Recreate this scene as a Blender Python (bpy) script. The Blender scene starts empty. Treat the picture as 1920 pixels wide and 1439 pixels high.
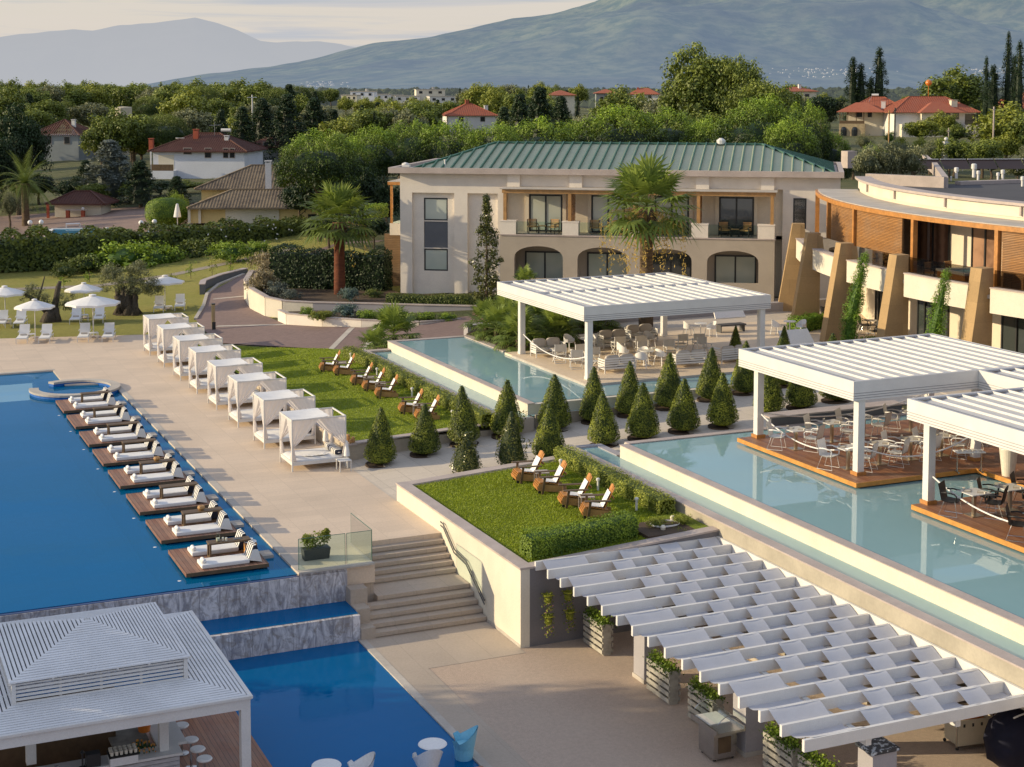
import bpy, bmesh, math, random
from mathutils import Vector, Matrix, noise
R = math.radians
rnd = random.Random(7)
SC = bpy.context.scene
COL = SC.collection
# ---------------------------------------------------------------- camera numbers (surveyed from the photograph)
F = 2915.0; HZ = 160.0; CX = 960.0; XA = -340.0; H = 15.0
TH = math.atan(F / 36000.0)
YAW = math.atan((CX - XA) / (F / math.cos(TH)))
CYP = HZ + F * math.tan(TH)
FW = (math.sin(YAW) * math.cos(TH), math.cos(YAW) * math.cos(TH), -math.sin(TH))
RT = (math.cos(YAW), -math.sin(YAW), 0.0)
UP = (math.sin(YAW) * math.sin(TH), math.cos(YAW) * math.sin(TH), math.cos(TH))
def ray(px, py):
    a = (px - CX) / F; b = -(py - CYP) / F
    return [FW[i] + a * RT[i] + b * UP[i] for i in range(3)]
def P(px, py, z=0.0):
    """surveyed point of the photo on the level plane z"""
    r = ray(px, py); t = (z - H) / r[2]
    return (r[0] * t, r[1] * t, z)
def PS(px, py, a=.08, x0=18.7, z0=0.0):
    """surveyed point on the ground that climbs with x"""
    r = ray(px, py); t = (H - z0 + a * x0) / (a * r[0] - r[2])
    return (r[0] * t, r[1] * t, H + r[2] * t)
def proj(x, y, z):
    v = (x, y, z - H); d = lambda a: sum(a[i] * v[i] for i in range(3)); w = d(FW)
    return CX + F * d(RT) / w, CYP - F * d(UP) / w, w
def far(px, d, z=0.0):
    """map point at depth d, in the direction px"""
    a = (px - CX) / F
    x = math.sin(YAW) + a * RT[0]; y = math.cos(YAW) + a * RT[1]
    return (x * d, y * d, z)
def ramp(x): return max(0.0, min(1.7, .08 * (x - 18.7)))
def lawn1_z(x): return .5 + .06 * (x - 18.8)
def lawn2_z(x): return .6 + .063 * (x - 18.64)
# ---------------------------------------------------------------- materials
MATS = {}
def nd(nt, t, **k):
    n = nt.nodes.new(t)
    for a, v in k.items():
        if a in n.inputs: n.inputs[a].default_value = v
        else: setattr(n, a, v)
    return n
def srgb(r, g, b, a=1): 
    f = lambda c: ((c/255)/12.92 if c/255 <= .04045 else (((c/255)+.055)/1.055)**2.4)
    return (f(r), f(g), f(b), 1)
def coords(nt, scale=(1,1,1), rot=(0,0,0), kind='Object'):
    tc = nd(nt, 'ShaderNodeTexCoord'); mp = nd(nt, 'ShaderNodeMapping')
    mp.inputs['Scale'].default_value = scale; mp.inputs['Rotation'].default_value = rot
    nt.links.new(tc.outputs[kind], mp.inputs['Vector']); return mp.outputs['Vector']
def mixc(nt, fac, a, b, mode='MIX'):
    m = nd(nt, 'ShaderNodeMix', data_type='RGBA', blend_type=mode)
    for i, v in ((0, fac), (6, a), (7, b)):
        if isinstance(v, (int, float)): m.inputs[i].default_value = v
        elif isinstance(v, tuple): m.inputs[i].default_value = v if len(v) == 4 else v + (1,)
        else: nt.links.new(v, m.inputs[i])
    return m.outputs[2]
def noise_fac(nt, vec, scale, detail=4, rough=.55, lo=.35, hi=.65, dist=0):
    n = nd(nt, 'ShaderNodeTexNoise'); n.inputs['Scale'].default_value = scale
    n.inputs['Detail'].default_value = detail; n.inputs['Roughness'].default_value = rough
    n.inputs['Distortion'].default_value = dist
    if vec is not None: nt.links.new(vec, n.inputs['Vector'])
    r = nd(nt, 'ShaderNodeMapRange'); r.inputs['From Min'].default_value = lo; r.inputs['From Max'].default_value = hi
    nt.links.new(n.outputs['Fac'], r.inputs['Value']); return r.outputs['Result']
def newmat(name):
    m = bpy.data.materials.new(name); m.use_nodes = True; nt = m.node_tree
    for n in list(nt.nodes): nt.nodes.remove(n)
    out = nd(nt, 'ShaderNodeOutputMaterial'); bs = nd(nt, 'ShaderNodeBsdfPrincipled')
    nt.links.new(bs.outputs[0], out.inputs[0]); MATS[name] = m
    return m, nt, bs, out
def bump(nt, bs, h, strength=.3, dist=.02):
    b = nd(nt, 'ShaderNodeBump'); b.inputs['Strength'].default_value = strength; b.inputs['Distance'].default_value = dist
    nt.links.new(h, b.inputs['Height']); nt.links.new(b.outputs[0], bs.inputs['Normal'])
def simple(name, col, rough=.7, var=.25, scale=2.0, fine=30, metal=0, bumps=.15, col2=None, kind='Object', streak=None, bd=.01):
    """plain surface with large stains and fine grain"""
    m, nt, bs, out = newmat(name)
    v = coords(nt, kind=kind) if streak is None else coords(nt, scale=streak, kind=kind)
    f1 = noise_fac(nt, v, scale, 5, .6)
    c2 = col2 or tuple(c * (1 - var) for c in col)
    c = mixc(nt, f1, col, c2)
    f2 = noise_fac(nt, v, fine, 3, .6, .3, .7)
    c = mixc(nt, f2, c, mixc(nt, .12, c, (0, 0, 0)))
    nt.links.new(c, bs.inputs['Base Color'])
    bs.inputs['Roughness'].default_value = rough; bs.inputs['Metallic'].default_value = metal
    if bumps: bump(nt, bs, f2, bumps, bd)
    return m
def wood(name, c1, c2, plank=.12, axis='x', rough=.55, gap=(.02, .01, .005), world=True):
    """boards: colour changes board by board, grain along the board"""
    m, nt, bs, out = newmat(name)
    v = coords(nt, kind='Object')
    sp = nd(nt, 'ShaderNodeSeparateXYZ'); nt.links.new(v, sp.inputs[0])
    dv = nd(nt, 'ShaderNodeMath', operation='DIVIDE'); nt.links.new(sp.outputs['xyz'.index(axis)], dv.inputs[0]); dv.inputs[1].default_value = plank
    fl = nd(nt, 'ShaderNodeMath', operation='FLOOR'); nt.links.new(dv.outputs[0], fl.inputs[0])
    fr = nd(nt, 'ShaderNodeMath', operation='FRACT'); nt.links.new(dv.outputs[0], fr.inputs[0])
    wn = nd(nt, 'ShaderNodeTexWhiteNoise', noise_dimensions='1D'); nt.links.new(fl.outputs[0], wn.inputs['W'])
    sc = {'x': (18, 1.2, 4), 'y': (1.2, 18, 4), 'z': (2, 2, 18)}[axis]
    mp = nd(nt, 'ShaderNodeMapping'); mp.inputs['Scale'].default_value = sc; nt.links.new(v, mp.inputs['Vector'])
    g = noise_fac(nt, mp.outputs[0], 1.5, 5, .65, .3, .7, .6)
    c = mixc(nt, wn.outputs['Value'], c1, c2)
    c = mixc(nt, g, c, mixc(nt, .45, c, (0.02, .01, .005)))
    st = noise_fac(nt, v, .9, 3, .6, .4, .75)
    c = mixc(nt, st, c, mixc(nt, .35, c, (0.3, .25, .2)))
    ln = nd(nt, 'ShaderNodeMath', operation='LESS_THAN'); nt.links.new(fr.outputs[0], ln.inputs[0]); ln.inputs[1].default_value = .07
    c = mixc(nt, ln.outputs[0], c, gap)
    nt.links.new(c, bs.inputs['Base Color']); bs.inputs['Roughness'].default_value = rough
    bump(nt, bs, g, .25, .01)
    return m
def slabs(name, col, sx=.9, sy=.6, joint=.82, rough=.75, var=.18, off=.0, kind='Object', stain=.3, jw=.012):
    """paving: big rectangular slabs with thin joints and stains"""
    m, nt, bs, out = newmat(name)
    v = coords(nt, kind=kind)
    b = nd(nt, 'ShaderNodeTexBrick'); b.offset = off; b.inputs['Scale'].default_value = 1
    b.inputs['Brick Width'].default_value = sx; b.inputs['Row Height'].default_value = sy
    b.inputs['Mortar Size'].default_value = jw; b.inputs['Mortar Smooth'].default_value = .3; b.inputs['Bias'].default_value = 0
    b.inputs['Color1'].default_value = col + (1,) if len(col) == 3 else col
    b.inputs['Color2'].default_value = tuple(c * (1 - var) for c in col[:3]) + (1,)
    b.inputs['Mortar'].default_value = tuple(c * joint for c in col[:3]) + (1,)
    nt.links.new(v, b.inputs['Vector'])
    f1 = noise_fac(nt, v, .35, 6, .6, .4, .7); f2 = noise_fac(nt, v, 14, 4, .7, .3, .7)
    c = mixc(nt, f1, b.outputs['Color'], mixc(nt, stain, b.outputs['Color'], tuple(c * .55 for c in col[:3])))
    c = mixc(nt, f2, c, mixc(nt, .16, c, (0, 0, 0)))
    nt.links.new(c, bs.inputs['Base Color']); bs.inputs['Roughness'].default_value = rough
    bump(nt, bs, f2, .15, .01)
    return m
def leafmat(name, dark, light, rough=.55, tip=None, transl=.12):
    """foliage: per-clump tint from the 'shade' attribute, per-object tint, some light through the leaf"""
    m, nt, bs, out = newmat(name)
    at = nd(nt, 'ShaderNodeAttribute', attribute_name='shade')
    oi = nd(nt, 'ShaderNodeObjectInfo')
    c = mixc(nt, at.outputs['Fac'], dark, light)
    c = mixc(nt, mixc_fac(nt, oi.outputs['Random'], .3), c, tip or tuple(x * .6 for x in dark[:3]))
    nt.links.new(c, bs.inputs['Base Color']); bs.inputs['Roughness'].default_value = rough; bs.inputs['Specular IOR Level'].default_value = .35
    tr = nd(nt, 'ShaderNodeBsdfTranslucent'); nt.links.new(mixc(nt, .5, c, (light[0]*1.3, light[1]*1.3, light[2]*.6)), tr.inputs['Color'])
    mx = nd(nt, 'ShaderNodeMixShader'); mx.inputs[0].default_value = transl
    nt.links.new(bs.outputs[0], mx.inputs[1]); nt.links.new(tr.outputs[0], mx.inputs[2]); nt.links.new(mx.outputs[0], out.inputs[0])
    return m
def mixc_fac(nt, sock, k):
    mm = nd(nt, 'ShaderNodeMath', operation='MULTIPLY'); nt.links.new(sock, mm.inputs[0]); mm.inputs[1].default_value = k; return mm.outputs[0]
def watermat(name, tint, ripple=.05, scale=2.0, gloss=(.95, .97, 1), body=(.1, .3, .5), k=.6):
    """clear water: mirror by Fresnel, otherwise one looks through it to the tiled floor"""
    m, nt, bs, out = newmat(name); nt.nodes.remove(bs)
    fr = nd(nt, 'ShaderNodeFresnel'); fr.inputs['IOR'].default_value = 1.34
    gl = nd(nt, 'ShaderNodeBsdfGlossy'); gl.inputs['Roughness'].default_value = .015; gl.inputs['Color'].default_value = gloss + (1,)
    tr = nd(nt, 'ShaderNodeBsdfTransparent'); tr.inputs['Color'].default_value = tint + (1,)
    v = coords(nt, scale=(1, 1, 1)); n = nd(nt, 'ShaderNodeTexNoise'); n.inputs['Scale'].default_value = scale; n.inputs['Detail'].default_value = 3
    nt.links.new(v, n.inputs['Vector'])
    b = nd(nt, 'ShaderNodeBump'); b.inputs['Strength'].default_value = ripple; b.inputs['Distance'].default_value = .03
    nt.links.new(n.outputs['Fac'], b.inputs['Height']); nt.links.new(b.outputs[0], gl.inputs['Normal']); nt.links.new(b.outputs[0], fr.inputs['Normal'])
    mx = nd(nt, 'ShaderNodeMixShader'); nt.links.new(fr.outputs[0], mx.inputs[0]); nt.links.new(tr.outputs[0], mx.inputs[1]); nt.links.new(gl.outputs[0], mx.inputs[2])
    df = nd(nt, 'ShaderNodeBsdfDiffuse'); fb = noise_fac(nt, v, .13, 4, .55, .3, .7); nt.links.new(mixc(nt, mixc_fac(nt, fb, .3), body, tuple(x*.75 for x in body)), df.inputs['Color'])
    m2 = nd(nt, 'ShaderNodeMixShader'); m2.inputs[0].default_value = k; nt.links.new(tr.outputs[0], m2.inputs[1]); nt.links.new(df.outputs[0], m2.inputs[2]); nt.links.new(m2.outputs[0], mx.inputs[1])
    nt.links.new(mx.outputs[0], out.inputs[0]); return m
def glassmat(name, tint, refl=1.5, rough=.02):
    m, nt, bs, out = newmat(name); nt.nodes.remove(bs)
    fr = nd(nt, 'ShaderNodeFresnel'); fr.inputs['IOR'].default_value = refl
    gl = nd(nt, 'ShaderNodeBsdfGlossy'); gl.inputs['Roughness'].default_value = rough
    tr = nd(nt, 'ShaderNodeBsdfTransparent'); tr.inputs['Color'].default_value = tint + (1,)
    mx = nd(nt, 'ShaderNodeMixShader'); nt.links.new(fr.outputs[0], mx.inputs[0]); nt.links.new(tr.outputs[0], mx.inputs[1]); nt.links.new(gl.outputs[0], mx.inputs[2])
    nt.links.new(mx.outputs[0], out.inputs[0]); return m
def M(n): return MATS[n]
# ---------------------------------------------------------------- mesh builder
class MB:
    def __init__(s): s.v = []; s.f = []; s.sh = []; s.smooth = False
    def add(s, vs, fs, shade=.5):
        n = len(s.v); s.v += [tuple(v) for v in vs]; s.f += [tuple(i + n for i in f) for f in fs]; s.sh += [shade] * len(fs); return s
    def box(s, x0, x1, y0, y1, z0, z1, shade=.5):
        return s.add([(x0,y0,z0),(x1,y0,z0),(x1,y1,z0),(x0,y1,z0),(x0,y0,z1),(x1,y0,z1),(x1,y1,z1),(x0,y1,z1)],
                     [(0,3,2,1),(4,5,6,7),(0,1,5,4),(1,2,6,5),(2,3,7,6),(3,0,4,7)], shade)
    def hexa(s, b, t):
        """b, t: four corners bottom and top, counter-clockwise"""
        return s.add(list(b) + list(t), [(0,3,2,1),(4,5,6,7),(0,1,5,4),(1,2,6,5),(2,3,7,6),(3,0,4,7)])
    def prism(s, poly, z0, z1):
        """poly: [(x, y) or (x, y, ztop)]"""
        n = len(poly)
        a = 0.5 * sum(poly[i][0] * poly[(i+1) % n][1] - poly[(i+1) % n][0] * poly[i][1] for i in range(n))
        if a < 0: poly = poly[::-1]
        vs = [(p[0], p[1], z0) for p in poly] + [(p[0], p[1], p[2] if len(p) > 2 else z1) for p in poly]
        return s.add(vs, [tuple(range(n-1, -1, -1)), tuple(range(n, 2*n))] + [(i, (i+1) % n, n + (i+1) % n, n + i) for i in range(n)])
    def bar(s, a, b, w=.05, h=None, up=(0,0,1)):
        """rectangular bar from a to b"""
        h = h or w; a = Vector(a); b = Vector(b); d = (b - a).normalized(); u = Vector(up)
        if abs(d.dot(u)) > .98: u = Vector((0, 1, 0))
        r = d.cross(u).normalized(); u = r.cross(d).normalized(); r = r * w / 2; u = u * h / 2
        q = [a - r - u, a + r - u, a + r + u, a - r + u]; t = [b - r - u, b + r - u, b + r + u, b - r + u]
        return s.add(q + t, [(0,3,2,1),(4,5,6,7),(0,1,5,4),(1,2,6,5),(2,3,7,6),(3,0,4,7)][::1])
    def tube(s, pts, r=.03, n=6, r2=None, cap=True):
        pts = [Vector(p) for p in pts]; k = len(pts); vs = []; ref = Vector((.13, .2, 1)).normalized()
        for i, p in enumerate(pts):
            d = (pts[min(i+1, k-1)] - pts[max(i-1, 0)]).normalized()
            u = d.cross(ref if abs(d.dot(ref)) < .95 else Vector((1, 0, 0))).normalized(); w = d.cross(u).normalized()
            rr = (r[i] if isinstance(r, (list, tuple)) else (r if r2 is None else r + (r2 - r) * i / max(1, k-1)))
            for j in range(n):
                a = 2 * math.pi * j / n; vs.append(p + u * (math.cos(a) * rr) + w * (math.sin(a) * rr))
        fs = [(i*n + j, i*n + (j+1) % n, (i+1)*n + (j+1) % n, (i+1)*n + j) for i in range(k-1) for j in range(n)]
        if cap: fs += [tuple(range(n-1, -1, -1)), tuple(range((k-1)*n, k*n))]
        return s.add(vs, fs)
    def lathe(s, prof, n=16, c=(0,0,0)):
        vs = [(c[0] + r * math.cos(2*math.pi*j/n), c[1] + r * math.sin(2*math.pi*j/n), c[2] + z) for r, z in prof for j in range(n)]
        k = len(prof)
        fs = [(i*n + j, i*n + (j+1) % n, (i+1)*n + (j+1) % n, (i+1)*n + j) for i in range(k-1) for j in range(n)]
        fs += [tuple(range(n-1, -1, -1)), tuple(range((k-1)*n, k*n))]
        return s.add(vs, fs)
    def grid(s, f, nu, nv, shade=.5):
        n = len(s.v)
        vs = [f(i / nu, j / nv) for i in range(nu + 1) for j in range(nv + 1)]
        return s.add(vs, [(i*(nv+1)+j, (i+1)*(nv+1)+j, (i+1)*(nv+1)+j+1, i*(nv+1)+j+1) for i in range(nu) for j in range(nv)], shade)
    def ball(s, c, r, sub=2, amp=0, sc=(1,1,1), shade=.0, seed=0):
        bm = bmesh.new(); bmesh.ops.create_icosphere(bm, subdivisions=sub, radius=1)
        vs = []
        for v in bm.verts:
            k = 1 + amp * noise.noise(v.co * 2.1 + Vector((seed, seed*.7, 3))); vs.append((c[0] + v.co.x*r*sc[0]*k, c[1] + v.co.y*r*sc[1]*k, c[2] + v.co.z*r*sc[2]*k))
        fs = [tuple(v.index for v in f.verts) for f in bm.faces]; bm.free()
        return s.add(vs, fs, shade)
    def leaf(s, p, size, nrm=None, shade=.5, asp=.6, rr=None):
        """one small four-sided leaf"""
        rr = rr or rnd
        if nrm is None: nrm = Vector((rr.gauss(0,1), rr.gauss(0,1), rr.gauss(0,1)))
        nrm = Vector(nrm).normalized(); t = nrm.cross(Vector((rr.gauss(0,1), rr.gauss(0,1), rr.gauss(0,1)))).normalized(); b = nrm.cross(t)
        p = Vector(p); t = t * size * .5; b = b * size * .5 * asp
        s.add([p - t, p + b, p + t, p - b], [(0,1,2,3)], shade); return s
    def build(s, name, m, parent=None, smooth=None, loc=None):
        me = bpy.data.meshes.new(name); me.from_pydata(s.v, [], s.f); me.update()
        if any(x != .5 for x in s.sh):
            at = me.attributes.new('shade', 'FLOAT', 'FACE'); at.data.foreach_set('value', s.sh)
        if smooth or s.smooth: me.polygons.foreach_set('use_smooth', [True] * len(me.polygons))
        me.materials.append(M(m) if isinstance(m, str) else m)
        o = bpy.data.objects.new(name, me); COL.objects.link(o)
        if parent: o.parent = parent
        if loc: o.location = loc
        return o
def tag(o, label=None, cat=None, group=None, kind=None):
    if label: o['label'] = label
    if cat: o['category'] = cat
    if group: o['group'] = group
    if kind: o['kind'] = kind
    return o
def thing(name, label, cat, loc=(0,0,0), rz=0, group=None):
    o = bpy.data.objects.new(name, None); COL.objects.link(o); o.empty_display_size = .2
    o.location = loc; o.rotation_euler = (0, 0, rz); return tag(o, label, cat, group)
def struct(o, cat='ground'): o['kind'] = 'structure'; return o
KIDS = {}
def dup(root, loc=None, rz=None, label=None, group=None, scale=None):
    if root.name not in KIDS:
        KIDS[root.name] = [(c, [(g) for g in c.children]) for c in root.children]
    r = root.copy(); COL.objects.link(r)
    if loc is not None: r.location = loc
    if rz is not None: r.rotation_euler = (0, 0, rz)
    if scale is not None: r.scale = scale if isinstance(scale, tuple) else (scale,)*3
    if label: r['label'] = label
    if group: r['group'] = group
    for c, gs in KIDS[root.name]:
        k = c.copy(); COL.objects.link(k); k.parent = r
        for g in gs:
            q = g.copy(); COL.objects.link(q); q.parent = k
    return r
class Series:
    """first call moves the original, later calls copy it"""
    def __init__(s, root): s.root = root; s.used = False
    def put(s, loc, rz=0, label=None, scale=None, group=None):
        if not s.used:
            KIDS[s.root.name] = [(c, list(c.children)) for c in s.root.children]
            s.used = True; s.root.location = loc; s.root.rotation_euler = (0, 0, rz)
            if label: s.root['label'] = label
            if group: s.root['group'] = group
            if scale is not None: s.root.scale = scale if isinstance(scale, tuple) else (scale,)*3
            return s.root
        return dup(s.root, loc, rz, label, group, (scale if scale is not None else (1,1,1)))
ORD = ['first','second','third','fourth','fifth','sixth','seventh','eighth','ninth','tenth','eleventh','twelfth','thirteenth','fourteenth','fifteenth','sixteenth','seventeenth','eighteenth','nineteenth','twentieth']
def rel(b, ox, oy, oz): b.v = [(x-ox, y-oy, z-oz) for x, y, z in b.v]; return b
# ---------------------------------------------------------------- the materials
W = (.80, .79, .78)
simple('white_paint', (.77, .755, .73), .45, .08, 1.5, 40, bumps=.05)
simple('white_slat', (.50, .51, .54), .6, .12, 1.2, 30, bumps=.1)
simple('fabric_white', (.86, .85, .84), .9, .08, 3, 60, bumps=.15)
simple('curtain', (.88, .85, .84), .95, .08, 3, 60, bumps=.1)
simple('bar_slat', (.84, .85, .87), .55, .12, 1.2, 30, bumps=.1)
simple('sail', (.62, .64, .70), .9, .10, 1.3, 50, bumps=.15)
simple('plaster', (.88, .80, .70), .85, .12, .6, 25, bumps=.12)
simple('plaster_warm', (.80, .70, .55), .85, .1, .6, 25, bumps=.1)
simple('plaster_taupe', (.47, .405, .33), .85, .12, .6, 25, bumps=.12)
simple('plaster_cream', (.76, .70, .58), .8, .12, .7, 20, bumps=.1)
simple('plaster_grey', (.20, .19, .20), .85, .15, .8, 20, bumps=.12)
simple('wall_lilac', (.40, .38, .40), .85, .12, .6, 25, bumps=.12)
simple('slate_grey', (.13, .14, .16), .7, .1, 1, 20, bumps=.05)
simple('outer_wall', (.50, .45, .36), .85, .30, .7, 12, bumps=.15)
simple('coping', (.52, .44, .40), .7, .18, 1.2, 18, bumps=.1)
simple('limestone', (.56, .48, .38), .75, .22, .9, 14, bumps=.12)
simple('dark_metal', (.03, .032, .035), .4, .1, 2, 20, bumps=0)
simple('steel', (.55, .55, .56), .25, .1, 3, 30, metal=1, bumps=0)
simple('brass_steel', (.62, .52, .38), .3, .1, 3, 30, metal=1, bumps=0)
simple('black_mesh', (.018, .018, .02), .5, .1, 3, 60, bumps=.1)
simple('rubber', (.02, .02, .02), .8, .1, 3, 60, bumps=.0)
simple('cushion_grey', (.58, .52, .46), .9, .12, 2, 50, bumps=.2)
simple('cushion_beige', (.70, .65, .57), .9, .12, 2, 50, bumps=.2)
simple('ceramic', (.80, .74, .62), .35, .06, 1, 10, bumps=0)
simple('soil', (.10, .065, .04), .95, .35, 2, 20, bumps=.4)
simple('orange_plastic', (.75, .22, .03), .4, .1, 2, 20, bumps=0)
simple('lime_pot', (.40, .42, .04), .4, .15, 2, 20, bumps=0)
simple('grey_planter', (.08, .08, .085), .6, .15, 2, 20, bumps=.05)
simple('blue_plastic', (.25, .62, .80), .35, .05, 2, 20, bumps=0)
simple('white_plastic', (.86, .85, .84), .35, .05, 2, 20, bumps=0)
simple('navy_cloth', (.008, .01, .035), .8, .3, 3, 30, bumps=.2)
simple('canvas', (.60, .53, .40), .9, .12, 2, 40, bumps=.2)
simple('brown_wood', (.16, .10, .05), .6, .35, 3, 25, bumps=.2, streak=(1, 1, 1))
simple('orange_wood', (.58, .26, .07), .45, .30, 4, 25, bumps=.15)
simple('yellow_wood', (.66, .30, .06), .45, .25, 4, 25, bumps=.15)
simple('timber', (.54, .30, .11), .55, .30, 3, 22, bumps=.15)
simple('pallet_wood', (.50, .47, .40), .85, .35, 4, 22, bumps=.3)
simple('trunk', (.15, .11, .075), .95, .45, 3, 9, bumps=.8, bd=.05)
simple('trunk_red', (.24, .075, .035), .95, .45, 2, 12, bumps=.8, streak=(1, 1, 4), bd=.04)
simple('trunk_palm', (.22, .15, .09), .95, .5, 2, 9, bumps=.8, streak=(1, 1, 5), bd=.05)
simple('olive_bark', (.17, .14, .11), .95, .55, 1.6, 6, bumps=1, streak=(2.2, 2.2, .8), bd=.12)
simple('roof_dark', (.075, .075, .085), .9, .2, .5, 10, bumps=.1)
simple('panel_dark', (.04, .02, .015), .3, .2, .5, 10, bumps=0)
simple('gravel', (.36, .31, .25), .95, .35, 4, 30, bumps=.3)
simple('kerb_stone', (.55, .50, .44), .85, .2, 1, 12, bumps=.1)
simple('house_blue', (.74, .77, .84), .85, .1, .3, 8, bumps=.05)
simple('house_cream', (.78, .72, .58), .85, .12, .3, 8, bumps=.05)
simple('house_yellow', (.78, .62, .28), .85, .12, .3, 8, bumps=.05)
simple('house_white', (.78, .76, .74), .85, .1, .3, 8, bumps=.05)
simple('house_stone', (.55, .43, .26), .9, .35, 1.4, 8, bumps=.3)
simple('house_shade', (.30, .33, .34), .9, .2, .4, 8, bumps=.05)
simple('chimney_red', (.45, .10, .05), .8, .2, 1, 8, bumps=.05)
simple('window_dark', (.02, .025, .03), .2, .1, 1, 8, bumps=0)
simple('blind', (.42, .47, .42), .25, .12, .6, 8, bumps=0)
simple('amber_glass', (.8, .35, .05), .3, .1, 1, 8, bumps=0)
simple('flower_pink', (.6, .25, .3), .7, .2, 1, 8, bumps=0)
simple('flower_white', (.8, .78, .75), .7, .1, 1, 8, bumps=0)
simple('green_glass', (.04, .12, .04), .15, .1, 1, 8, bumps=0)
simple('asphalt', (.06, .06, .065), .9, .2, 1, 8, bumps=.1)
def sheer(n, k):
    nt = MATS[n].node_tree; out = [q for q in nt.nodes if q.type == 'OUTPUT_MATERIAL'][0]; bs = [q for q in nt.nodes if q.type == 'BSDF_PRINCIPLED'][0]
    tr = nd(nt, 'ShaderNodeBsdfTranslucent'); tr.inputs['Color'].default_value = (.95, .88, .84, 1); mx = nd(nt, 'ShaderNodeMixShader'); mx.inputs[0].default_value = k
    nt.links.new(bs.outputs[0], mx.inputs[1]); nt.links.new(tr.outputs[0], mx.inputs[2]); nt.links.new(mx.outputs[0], out.inputs[0])
sheer('curtain', .42); sheer('sail', .15)
def spotted(name, base, light, scale, lo, hi, rough=.5):
    m, nt, bs, out = newmat(name); v = coords(nt)
    f = noise_fac(nt, v, scale, 3, .6, lo, hi); nt.links.new(mixc(nt, f, base, light), bs.inputs['Base Color']); bs.inputs['Roughness'].default_value = rough
spotted('stone_black', (.03, .035, .045), (.5, .55, .6), 9, .52, .56)
slabs('deck_stone', (.75, .60, .46), 1.2, .6, .82, .75, .08, stain=.30, jw=.012)
slabs('path_stone', (.66, .58, .49), 1.0, 1.0, .72, .75, .08, stain=.25, jw=.014)
slabs('deck1_stone', (.84, .68, .50), .6, .6, .85, .6, .06, stain=.15, jw=.01)
slabs('court_brick', (.32, .22, .18), .3, .3, .7, .85, .2, stain=.3, jw=.015)
slabs('drive_paving', (.27, .185, .165), .22, .11, .72, .85, .22, off=.5, stain=.25, jw=.008)
slabs('step_stone', (.53, .44, .355), 1.1, 9, .75, .75, .10, stain=.35, jw=.008)
# exposed-aggregate lower terrace
m, nt, bs, out = newmat('aggregate'); v = coords(nt)
f0 = noise_fac(nt, v, 9, 2, .7, .3, .7); f1 = noise_fac(nt, v, 60, 2, .8, .35, .65); f2 = noise_fac(nt, v, .25, 5, .6, .35, .7)
c = mixc(nt, f1, (.72, .56, .44), (.33, .25, .20)); c = mixc(nt, mixc_fac(nt, f2, .45), c, (.62, .52, .42)); c = mixc(nt, mixc_fac(nt, f0, .18), c, (.12, .1, .09))
nt.links.new(c, bs.inputs['Base Color']); bs.inputs['Roughness'].default_value = .85; bump(nt, bs, f1, .5, .02)
# veined marble of the pool walls
m, nt, bs, out = newmat('marble'); v = coords(nt, scale=(1, 1, 1), rot=(0, R(0), 0))
b = nd(nt, 'ShaderNodeTexBrick'); b.offset = 0; b.inputs['Scale'].default_value = 1; b.inputs['Brick Width'].default_value = .62; b.inputs['Row Height'].default_value = 5
b.inputs['Mortar Size'].default_value = .006; b.inputs['Color1'].default_value = (1,1,1,1); b.inputs['Color2'].default_value = (.78,.77,.76,1); b.inputs['Mortar'].default_value = (.4,.4,.4,1)
cx = nd(nt, 'ShaderNodeSeparateXYZ'); nt.links.new(v, cx.inputs[0]); cb = nd(nt, 'ShaderNodeCombineXYZ'); nt.links.new(cx.outputs[0], cb.inputs[0]); nt.links.new(cx.outputs[2], cb.inputs[1])
nt.links.new(cb.outputs[0], b.inputs['Vector'])
mp = nd(nt, 'ShaderNodeMapping'); mp.inputs['Scale'].default_value = (2.6, 1, .8); mp.inputs['Rotation'].default_value = (0, R(28), 0); nt.links.new(v, mp.inputs['Vector'])
f = noise_fac(nt, mp.outputs[0], 1.3, 9, .68, .42, .60, 2.2)
c = mixc(nt, f, (.80, .77, .78), (.36, .345, .37)); f2 = noise_fac(nt, v, 3, 6, .7, .5, .62, 1.5); c = mixc(nt, mixc_fac(nt, f2, .6), c, (.30, .24, .19))
c = mixc(nt, 1.0, c, b.outputs['Color'], 'MULTIPLY'); nt.links.new(c, bs.inputs['Base Color']); bs.inputs['Roughness'].default_value = .35
# pool floors: small tiles under the water
def pool_floor(name, col, tile=.3, var=.12):
    m, nt, bs, out = newmat(name); v = coords(nt)
    b = nd(nt, 'ShaderNodeTexBrick'); b.offset = 0; b.inputs['Scale'].default_value = 1; b.inputs['Brick Width'].default_value = tile; b.inputs['Row Height'].default_value = tile; b.inputs['Mortar Size'].default_value = tile*.03
    b.inputs['Color1'].default_value = col + (1,); b.inputs['Color2'].default_value = tuple(c*(1-var) for c in col) + (1,); b.inputs['Mortar'].default_value = tuple(c*.8 for c in col) + (1,)
    nt.links.new(v, b.inputs['Vector']); f = noise_fac(nt, v, .12, 3, .5, .35, .65)
    nt.links.new(mixc(nt, mixc_fac(nt, f, .35), b.outputs['Color'], tuple(c*.7 for c in col)), bs.inputs['Base Color']); bs.inputs['Roughness'].default_value = .6
pool_floor('floor_blue', (.0, .20, .50)); pool_floor('ledge_blue', (.02, .20, .46)); pool_floor('floor_low', (.0, .135, .50)); pool_floor('floor_teal', (.34, .60, .62), .5); pool_floor('floor_trough', (.30, .50, .50), .5)
pool_floor('floor_far', (.05, .45, .65), .5)
simple('tile_navy', (.01, .05, .18), .3, .2, 2, 20, bumps=0)
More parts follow.
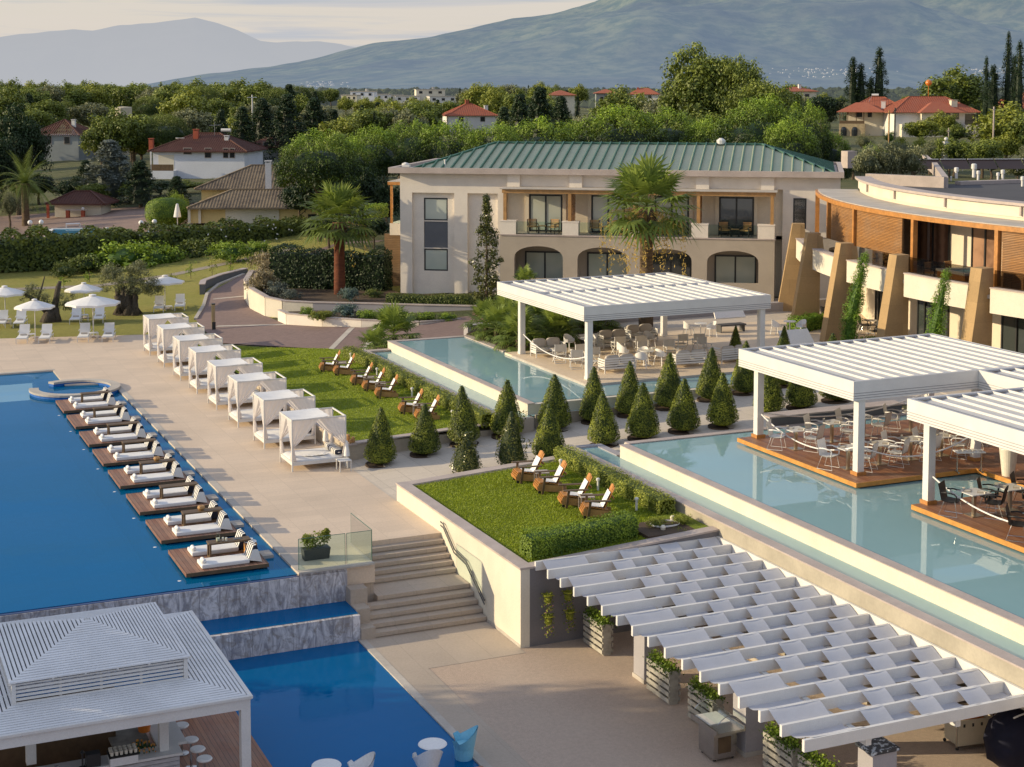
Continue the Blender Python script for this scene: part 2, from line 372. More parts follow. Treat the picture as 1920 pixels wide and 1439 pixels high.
watermat('water_main', (.6, .9, 1), .05, 1.2, gloss=(.34,.52,.80), body=(.0, .21, .46), k=.5); watermat('water_low', (.6, .86, .98), .14, 3.5, gloss=(.4,.55,.8), body=(.0, .16, .42), k=.7); watermat('water_clear', (.8, .95, .95), .02, 1.5, body=(.38, .62, .66), k=.66)
glassmat('glass', (.84, .92, .89), 1.16); glassmat('glass_smoke', (.52, .50, .46), 1.12)
# window glass: opaque dark mirror
m, nt, bs, out = newmat('window_glass'); bs.inputs['Base Color'].default_value = (.05, .06, .06, 1); bs.inputs['Roughness'].default_value = .04; bs.inputs['IOR'].default_value = 1.9
m, nt, bs, out = newmat('window_blind'); v = coords(nt); f = noise_fac(nt, v, .5, 2, .5); nt.links.new(mixc(nt, f, (.42, .48, .43), (.55, .58, .50)), bs.inputs['Base Color']); bs.inputs['Roughness'].default_value = .06; bs.inputs['IOR'].default_value = 1.6
m, nt, bs, out = newmat('window_curtain'); v = coords(nt); w = nd(nt, 'ShaderNodeTexWave', bands_direction='X'); w.inputs['Scale'].default_value = 2.2; w.inputs['Distortion'].default_value = 1.5; nt.links.new(v, w.inputs['Vector'])
nt.links.new(mixc(nt, w.outputs['Fac'], (.42, .25, .16), (.16, .09, .06)), bs.inputs['Base Color']); bs.inputs['Roughness'].default_value = .15
# stone pillars with courses
slabs('sandstone', (.50, .335, .165), 1.5, .9, .75, .9, .16, off=.5, stain=.35, jw=.006)
nt = MATS['sandstone'].node_tree
for n in nt.nodes:
    if n.type == 'TEX_BRICK':
        for l in list(n.inputs['Vector'].links): src = l.from_socket; nt.links.remove(l)
        sx = nd(nt, 'ShaderNodeSeparateXYZ'); nt.links.new(src, sx.inputs[0]); ad = nd(nt, 'ShaderNodeMath', operation='ADD'); nt.links.new(sx.outputs[0], ad.inputs[0]); nt.links.new(sx.outputs[1], ad.inputs[1])
        cb = nd(nt, 'ShaderNodeCombineXYZ'); nt.links.new(ad.outputs[0], cb.inputs[0]); nt.links.new(sx.outputs[2], cb.inputs[1]); nt.links.new(cb.outputs[0], n.inputs['Vector'])
# green standing-seam roof
simple('roof_green', (.50, .54, .38), .65, .30, .5, 6, bumps=.04, col2=(.58, .58, .40)); simple('seam_green', (.06, .16, .12), .5, .1, 1, 8, bumps=0)
# roof tiles
def tiles(name, a, b_, c_):
    m, nt, bs, out = newmat(name); v = coords(nt, kind='Object')
    f = noise_fac(nt, v, 2.2, 4, .8, .35, .65); g = noise_fac(nt, v, .5, 3, .6)
    c = mixc(nt, f, a, b_); c = mixc(nt, mixc_fac(nt, g, .5), c, c_); nt.links.new(c, bs.inputs['Base Color']); bs.inputs['Roughness'].default_value = .85
tiles('tiles_red', (.42, .125, .06), (.30, .08, .045), (.36, .13, .08)); tiles('tiles_old', (.23, .17, .11), (.10, .075, .055), (.34, .26, .16)); tiles('tiles_dark', (.115, .04, .03), (.07, .028, .022), (.14, .065, .045))
# grass
def grass(name, a, b_, c_, dry=.3):
    m, nt, bs, out = newmat(name); v = coords(nt)
    f = noise_fac(nt, v, 25, 4, .8, .3, .7); g = noise_fac(nt, v, .35, 5, .6, .35, .7); h = noise_fac(nt, v, 4, 4, .7, .4, .7)
    c = mixc(nt, f, a, b_); c = mixc(nt, mixc_fac(nt, g, dry), c, c_); c = mixc(nt, mixc_fac(nt, h, .35), c, tuple(x*.5 for x in b_))
    nt.links.new(c, bs.inputs['Base Color']); bs.inputs['Roughness'].default_value = .9
    bump(nt, bs, f, 1.0, .08)
grass('grass', (.36, .47, .022), (.16, .24, .012), (.44, .46, .04)); grass('grass_far', (.42, .40, .07), (.28, .30, .05), (.52, .43, .12), .5); grass('field', (.11, .13, .040), (.05, .075, .022), (.26, .21, .09), .5)
wood('deck_wood', (.30, .105, .045), (.44, .19, .085), .12, 'x', .5); wood('deck_wood_y', (.27, .10, .045), (.42, .19, .09), .12, 'y', .5)
wood('bed_wood', (.24, .10, .055), (.40, .20, .12), .14, 'x', .6); wood('louver_wood', (.44, .20, .055), (.52, .25, .08), .07, 'z', .6, gap=(.12, .045, .015)); wood('fence_wood', (.30, .18, .09), (.36, .22, .11), .12, 'z', .7)
wood('white_boards', (.72, .72, .74), (.66, .66, .70), .10, 'z', .6, gap=(.30, .30, .33))
# stripes on cushions
def stripes(name, axis, w):
    m, nt, bs, out = newmat(name); v = coords(nt); sp = nd(nt, 'ShaderNodeSeparateXYZ'); nt.links.new(v, sp.inputs[0])
    d = nd(nt, 'ShaderNodeMath', operation='DIVIDE'); nt.links.new(sp.outputs['xyz'.index(axis)], d.inputs[0]); d.inputs[1].default_value = w
    fr = nd(nt, 'ShaderNodeMath', operation='FRACT'); nt.links.new(d.outputs[0], fr.inputs[0]); g = nd(nt, 'ShaderNodeMath', operation='GREATER_THAN'); nt.links.new(fr.outputs[0], g.inputs[0]); g.inputs[1].default_value = .5
    nt.links.new(mixc(nt, g.outputs[0], (.80, .78, .74), (.02, .025, .045)), bs.inputs['Base Color']); bs.inputs['Roughness'].default_value = .9
stripes('stripes_y', 'y', .17); stripes('stripes_x', 'x', .12)
# foliage
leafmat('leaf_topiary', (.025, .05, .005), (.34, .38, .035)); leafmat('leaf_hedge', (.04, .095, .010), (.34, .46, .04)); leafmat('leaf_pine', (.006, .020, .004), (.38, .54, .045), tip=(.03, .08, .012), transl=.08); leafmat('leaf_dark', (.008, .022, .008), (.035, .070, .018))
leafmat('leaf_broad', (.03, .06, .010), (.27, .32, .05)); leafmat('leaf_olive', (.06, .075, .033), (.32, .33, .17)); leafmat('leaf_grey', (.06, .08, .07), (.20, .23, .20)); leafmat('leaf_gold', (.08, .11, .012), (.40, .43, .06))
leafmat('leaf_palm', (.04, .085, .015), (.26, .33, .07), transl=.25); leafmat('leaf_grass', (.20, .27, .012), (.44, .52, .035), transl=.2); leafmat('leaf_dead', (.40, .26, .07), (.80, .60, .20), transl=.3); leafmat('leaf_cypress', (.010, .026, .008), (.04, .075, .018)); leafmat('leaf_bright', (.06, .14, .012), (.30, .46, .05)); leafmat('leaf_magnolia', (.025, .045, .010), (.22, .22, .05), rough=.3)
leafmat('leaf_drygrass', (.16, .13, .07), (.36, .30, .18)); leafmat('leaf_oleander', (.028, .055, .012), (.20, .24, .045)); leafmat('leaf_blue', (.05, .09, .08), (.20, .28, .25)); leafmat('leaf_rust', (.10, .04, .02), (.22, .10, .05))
# ---------------------------------------------------------------- camera, sun, sky
cam = bpy.data.cameras.new('camera'); co = bpy.data.objects.new('camera', cam); COL.objects.link(co); SC.camera = co
co.location = (0, 0, H); co.rotation_euler = (math.pi / 2 - TH, 0, -YAW)
cam.sensor_width = 36; cam.lens = F / 1920 * 36; cam.shift_y = -(719.5 - CYP) / 1920; cam.clip_end = 60000; cam.clip_start = .5
SUN_EL = 17.0; SUN_AZ = 22.0     # azimuth measured from -x towards +y
sd = Vector((-math.cos(R(SUN_EL)) * math.cos(R(SUN_AZ)), math.cos(R(SUN_EL)) * math.sin(R(SUN_AZ)), math.sin(R(SUN_EL))))
sl = bpy.data.lights.new('sun', 'SUN'); sl.energy = 5.0; sl.angle = R(.5); sl.color = (1.0, .82, .53)
so = bpy.data.objects.new('sun', sl); COL.objects.link(so); so.rotation_euler = sd.to_track_quat('Z', 'Y').to_euler(); so.location = (0, 0, 200)
wd = bpy.data.worlds.new('World'); SC.world = wd; wd.use_nodes = True; nt = wd.node_tree
for n in list(nt.nodes): nt.nodes.remove(n)
out = nd(nt, 'ShaderNodeOutputWorld'); bg = nd(nt, 'ShaderNodeBackground'); nt.links.new(bg.outputs[0], out.inputs[0])
sky = nd(nt, 'ShaderNodeTexSky', sky_type='NISHITA'); sky.sun_disc = False; sky.sun_elevation = R(SUN_EL); sky.sun_rotation = math.atan2(sd.x, sd.y); sky.altitude = 50; sky.air_density = 1.2; sky.dust_density = 2.0; sky.ozone_density = 1.5
tc = nd(nt, 'ShaderNodeTexCoord'); mp = nd(nt, 'ShaderNodeMapping'); mp.inputs['Scale'].default_value = (1.2, 1.2, 26); nt.links.new(tc.outputs['Generated'], mp.inputs['Vector'])
cl = noise_fac(nt, mp.outputs[0], 1.6, 6, .62, .44, .74, .7)
mp2 = nd(nt, 'ShaderNodeMapping'); mp2.inputs['Scale'].default_value = (3.0, 3.0, 60); mp2.inputs['Location'].default_value = (4, 1, 7); nt.links.new(tc.outputs['Generated'], mp2.inputs['Vector'])
cl2 = noise_fac(nt, mp2.outputs[0], 1.1, 5, .55, .46, .60, .9)
zen = mixc(nt, .35, (3.3, 3.95, 5.5), sky.outputs[0])                     # blue dusk dome
hor = mixc(nt, .12, (5.0, 4.6, 4.15), sky.outputs[0])                    # pale haze over the plain
sz = nd(nt, 'ShaderNodeSeparateXYZ'); nt.links.new(tc.outputs['Generated'], sz.inputs[0])
hz = nd(nt, 'ShaderNodeMapRange'); hz.inputs['From Min'].default_value = .10; hz.inputs['From Max'].default_value = .24; hz.inputs['To Min'].default_value = 1; hz.inputs['To Max'].default_value = 0
nt.links.new(sz.outputs[2], hz.inputs['Value'])
c = mixc(nt, hz.outputs[0], zen, hor)
c = mixc(nt, mixc_fac(nt, cl, .35), c, (5.1, 4.5, 4.2)); c = mixc(nt, mixc_fac(nt, cl2, .85), c, (3.3, 3.5, 3.9))
nt.links.new(c, bg.inputs['Color']); bg.inputs['Strength'].default_value = .15
SC.view_settings.view_transform = 'Standard'; SC.view_settings.look = 'None'; SC.view_settings.exposure = 0; SC.view_settings.gamma = 1
# ---------------------------------------------------------------- ground sheets
b = MB(); q = lambda x0, x1, y0, y1, za, zb: b.add([(x0,y0,za),(x1,y0,zb),(x1,y1,zb),(x0,y1,za)], [(0,1,2,3)])
q(-9000, -12.5, 45.6, 30000, -.03, -.03); q(-12.5, 18.7, 94, 30000, -.03, -.03); q(18.7, 39.95, 53, 30000, -.03, 1.67); q(39.95, 30000, 20, 30000, 1.67, 1.67)
struct(b.build('ground', 'field'))
b = MB(); b.add([(14.65,-20,-1.8),(60,-20,-1.8),(60,47.7,-1.8),(14.65,47.7,-1.8)], [(0,1,2,3)]); struct(b.build('lower_terrace', 'aggregate'))
b = MB(); b.box(14.65, 15.55, -20, 44.0, -1.9, -1.792); b.prism([(15.55,40.9),(18.62,40.9),(18.62,43.86),(15.55,43.86)], -1.9, -1.792); struct(b.build('pool_kerb_paving', 'step_stone'))
b = MB(); b.box(14.42, 14.65, -20, 44.0, -1.9, -1.786); struct(b.build('pool_edge', 'kerb_stone'))
# upper terrace
b = MB(); b.prism([(13.02,45.5),(15.5,45.5),(15.5,47.8),(18.64,47.8),(18.64,58.5),(18.78,58.5),(18.78,87),(22.4,87),(21.6,96.5),(18.6,93.7),(17.3,93.9),(9.35,95.87),(-40,108),(-40,83.95),(10.8,83.95),(10.8,79.6),(13.02,79.0)], -.6, 0)
struct(b.build('pool_terrace', 'deck_stone'))
b = MB(); b.add([(18.6,51.9,.004),(18.7,51.9,.004),(39.9,51.9,1.70),(39.9,62,1.70),(18.7,62,.004),(18.6,62,.004)], [(0,1,4,5),(1,2,3,4)])
b.add([(39.9,51.9,1.70),(60,51.9,1.70),(60,62,1.70),(39.9,62,1.70)], [(0,1,2,3)]); struct(b.build('sloping_path', 'path_stone'))
b = MB(); b.add([(-60,95,-.01),(18.7,93.8,-.01),(18.7,132,-.01),(-60,132,-.01)], [(0,1,2,3)]); b.add([(18.7,93.8,-.01),(30,93.8,ramp(30)-.01),(42,112,1.69),(42,138,1.69),(18.7,134,-.01)], [(0,1,2,3,4)]) if 0 else b.add([(18.7,93.8,-.01),(39.9,93.8,ramp(39.9)-.01),(39.9,138,ramp(39.9)-.01),(18.7,134,-.01)], [(0,1,2,3)])
gl_ = struct(b.build('garden_lawn', 'grass_far'))
b = MB(); pts = [(-60,119.6),(8,119.2),(18.7,118.4),(24,119.0),(30,122.2),(36,126)]
for i in range(len(pts)-1): (x0,y0),(x1,y1) = pts[i], pts[i+1]; b.add([(x0,y0-.7,ramp(x0)+.01),(x1,y1-.7,ramp(x1)+.01),(x1,y1+.7,ramp(x1)+.01),(x0,y0+.7,ramp(x0)+.01)], [(0,1,2,3)])
struct(b.build('gravel_path', 'gravel'))
# drive with kerb and two pale bands
zr = lambda x, dz=.02: ramp(x) + dz
drv = [(20.6,88.0),(25.9,80.2),(27.4,78.2),(34.5,78.2),(37,84.9),(31.8,84.8),(28.7,86.2),(25.4,90.8),(25.1,97.5),(27.2,106.4),(31.5,114),(44,126),(40,126),(28.6,114.2),(24.3,107.2),(21.3,97.2),(20.9,93.5)]
b = MB(); b.add([(x, y, zr(x)) for x, y in drv], [tuple(range(len(drv)))]); struct(b.build('driveway', 'drive_paving'))
b = MB()
for (x0,y0),(x1,y1) in (((21.8,93.6),(25.6,90.6)),((24.1,104.4),(26.9,103.6)),((26.6,79.6),(29.3,85.4)),((25.2,81.2),(28.2,86.6))):
    d = Vector((x1-x0, y1-y0, 0)).normalized() * .17; n_ = Vector((-d.y, d.x, 0))
    b.add([(x0-n_.x,y0-n_.y,zr(x0-n_.x,.03)),(x1-n_.x,y1-n_.y,zr(x1-n_.x,.03)),(x1+n_.x,y1+n_.y,zr(x1+n_.x,.03)),(x0+n_.x,y0+n_.y,zr(x0+n_.x,.03))], [(0,1,2,3)])
struct(b.build('driveway_band', 'kerb_stone'))
# lawns
def l1z(x, y):
    t = max(0, min(1, (y - 73) / 11)); return (.64 + .045 * (x - 18.8)) * (1 - t) + (ramp(x) + .05) * t
def l1max(x): return 88.6 - 8.6 * ((x - 18.9) / 6.6) ** 1.15
b = MB(); b.grid(lambda u, v: (18.95 + 6.5 * u, 58.65 + v * (l1max(18.95 + 6.5*u) - 58.65), l1z(18.95 + 6.5*u, 58.65 + v * (l1max(18.95 + 6.5*u) - 58.65))), 10, 24)
o = b.build('upper_lawn', 'grass', smooth=True); struct(o)
b = MB(); b.grid(lambda u, v: (19.04 + 6.4 * u, 41.68 + 10 * v, lawn2_z(19.04 + 6.4*u) - .04), 4, 4); struct(b.build('lower_lawn', 'grass', smooth=True))
# ---------------------------------------------------------------- main pool
b = MB(); b.add([(-12.5,45.6,-.06),(13.02,45.6,-.06),(13.02,79.0,-.06),(10.8,79.6,-.06),(10.8,83.95,-.06),(-12.5,83.95,-.06)], [(0,1,2,3,4,5)]); struct(b.build('main_pool_water', 'water_main'))
b = MB(); b.add([(-12.5,45.5,-1.5),(9.75,45.5,-1.5),(9.75,84,-1.5),(-12.5,84,-1.5)], [(0,1,2,3)]); b.add([(9.75,45.5,-1.5),(9.75,45.5,-.42),(9.75,84,-.42),(9.75,84,-1.5)], [(0,1,2,3)])
struct(b.build('main_pool_floor', 'floor_blue'))
b = MB(); b.add([(9.75,45.5,-.42),(13.05,45.5,-.42),(13.05,84,-.42),(9.75,84,-.42)], [(0,1,2,3)]); struct(b.build('main_pool_ledge', 'ledge_blue'))
b = MB(); b.box(-12.5, 13.02, 45.44, 45.6, -1.2, -.075); struct(b.build('infinity_edge', 'tile_navy'))
b = MB(); b.box(13.02, 13.30, 45.52, 78.6, .001, .012); b.box(-12.5, 10.9, 83.97, 84.3, .001, .012); struct(b.build('pool_coping', 'kerb_stone'))
b = MB()
for k in range(9): yy = 47.6 + k * 3.72; b.lathe([(0,-.415),(.07,-.415),(.07,-.40),(0,-.40)], 8, (9.55, yy, 0))
# marble retaining wall, channel, second wall, lower pool
b = MB(); b.box(-12.5, 14.56, 45.40, 45.435, -1.6, -.09); b.box(13.025, 14.56, 45.44, 45.5, -1.6, -.02); o = b.build('marble_wall', 'marble'); tag(o, 'veined grey marble wall below the long edge of the main pool', 'wall')
b = MB(); b.box(13.0, 15.45, 45.36, 45.62, .003, .06); o = b.build('wall_coping', 'kerb_stone'); tag(o, 'pale stone coping under the glass fence beside the steps', 'coping')
b = MB(); b.add([(-12.5,44.12,-1.04),(14.5,44.12,-1.04),(14.5,45.4,-1.04),(-12.5,45.4,-1.04)], [(0,1,2,3)]); struct(b.build('channel_water', 'water_low'))
b = MB(); b.add([(-12.5,44.12,-1.4),(14.5,44.12,-1.4),(14.5,45.4,-1.4),(-12.5,45.4,-1.4)], [(0,1,2,3)]); struct(b.build('channel_floor', 'floor_low'))
b = MB(); b.box(-12.5, 14.5, 43.97, 44.12, -3, -1.05); o = b.build('marble_wall', 'marble'); tag(o, 'lower marble wall with chevron veins above the small deep blue pool', 'wall')
b = MB(); b.add([(-14,-20,-1.83),(14.42,-20,-1.83),(14.42,43.97,-1.83),(-14,43.97,-1.83)], [(0,1,2,3)]); struct(b.build('lower_pool_water', 'water_low'))
b = MB(); b.add([(-14,-20,-2.5),(14.42,-20,-2.5),(14.42,43.97,-2.5),(-14,43.97,-2.5)], [(0,1,2,3)]); b.box(14.42, 14.45, -20, 43.9, -2.5, -1.9); struct(b.build('lower_pool_floor', 'floor_low'))
# whirlpool ring
t = thing('whirlpool', 'round whirlpool basin with pale stone rim at the corner of the main pool', 'whirlpool', (11.07, 78.0, 0))
b = MB()
def arc(b, r0, r1, z0, z1, a0, a1, n=40):
    for i in range(n):
        a, c_ = a0 + (a1-a0)*i/n, a0 + (a1-a0)*(i+1)/n; p = lambda r, t_: (r*math.cos(t_), r*math.sin(t_))
        b.hexa([p(r0,a)+(z0,), p(r1,a)+(z0,), p(r1,c_)+(z0,), p(r0,c_)+(z0,)], [p(r0,a)+(z1,), p(r1,a)+(z1,), p(r1,c_)+(z1,), p(r0,c_)+(z1,)])
arc(b, 1.72, 2.18, .06, .16, R(-196), R(118)); b.build('rim', 'kerb_stone', t)
b = MB(); arc(b, 1.76, 2.14, -.5, .06, R(-196), R(118)); b.build('wall', 'floor_low', t)
b = MB(); arc(b, 1.30, 1.72, -.4, -.12, R(-20), R(118)); b.build('bench', 'floor_blue', t)
# ---------------------------------------------------------------- stairs
t = thing('staircase', 'broad pale stone staircase from the lower terrace up to the pool terrace', 'stairs', (16.8, 45.8, -1.8))
ys = [47.8,47.52,47.24,46.96,46.68,46.40,45.24,44.90,44.55,44.20,43.86]
for i, y in enumerate(ys):
    z1 = -(i+1) * 1.8 / 11; yn = ys[i+1] if i + 1 < len(ys) else None
    if yn is None: break
    x0 = 15.5 if y > 45.6 else 14.95
    b = MB(); b.box(x0 - 16.8, 18.62 - 16.8, yn - 45.8, y - 45.8 + .02, z1 - .12 + 1.8, z1 + 1.8); b.box(x0 - 16.8, 18.62 - 16.8, yn + .04 - 45.8, y - 45.8 + .02, -0.0, z1 - .12 + 1.8)
    b.build('step', 'step_stone', t)
for (x0,x1,y0,y1,z1,nm) in ((14.56,15.5,45.62,47.75,-.61,'s'),(14.5,15.05,44.9,45.36,-.55,'s'),(14.5,14.95,44.35,44.9,-1.0,'s'),(14.5,14.95,43.86,44.35,-1.45,'s')):
    b = MB(); b.box(x0, x1, y0, y1, -1.8, z1); o = b.build('stone_block', 'step_stone'); tag(o, {-.61:'stone cheek block at the left of the top steps',-.55:'highest of the stepped stone blocks at the left of the stairs',-1.0:'middle stepped stone block at the left of the stairs',-1.45:'lowest stepped stone block at the left of the stairs'}[z1], 'stone block')
# ---------------------------------------------------------------- lawn walls
t = thing('retaining_wall', 'cream retaining wall of the lower lawn rising beside the stairs', 'wall', (18.64, 41.3, -1.8))
L_ = lambda x, y, z: (x - 18.64, y - 41.3, z + 1.8)
b = MB(); b.box(0, .30, 0, 10.9, 0, 2.40); b.build('side_wall', 'plaster_cream', t)
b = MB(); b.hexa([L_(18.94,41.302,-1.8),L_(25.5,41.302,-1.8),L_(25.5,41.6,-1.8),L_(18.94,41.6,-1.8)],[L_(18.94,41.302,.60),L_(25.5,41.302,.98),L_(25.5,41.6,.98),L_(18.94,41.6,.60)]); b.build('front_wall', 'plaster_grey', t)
b = MB(); b.hexa([L_(18.94,51.9,0),L_(25.5,51.9,.3),L_(25.5,52.2,.3),L_(18.94,52.2,0)],[L_(18.94,51.9,.60),L_(25.5,51.9,1.0),L_(25.5,52.2,1.0),L_(18.94,52.2,.60)]); b.build('back_wall', 'plaster_cream', t)
b = MB(); b.box(-.03, .42, -.03, 10.93, 2.40, 2.46); b.hexa([L_(19.06,41.27,.60),L_(25.5,41.27,.98),L_(25.5,41.68,.98),L_(19.06,41.68,.60)],[L_(19.06,41.27,.66),L_(25.5,41.27,1.04),L_(25.5,41.68,1.04),L_(19.06,41.68,.66)])
b.hexa([L_(19.06,51.78,.60),L_(25.5,51.78,1.0),L_(25.5,52.23,1.0),L_(19.06,52.23,.60)],[L_(19.06,51.78,.66),L_(25.5,51.78,1.06),L_(25.5,52.23,1.06),L_(19.06,52.23,.66)]); b.build('coping', 'coping', t)
b = MB(); b.box(-.012, -.001, .02, 2.5, 0, .10); b.build('skirting', 'kerb_stone', t)
t = thing('handrail', 'double steel handrail on the cream wall beside the stairs', 'handrail', (18.56, 45.5, -.6))
b = MB()
for dz in (0, -.12):
    b.tube([(0,2.15,1.02+dz),(0,1.9,1.0+dz),(0,.95,.42+dz),(0,-.1,.32+dz),(0,-1.62,-.52+dz)], .022, 6)
b.build('rail', 'grey_planter', t)
b = MB()
for y, z in ((1.7,.8),(.4,.3),(-.8,-.15),(-1.5,-.52)): b.bar((0, y, z), (.08, y, z - .02), .02)
b.build('bracket', 'steel', t)
t = thing('lawn_wall', 'low stone wall with bench slabs holding the upper lawn behind the cabanas', 'wall', (18.8, 58.5, 0))
b = MB(); b.box(0, .28, 0, 17, 0, .64); b.box(.28, 6.4, 0, .28, 0, .72); b.build('wall', 'limestone', t)
b = MB(); b.box(-.04, .42, -.04, 17.2, .64, .70); b.hexa([(.42,-.04,.68),(6.4,-.04,.95),(6.4,.36,.95),(.42,.36,.68)],[(.42,-.04,.73),(6.4,-.04,1.0),(6.4,.36,1.0),(.42,.36,.73)]); b.build('coping', 'coping', t)
b = MB()
for k in range(6): b.box(-.32, -.04, .5 + k*4.1 if k < 4 else .5 + k*4.1, 2.2 + k*4.1, .38, .46)
b.v = [v for v in b.v]; b.build('ledge', 'kerb_stone', t)
# ---------------------------------------------------------------- reflecting pools on the right
def pool(name, label, xo, ya, yb, x1, y_n_edge, trough_end):
    t = thing(name, label, 'pool', (xo, ya, 0))
    return t
Zc, Zt, Zw, Zp = 1.31, 1.20, 1.68, 1.655
t = thing('pool_wall', 'long sunlit wall carrying the restaurant pool and its overflow trough', 'wall', (25.5, 20, -1.8))
def rel(b, ox, oy, oz): b.v = [(x-ox, y-oy, z-oz) for x, y, z in b.v]; return b
b = MB(); b.box(25.5, 25.78, 8, 33.6, .30, 1.26); b.box(25.5, 25.78, 33.6, 41.28, -1.8, 1.26); b.box(25.78, 30.5, 8, 41, .26, .40); b.box(30.2, 30.5, 8, 41, -1.8, .26); b.box(25.78, 30.2, 33.6, 33.8, -1.8, .26); b.box(25.5, 25.78, 41.28, 52.2, .2, 1.26); rel(b, 25.5, 20, -1.8).build('outer_wall', 'outer_wall', t)
b = MB(); b.box(25.47, 25.86, 8, 52.5, 1.26, 1.31); rel(b, 25.5, 20, -1.8).build('coping', 'coping', t)
b = MB(); b.box(26.76, 27.08, 8, 50.32, .2, 1.655); b.box(26.76, 27.08, 8, 50.32, 1.655, 1.662); b.box(27.08, 45, 50.32, 50.6, .2, 1.67); rel(b, 25.5, 20, -1.8).build('inner_wall', 'plaster_cream', t)
b = MB(); b.box(26.74, 27.12, 8, 50.34, 1.662, 1.69); b.box(27.12, 45, 50.30, 50.64, 1.67, 1.70); rel(b, 25.5, 20, -1.8).build('pool_coping', 'coping', t)
b = MB(); b.box(25.78, 26.76, 52.2, 52.5, .2, 1.26); b.box(26.76, 27.08, 50.6, 52.5, .2, 1.24); rel(b, 25.5, 20, -1.8).build('end_wall', 'wall_lilac', t)
b = MB(); b.add([(25.86,8,Zt),(26.76,8,Zt),(26.76,52.2,Zt),(25.86,52.2,Zt)], [(0,1,2,3)]); struct(b.build('trough_water', 'water_clear'))
b = MB(); b.add([(25.78,8,.86),(26.76,8,.86),(26.76,52.2,.86),(25.78,52.2,.86)], [(0,1,2,3)]); b.box(25.78, 25.99, 8, 52.2, .86, 1.08); struct(b.build('trough_floor', 'floor_trough'))
b = MB(); b.add([(27.08,8,Zp),(60,8,Zp),(60,50.32,Zp),(27.08,50.32,Zp)], [(0,1,2,3)]); struct(b.build('restaurant_pool_water', 'water_clear'))
b = MB(); b.add([(27.08,8,1.1),(60,8,1.1),(60,50.32,1.1),(27.08,50.32,1.1)], [(0,1,2,3)]); struct(b.build('restaurant_pool_floor', 'floor_teal'))
# grey wall and podium behind the restaurant pool
b = MB(); b.box(33.6, 39.9, 50.64, 51.0, .8, 2.02); o = b.build('podium_wall', 'slate_grey'); tag(o, 'dark grey low wall between the restaurant pool and the cone trees', 'wall')
b = MB(); b.box(33.5, 40.0, 50.6, 51.35, 2.02, 2.08); o = b.build('wall_coping', 'coping'); tag(o, 'flat stone coping on the dark grey low wall behind the restaurant pool', 'coping')
# pool 1
t = thing('pool_wall', 'sunlit cream wall carrying the lounge pool and its overflow trough', 'wall', (25.2, 57, 0))
b = MB(); b.box(25.25, 25.5, 58.1, 75.9, .3, 1.26); b.box(25.25, 26.72, 57.85, 58.1, .3, 1.22); b.box(25.5, 26.72, 75.65, 75.9, .3, 1.26); rel(b, 25.2, 57, 0).build('outer_wall', 'plaster_taupe', t)
b = MB(); b.box(25.20, 25.56, 57.8, 76.0, 1.26, 1.31); b.box(25.56, 26.8, 75.6, 76.0, 1.26, 1.31); rel(b, 25.2, 57, 0).build('coping', 'coping', t)
b = MB(); b.box(26.72, 27.02, 58.5, 76.1, .3, 1.662); b.box(27.02, 46, 58.5, 58.78, .3, 1.64); b.box(27.02, 31.1, 75.8, 76.1, .3, 1.66); rel(b, 25.2, 57, 0).build('inner_wall', 'plaster_cream', t)
b = MB(); b.box(26.70, 27.06, 58.48, 76.14, 1.662, 1.69); b.box(27.06, 31.3, 75.74, 76.14, 1.662, 1.69); b.box(30.9, 31.3, 70.6, 75.74, 1.662, 1.72); rel(b, 25.2, 57, 0).build('pool_coping', 'coping', t)
b = MB(); b.box(26.9, 46, 58.1, 58.16, .4, 1.28); rel(b, 25.2, 57, 0).build('front_kerb', 'plaster_taupe', t)
b = MB(); b.add([(25.5,58.1,Zt),(26.72,58.1,Zt),(26.72,75.65,Zt),(25.5,75.65,Zt)], [(0,1,2,3)]); b.add([(26.8,58.16,1.22),(46,58.16,1.22),(46,58.5,1.22),(26.8,58.5,1.22)], [(0,1,2,3)]); struct(b.build('trough_water', 'water_clear'))
b = MB(); b.add([(25.5,58.1,.86),(26.72,58.1,.86),(26.72,75.65,.86),(25.5,75.65,.86)], [(0,1,2,3)]); struct(b.build('trough_floor', 'floor_trough'))
b = MB(); b.add([(27.02,58.78,Zp),(46,58.78,Zp),(46,70.8,Zp),(31.1,70.8,Zp),(31.1,75.8,Zp),(27.02,75.8,Zp)], [(0,1,2,3,4,5)]); struct(b.build('lounge_pool_water', 'water_clear'))
b = MB(); b.add([(27.02,58.78,1.1),(46,58.78,1.1),(46,70.8,1.1),(30.9,70.8,1.1),(30.9,75.8,1.1),(27.02,75.8,1.1)], [(0,1,2,3,4,5)]); struct(b.build('lounge_pool_floor', 'floor_teal'))
# decks
b = MB(); b.box(30.72, 36, 60.95, 70.0, 1.66, 1.76); b.box(36, 60, 60.95, 73.5, 1.66, 1.76); struct(b.build('lounge_terrace', 'deck1_stone'))
b = MB(); b.box(30.69, 60, 60.91, 60.95, 1.5, 1.755); b.box(30.69,30.72,60.95,69.1,1.5,1.755); struct(b.build('terrace_edge', 'kerb_stone'))
t = thing('timber_deck', 'reddish timber deck standing in the pool under the middle pergola with white chairs', 'deck', (31, 41.6, 1.6))
b = MB(); b.box(31.0, 36.0, 41.63, 48.9, 1.80, 1.85); b.box(36.0, 60, 38.76, 48.9, 1.80, 1.85); rel(b, 31, 41.6, 1.6).build('boards', 'deck_wood', t)
b = MB(); b.box(30.97, 31.0, 41.60, 48.93, 1.70, 1.85); b.box(31.0, 36.0, 41.60, 41.63, 1.70, 1.85); b.box(35.97,36.0,38.8,41.6,1.70,1.85); rel(b, 31, 41.6, 1.6).build('edge_board', 'yellow_wood', t)
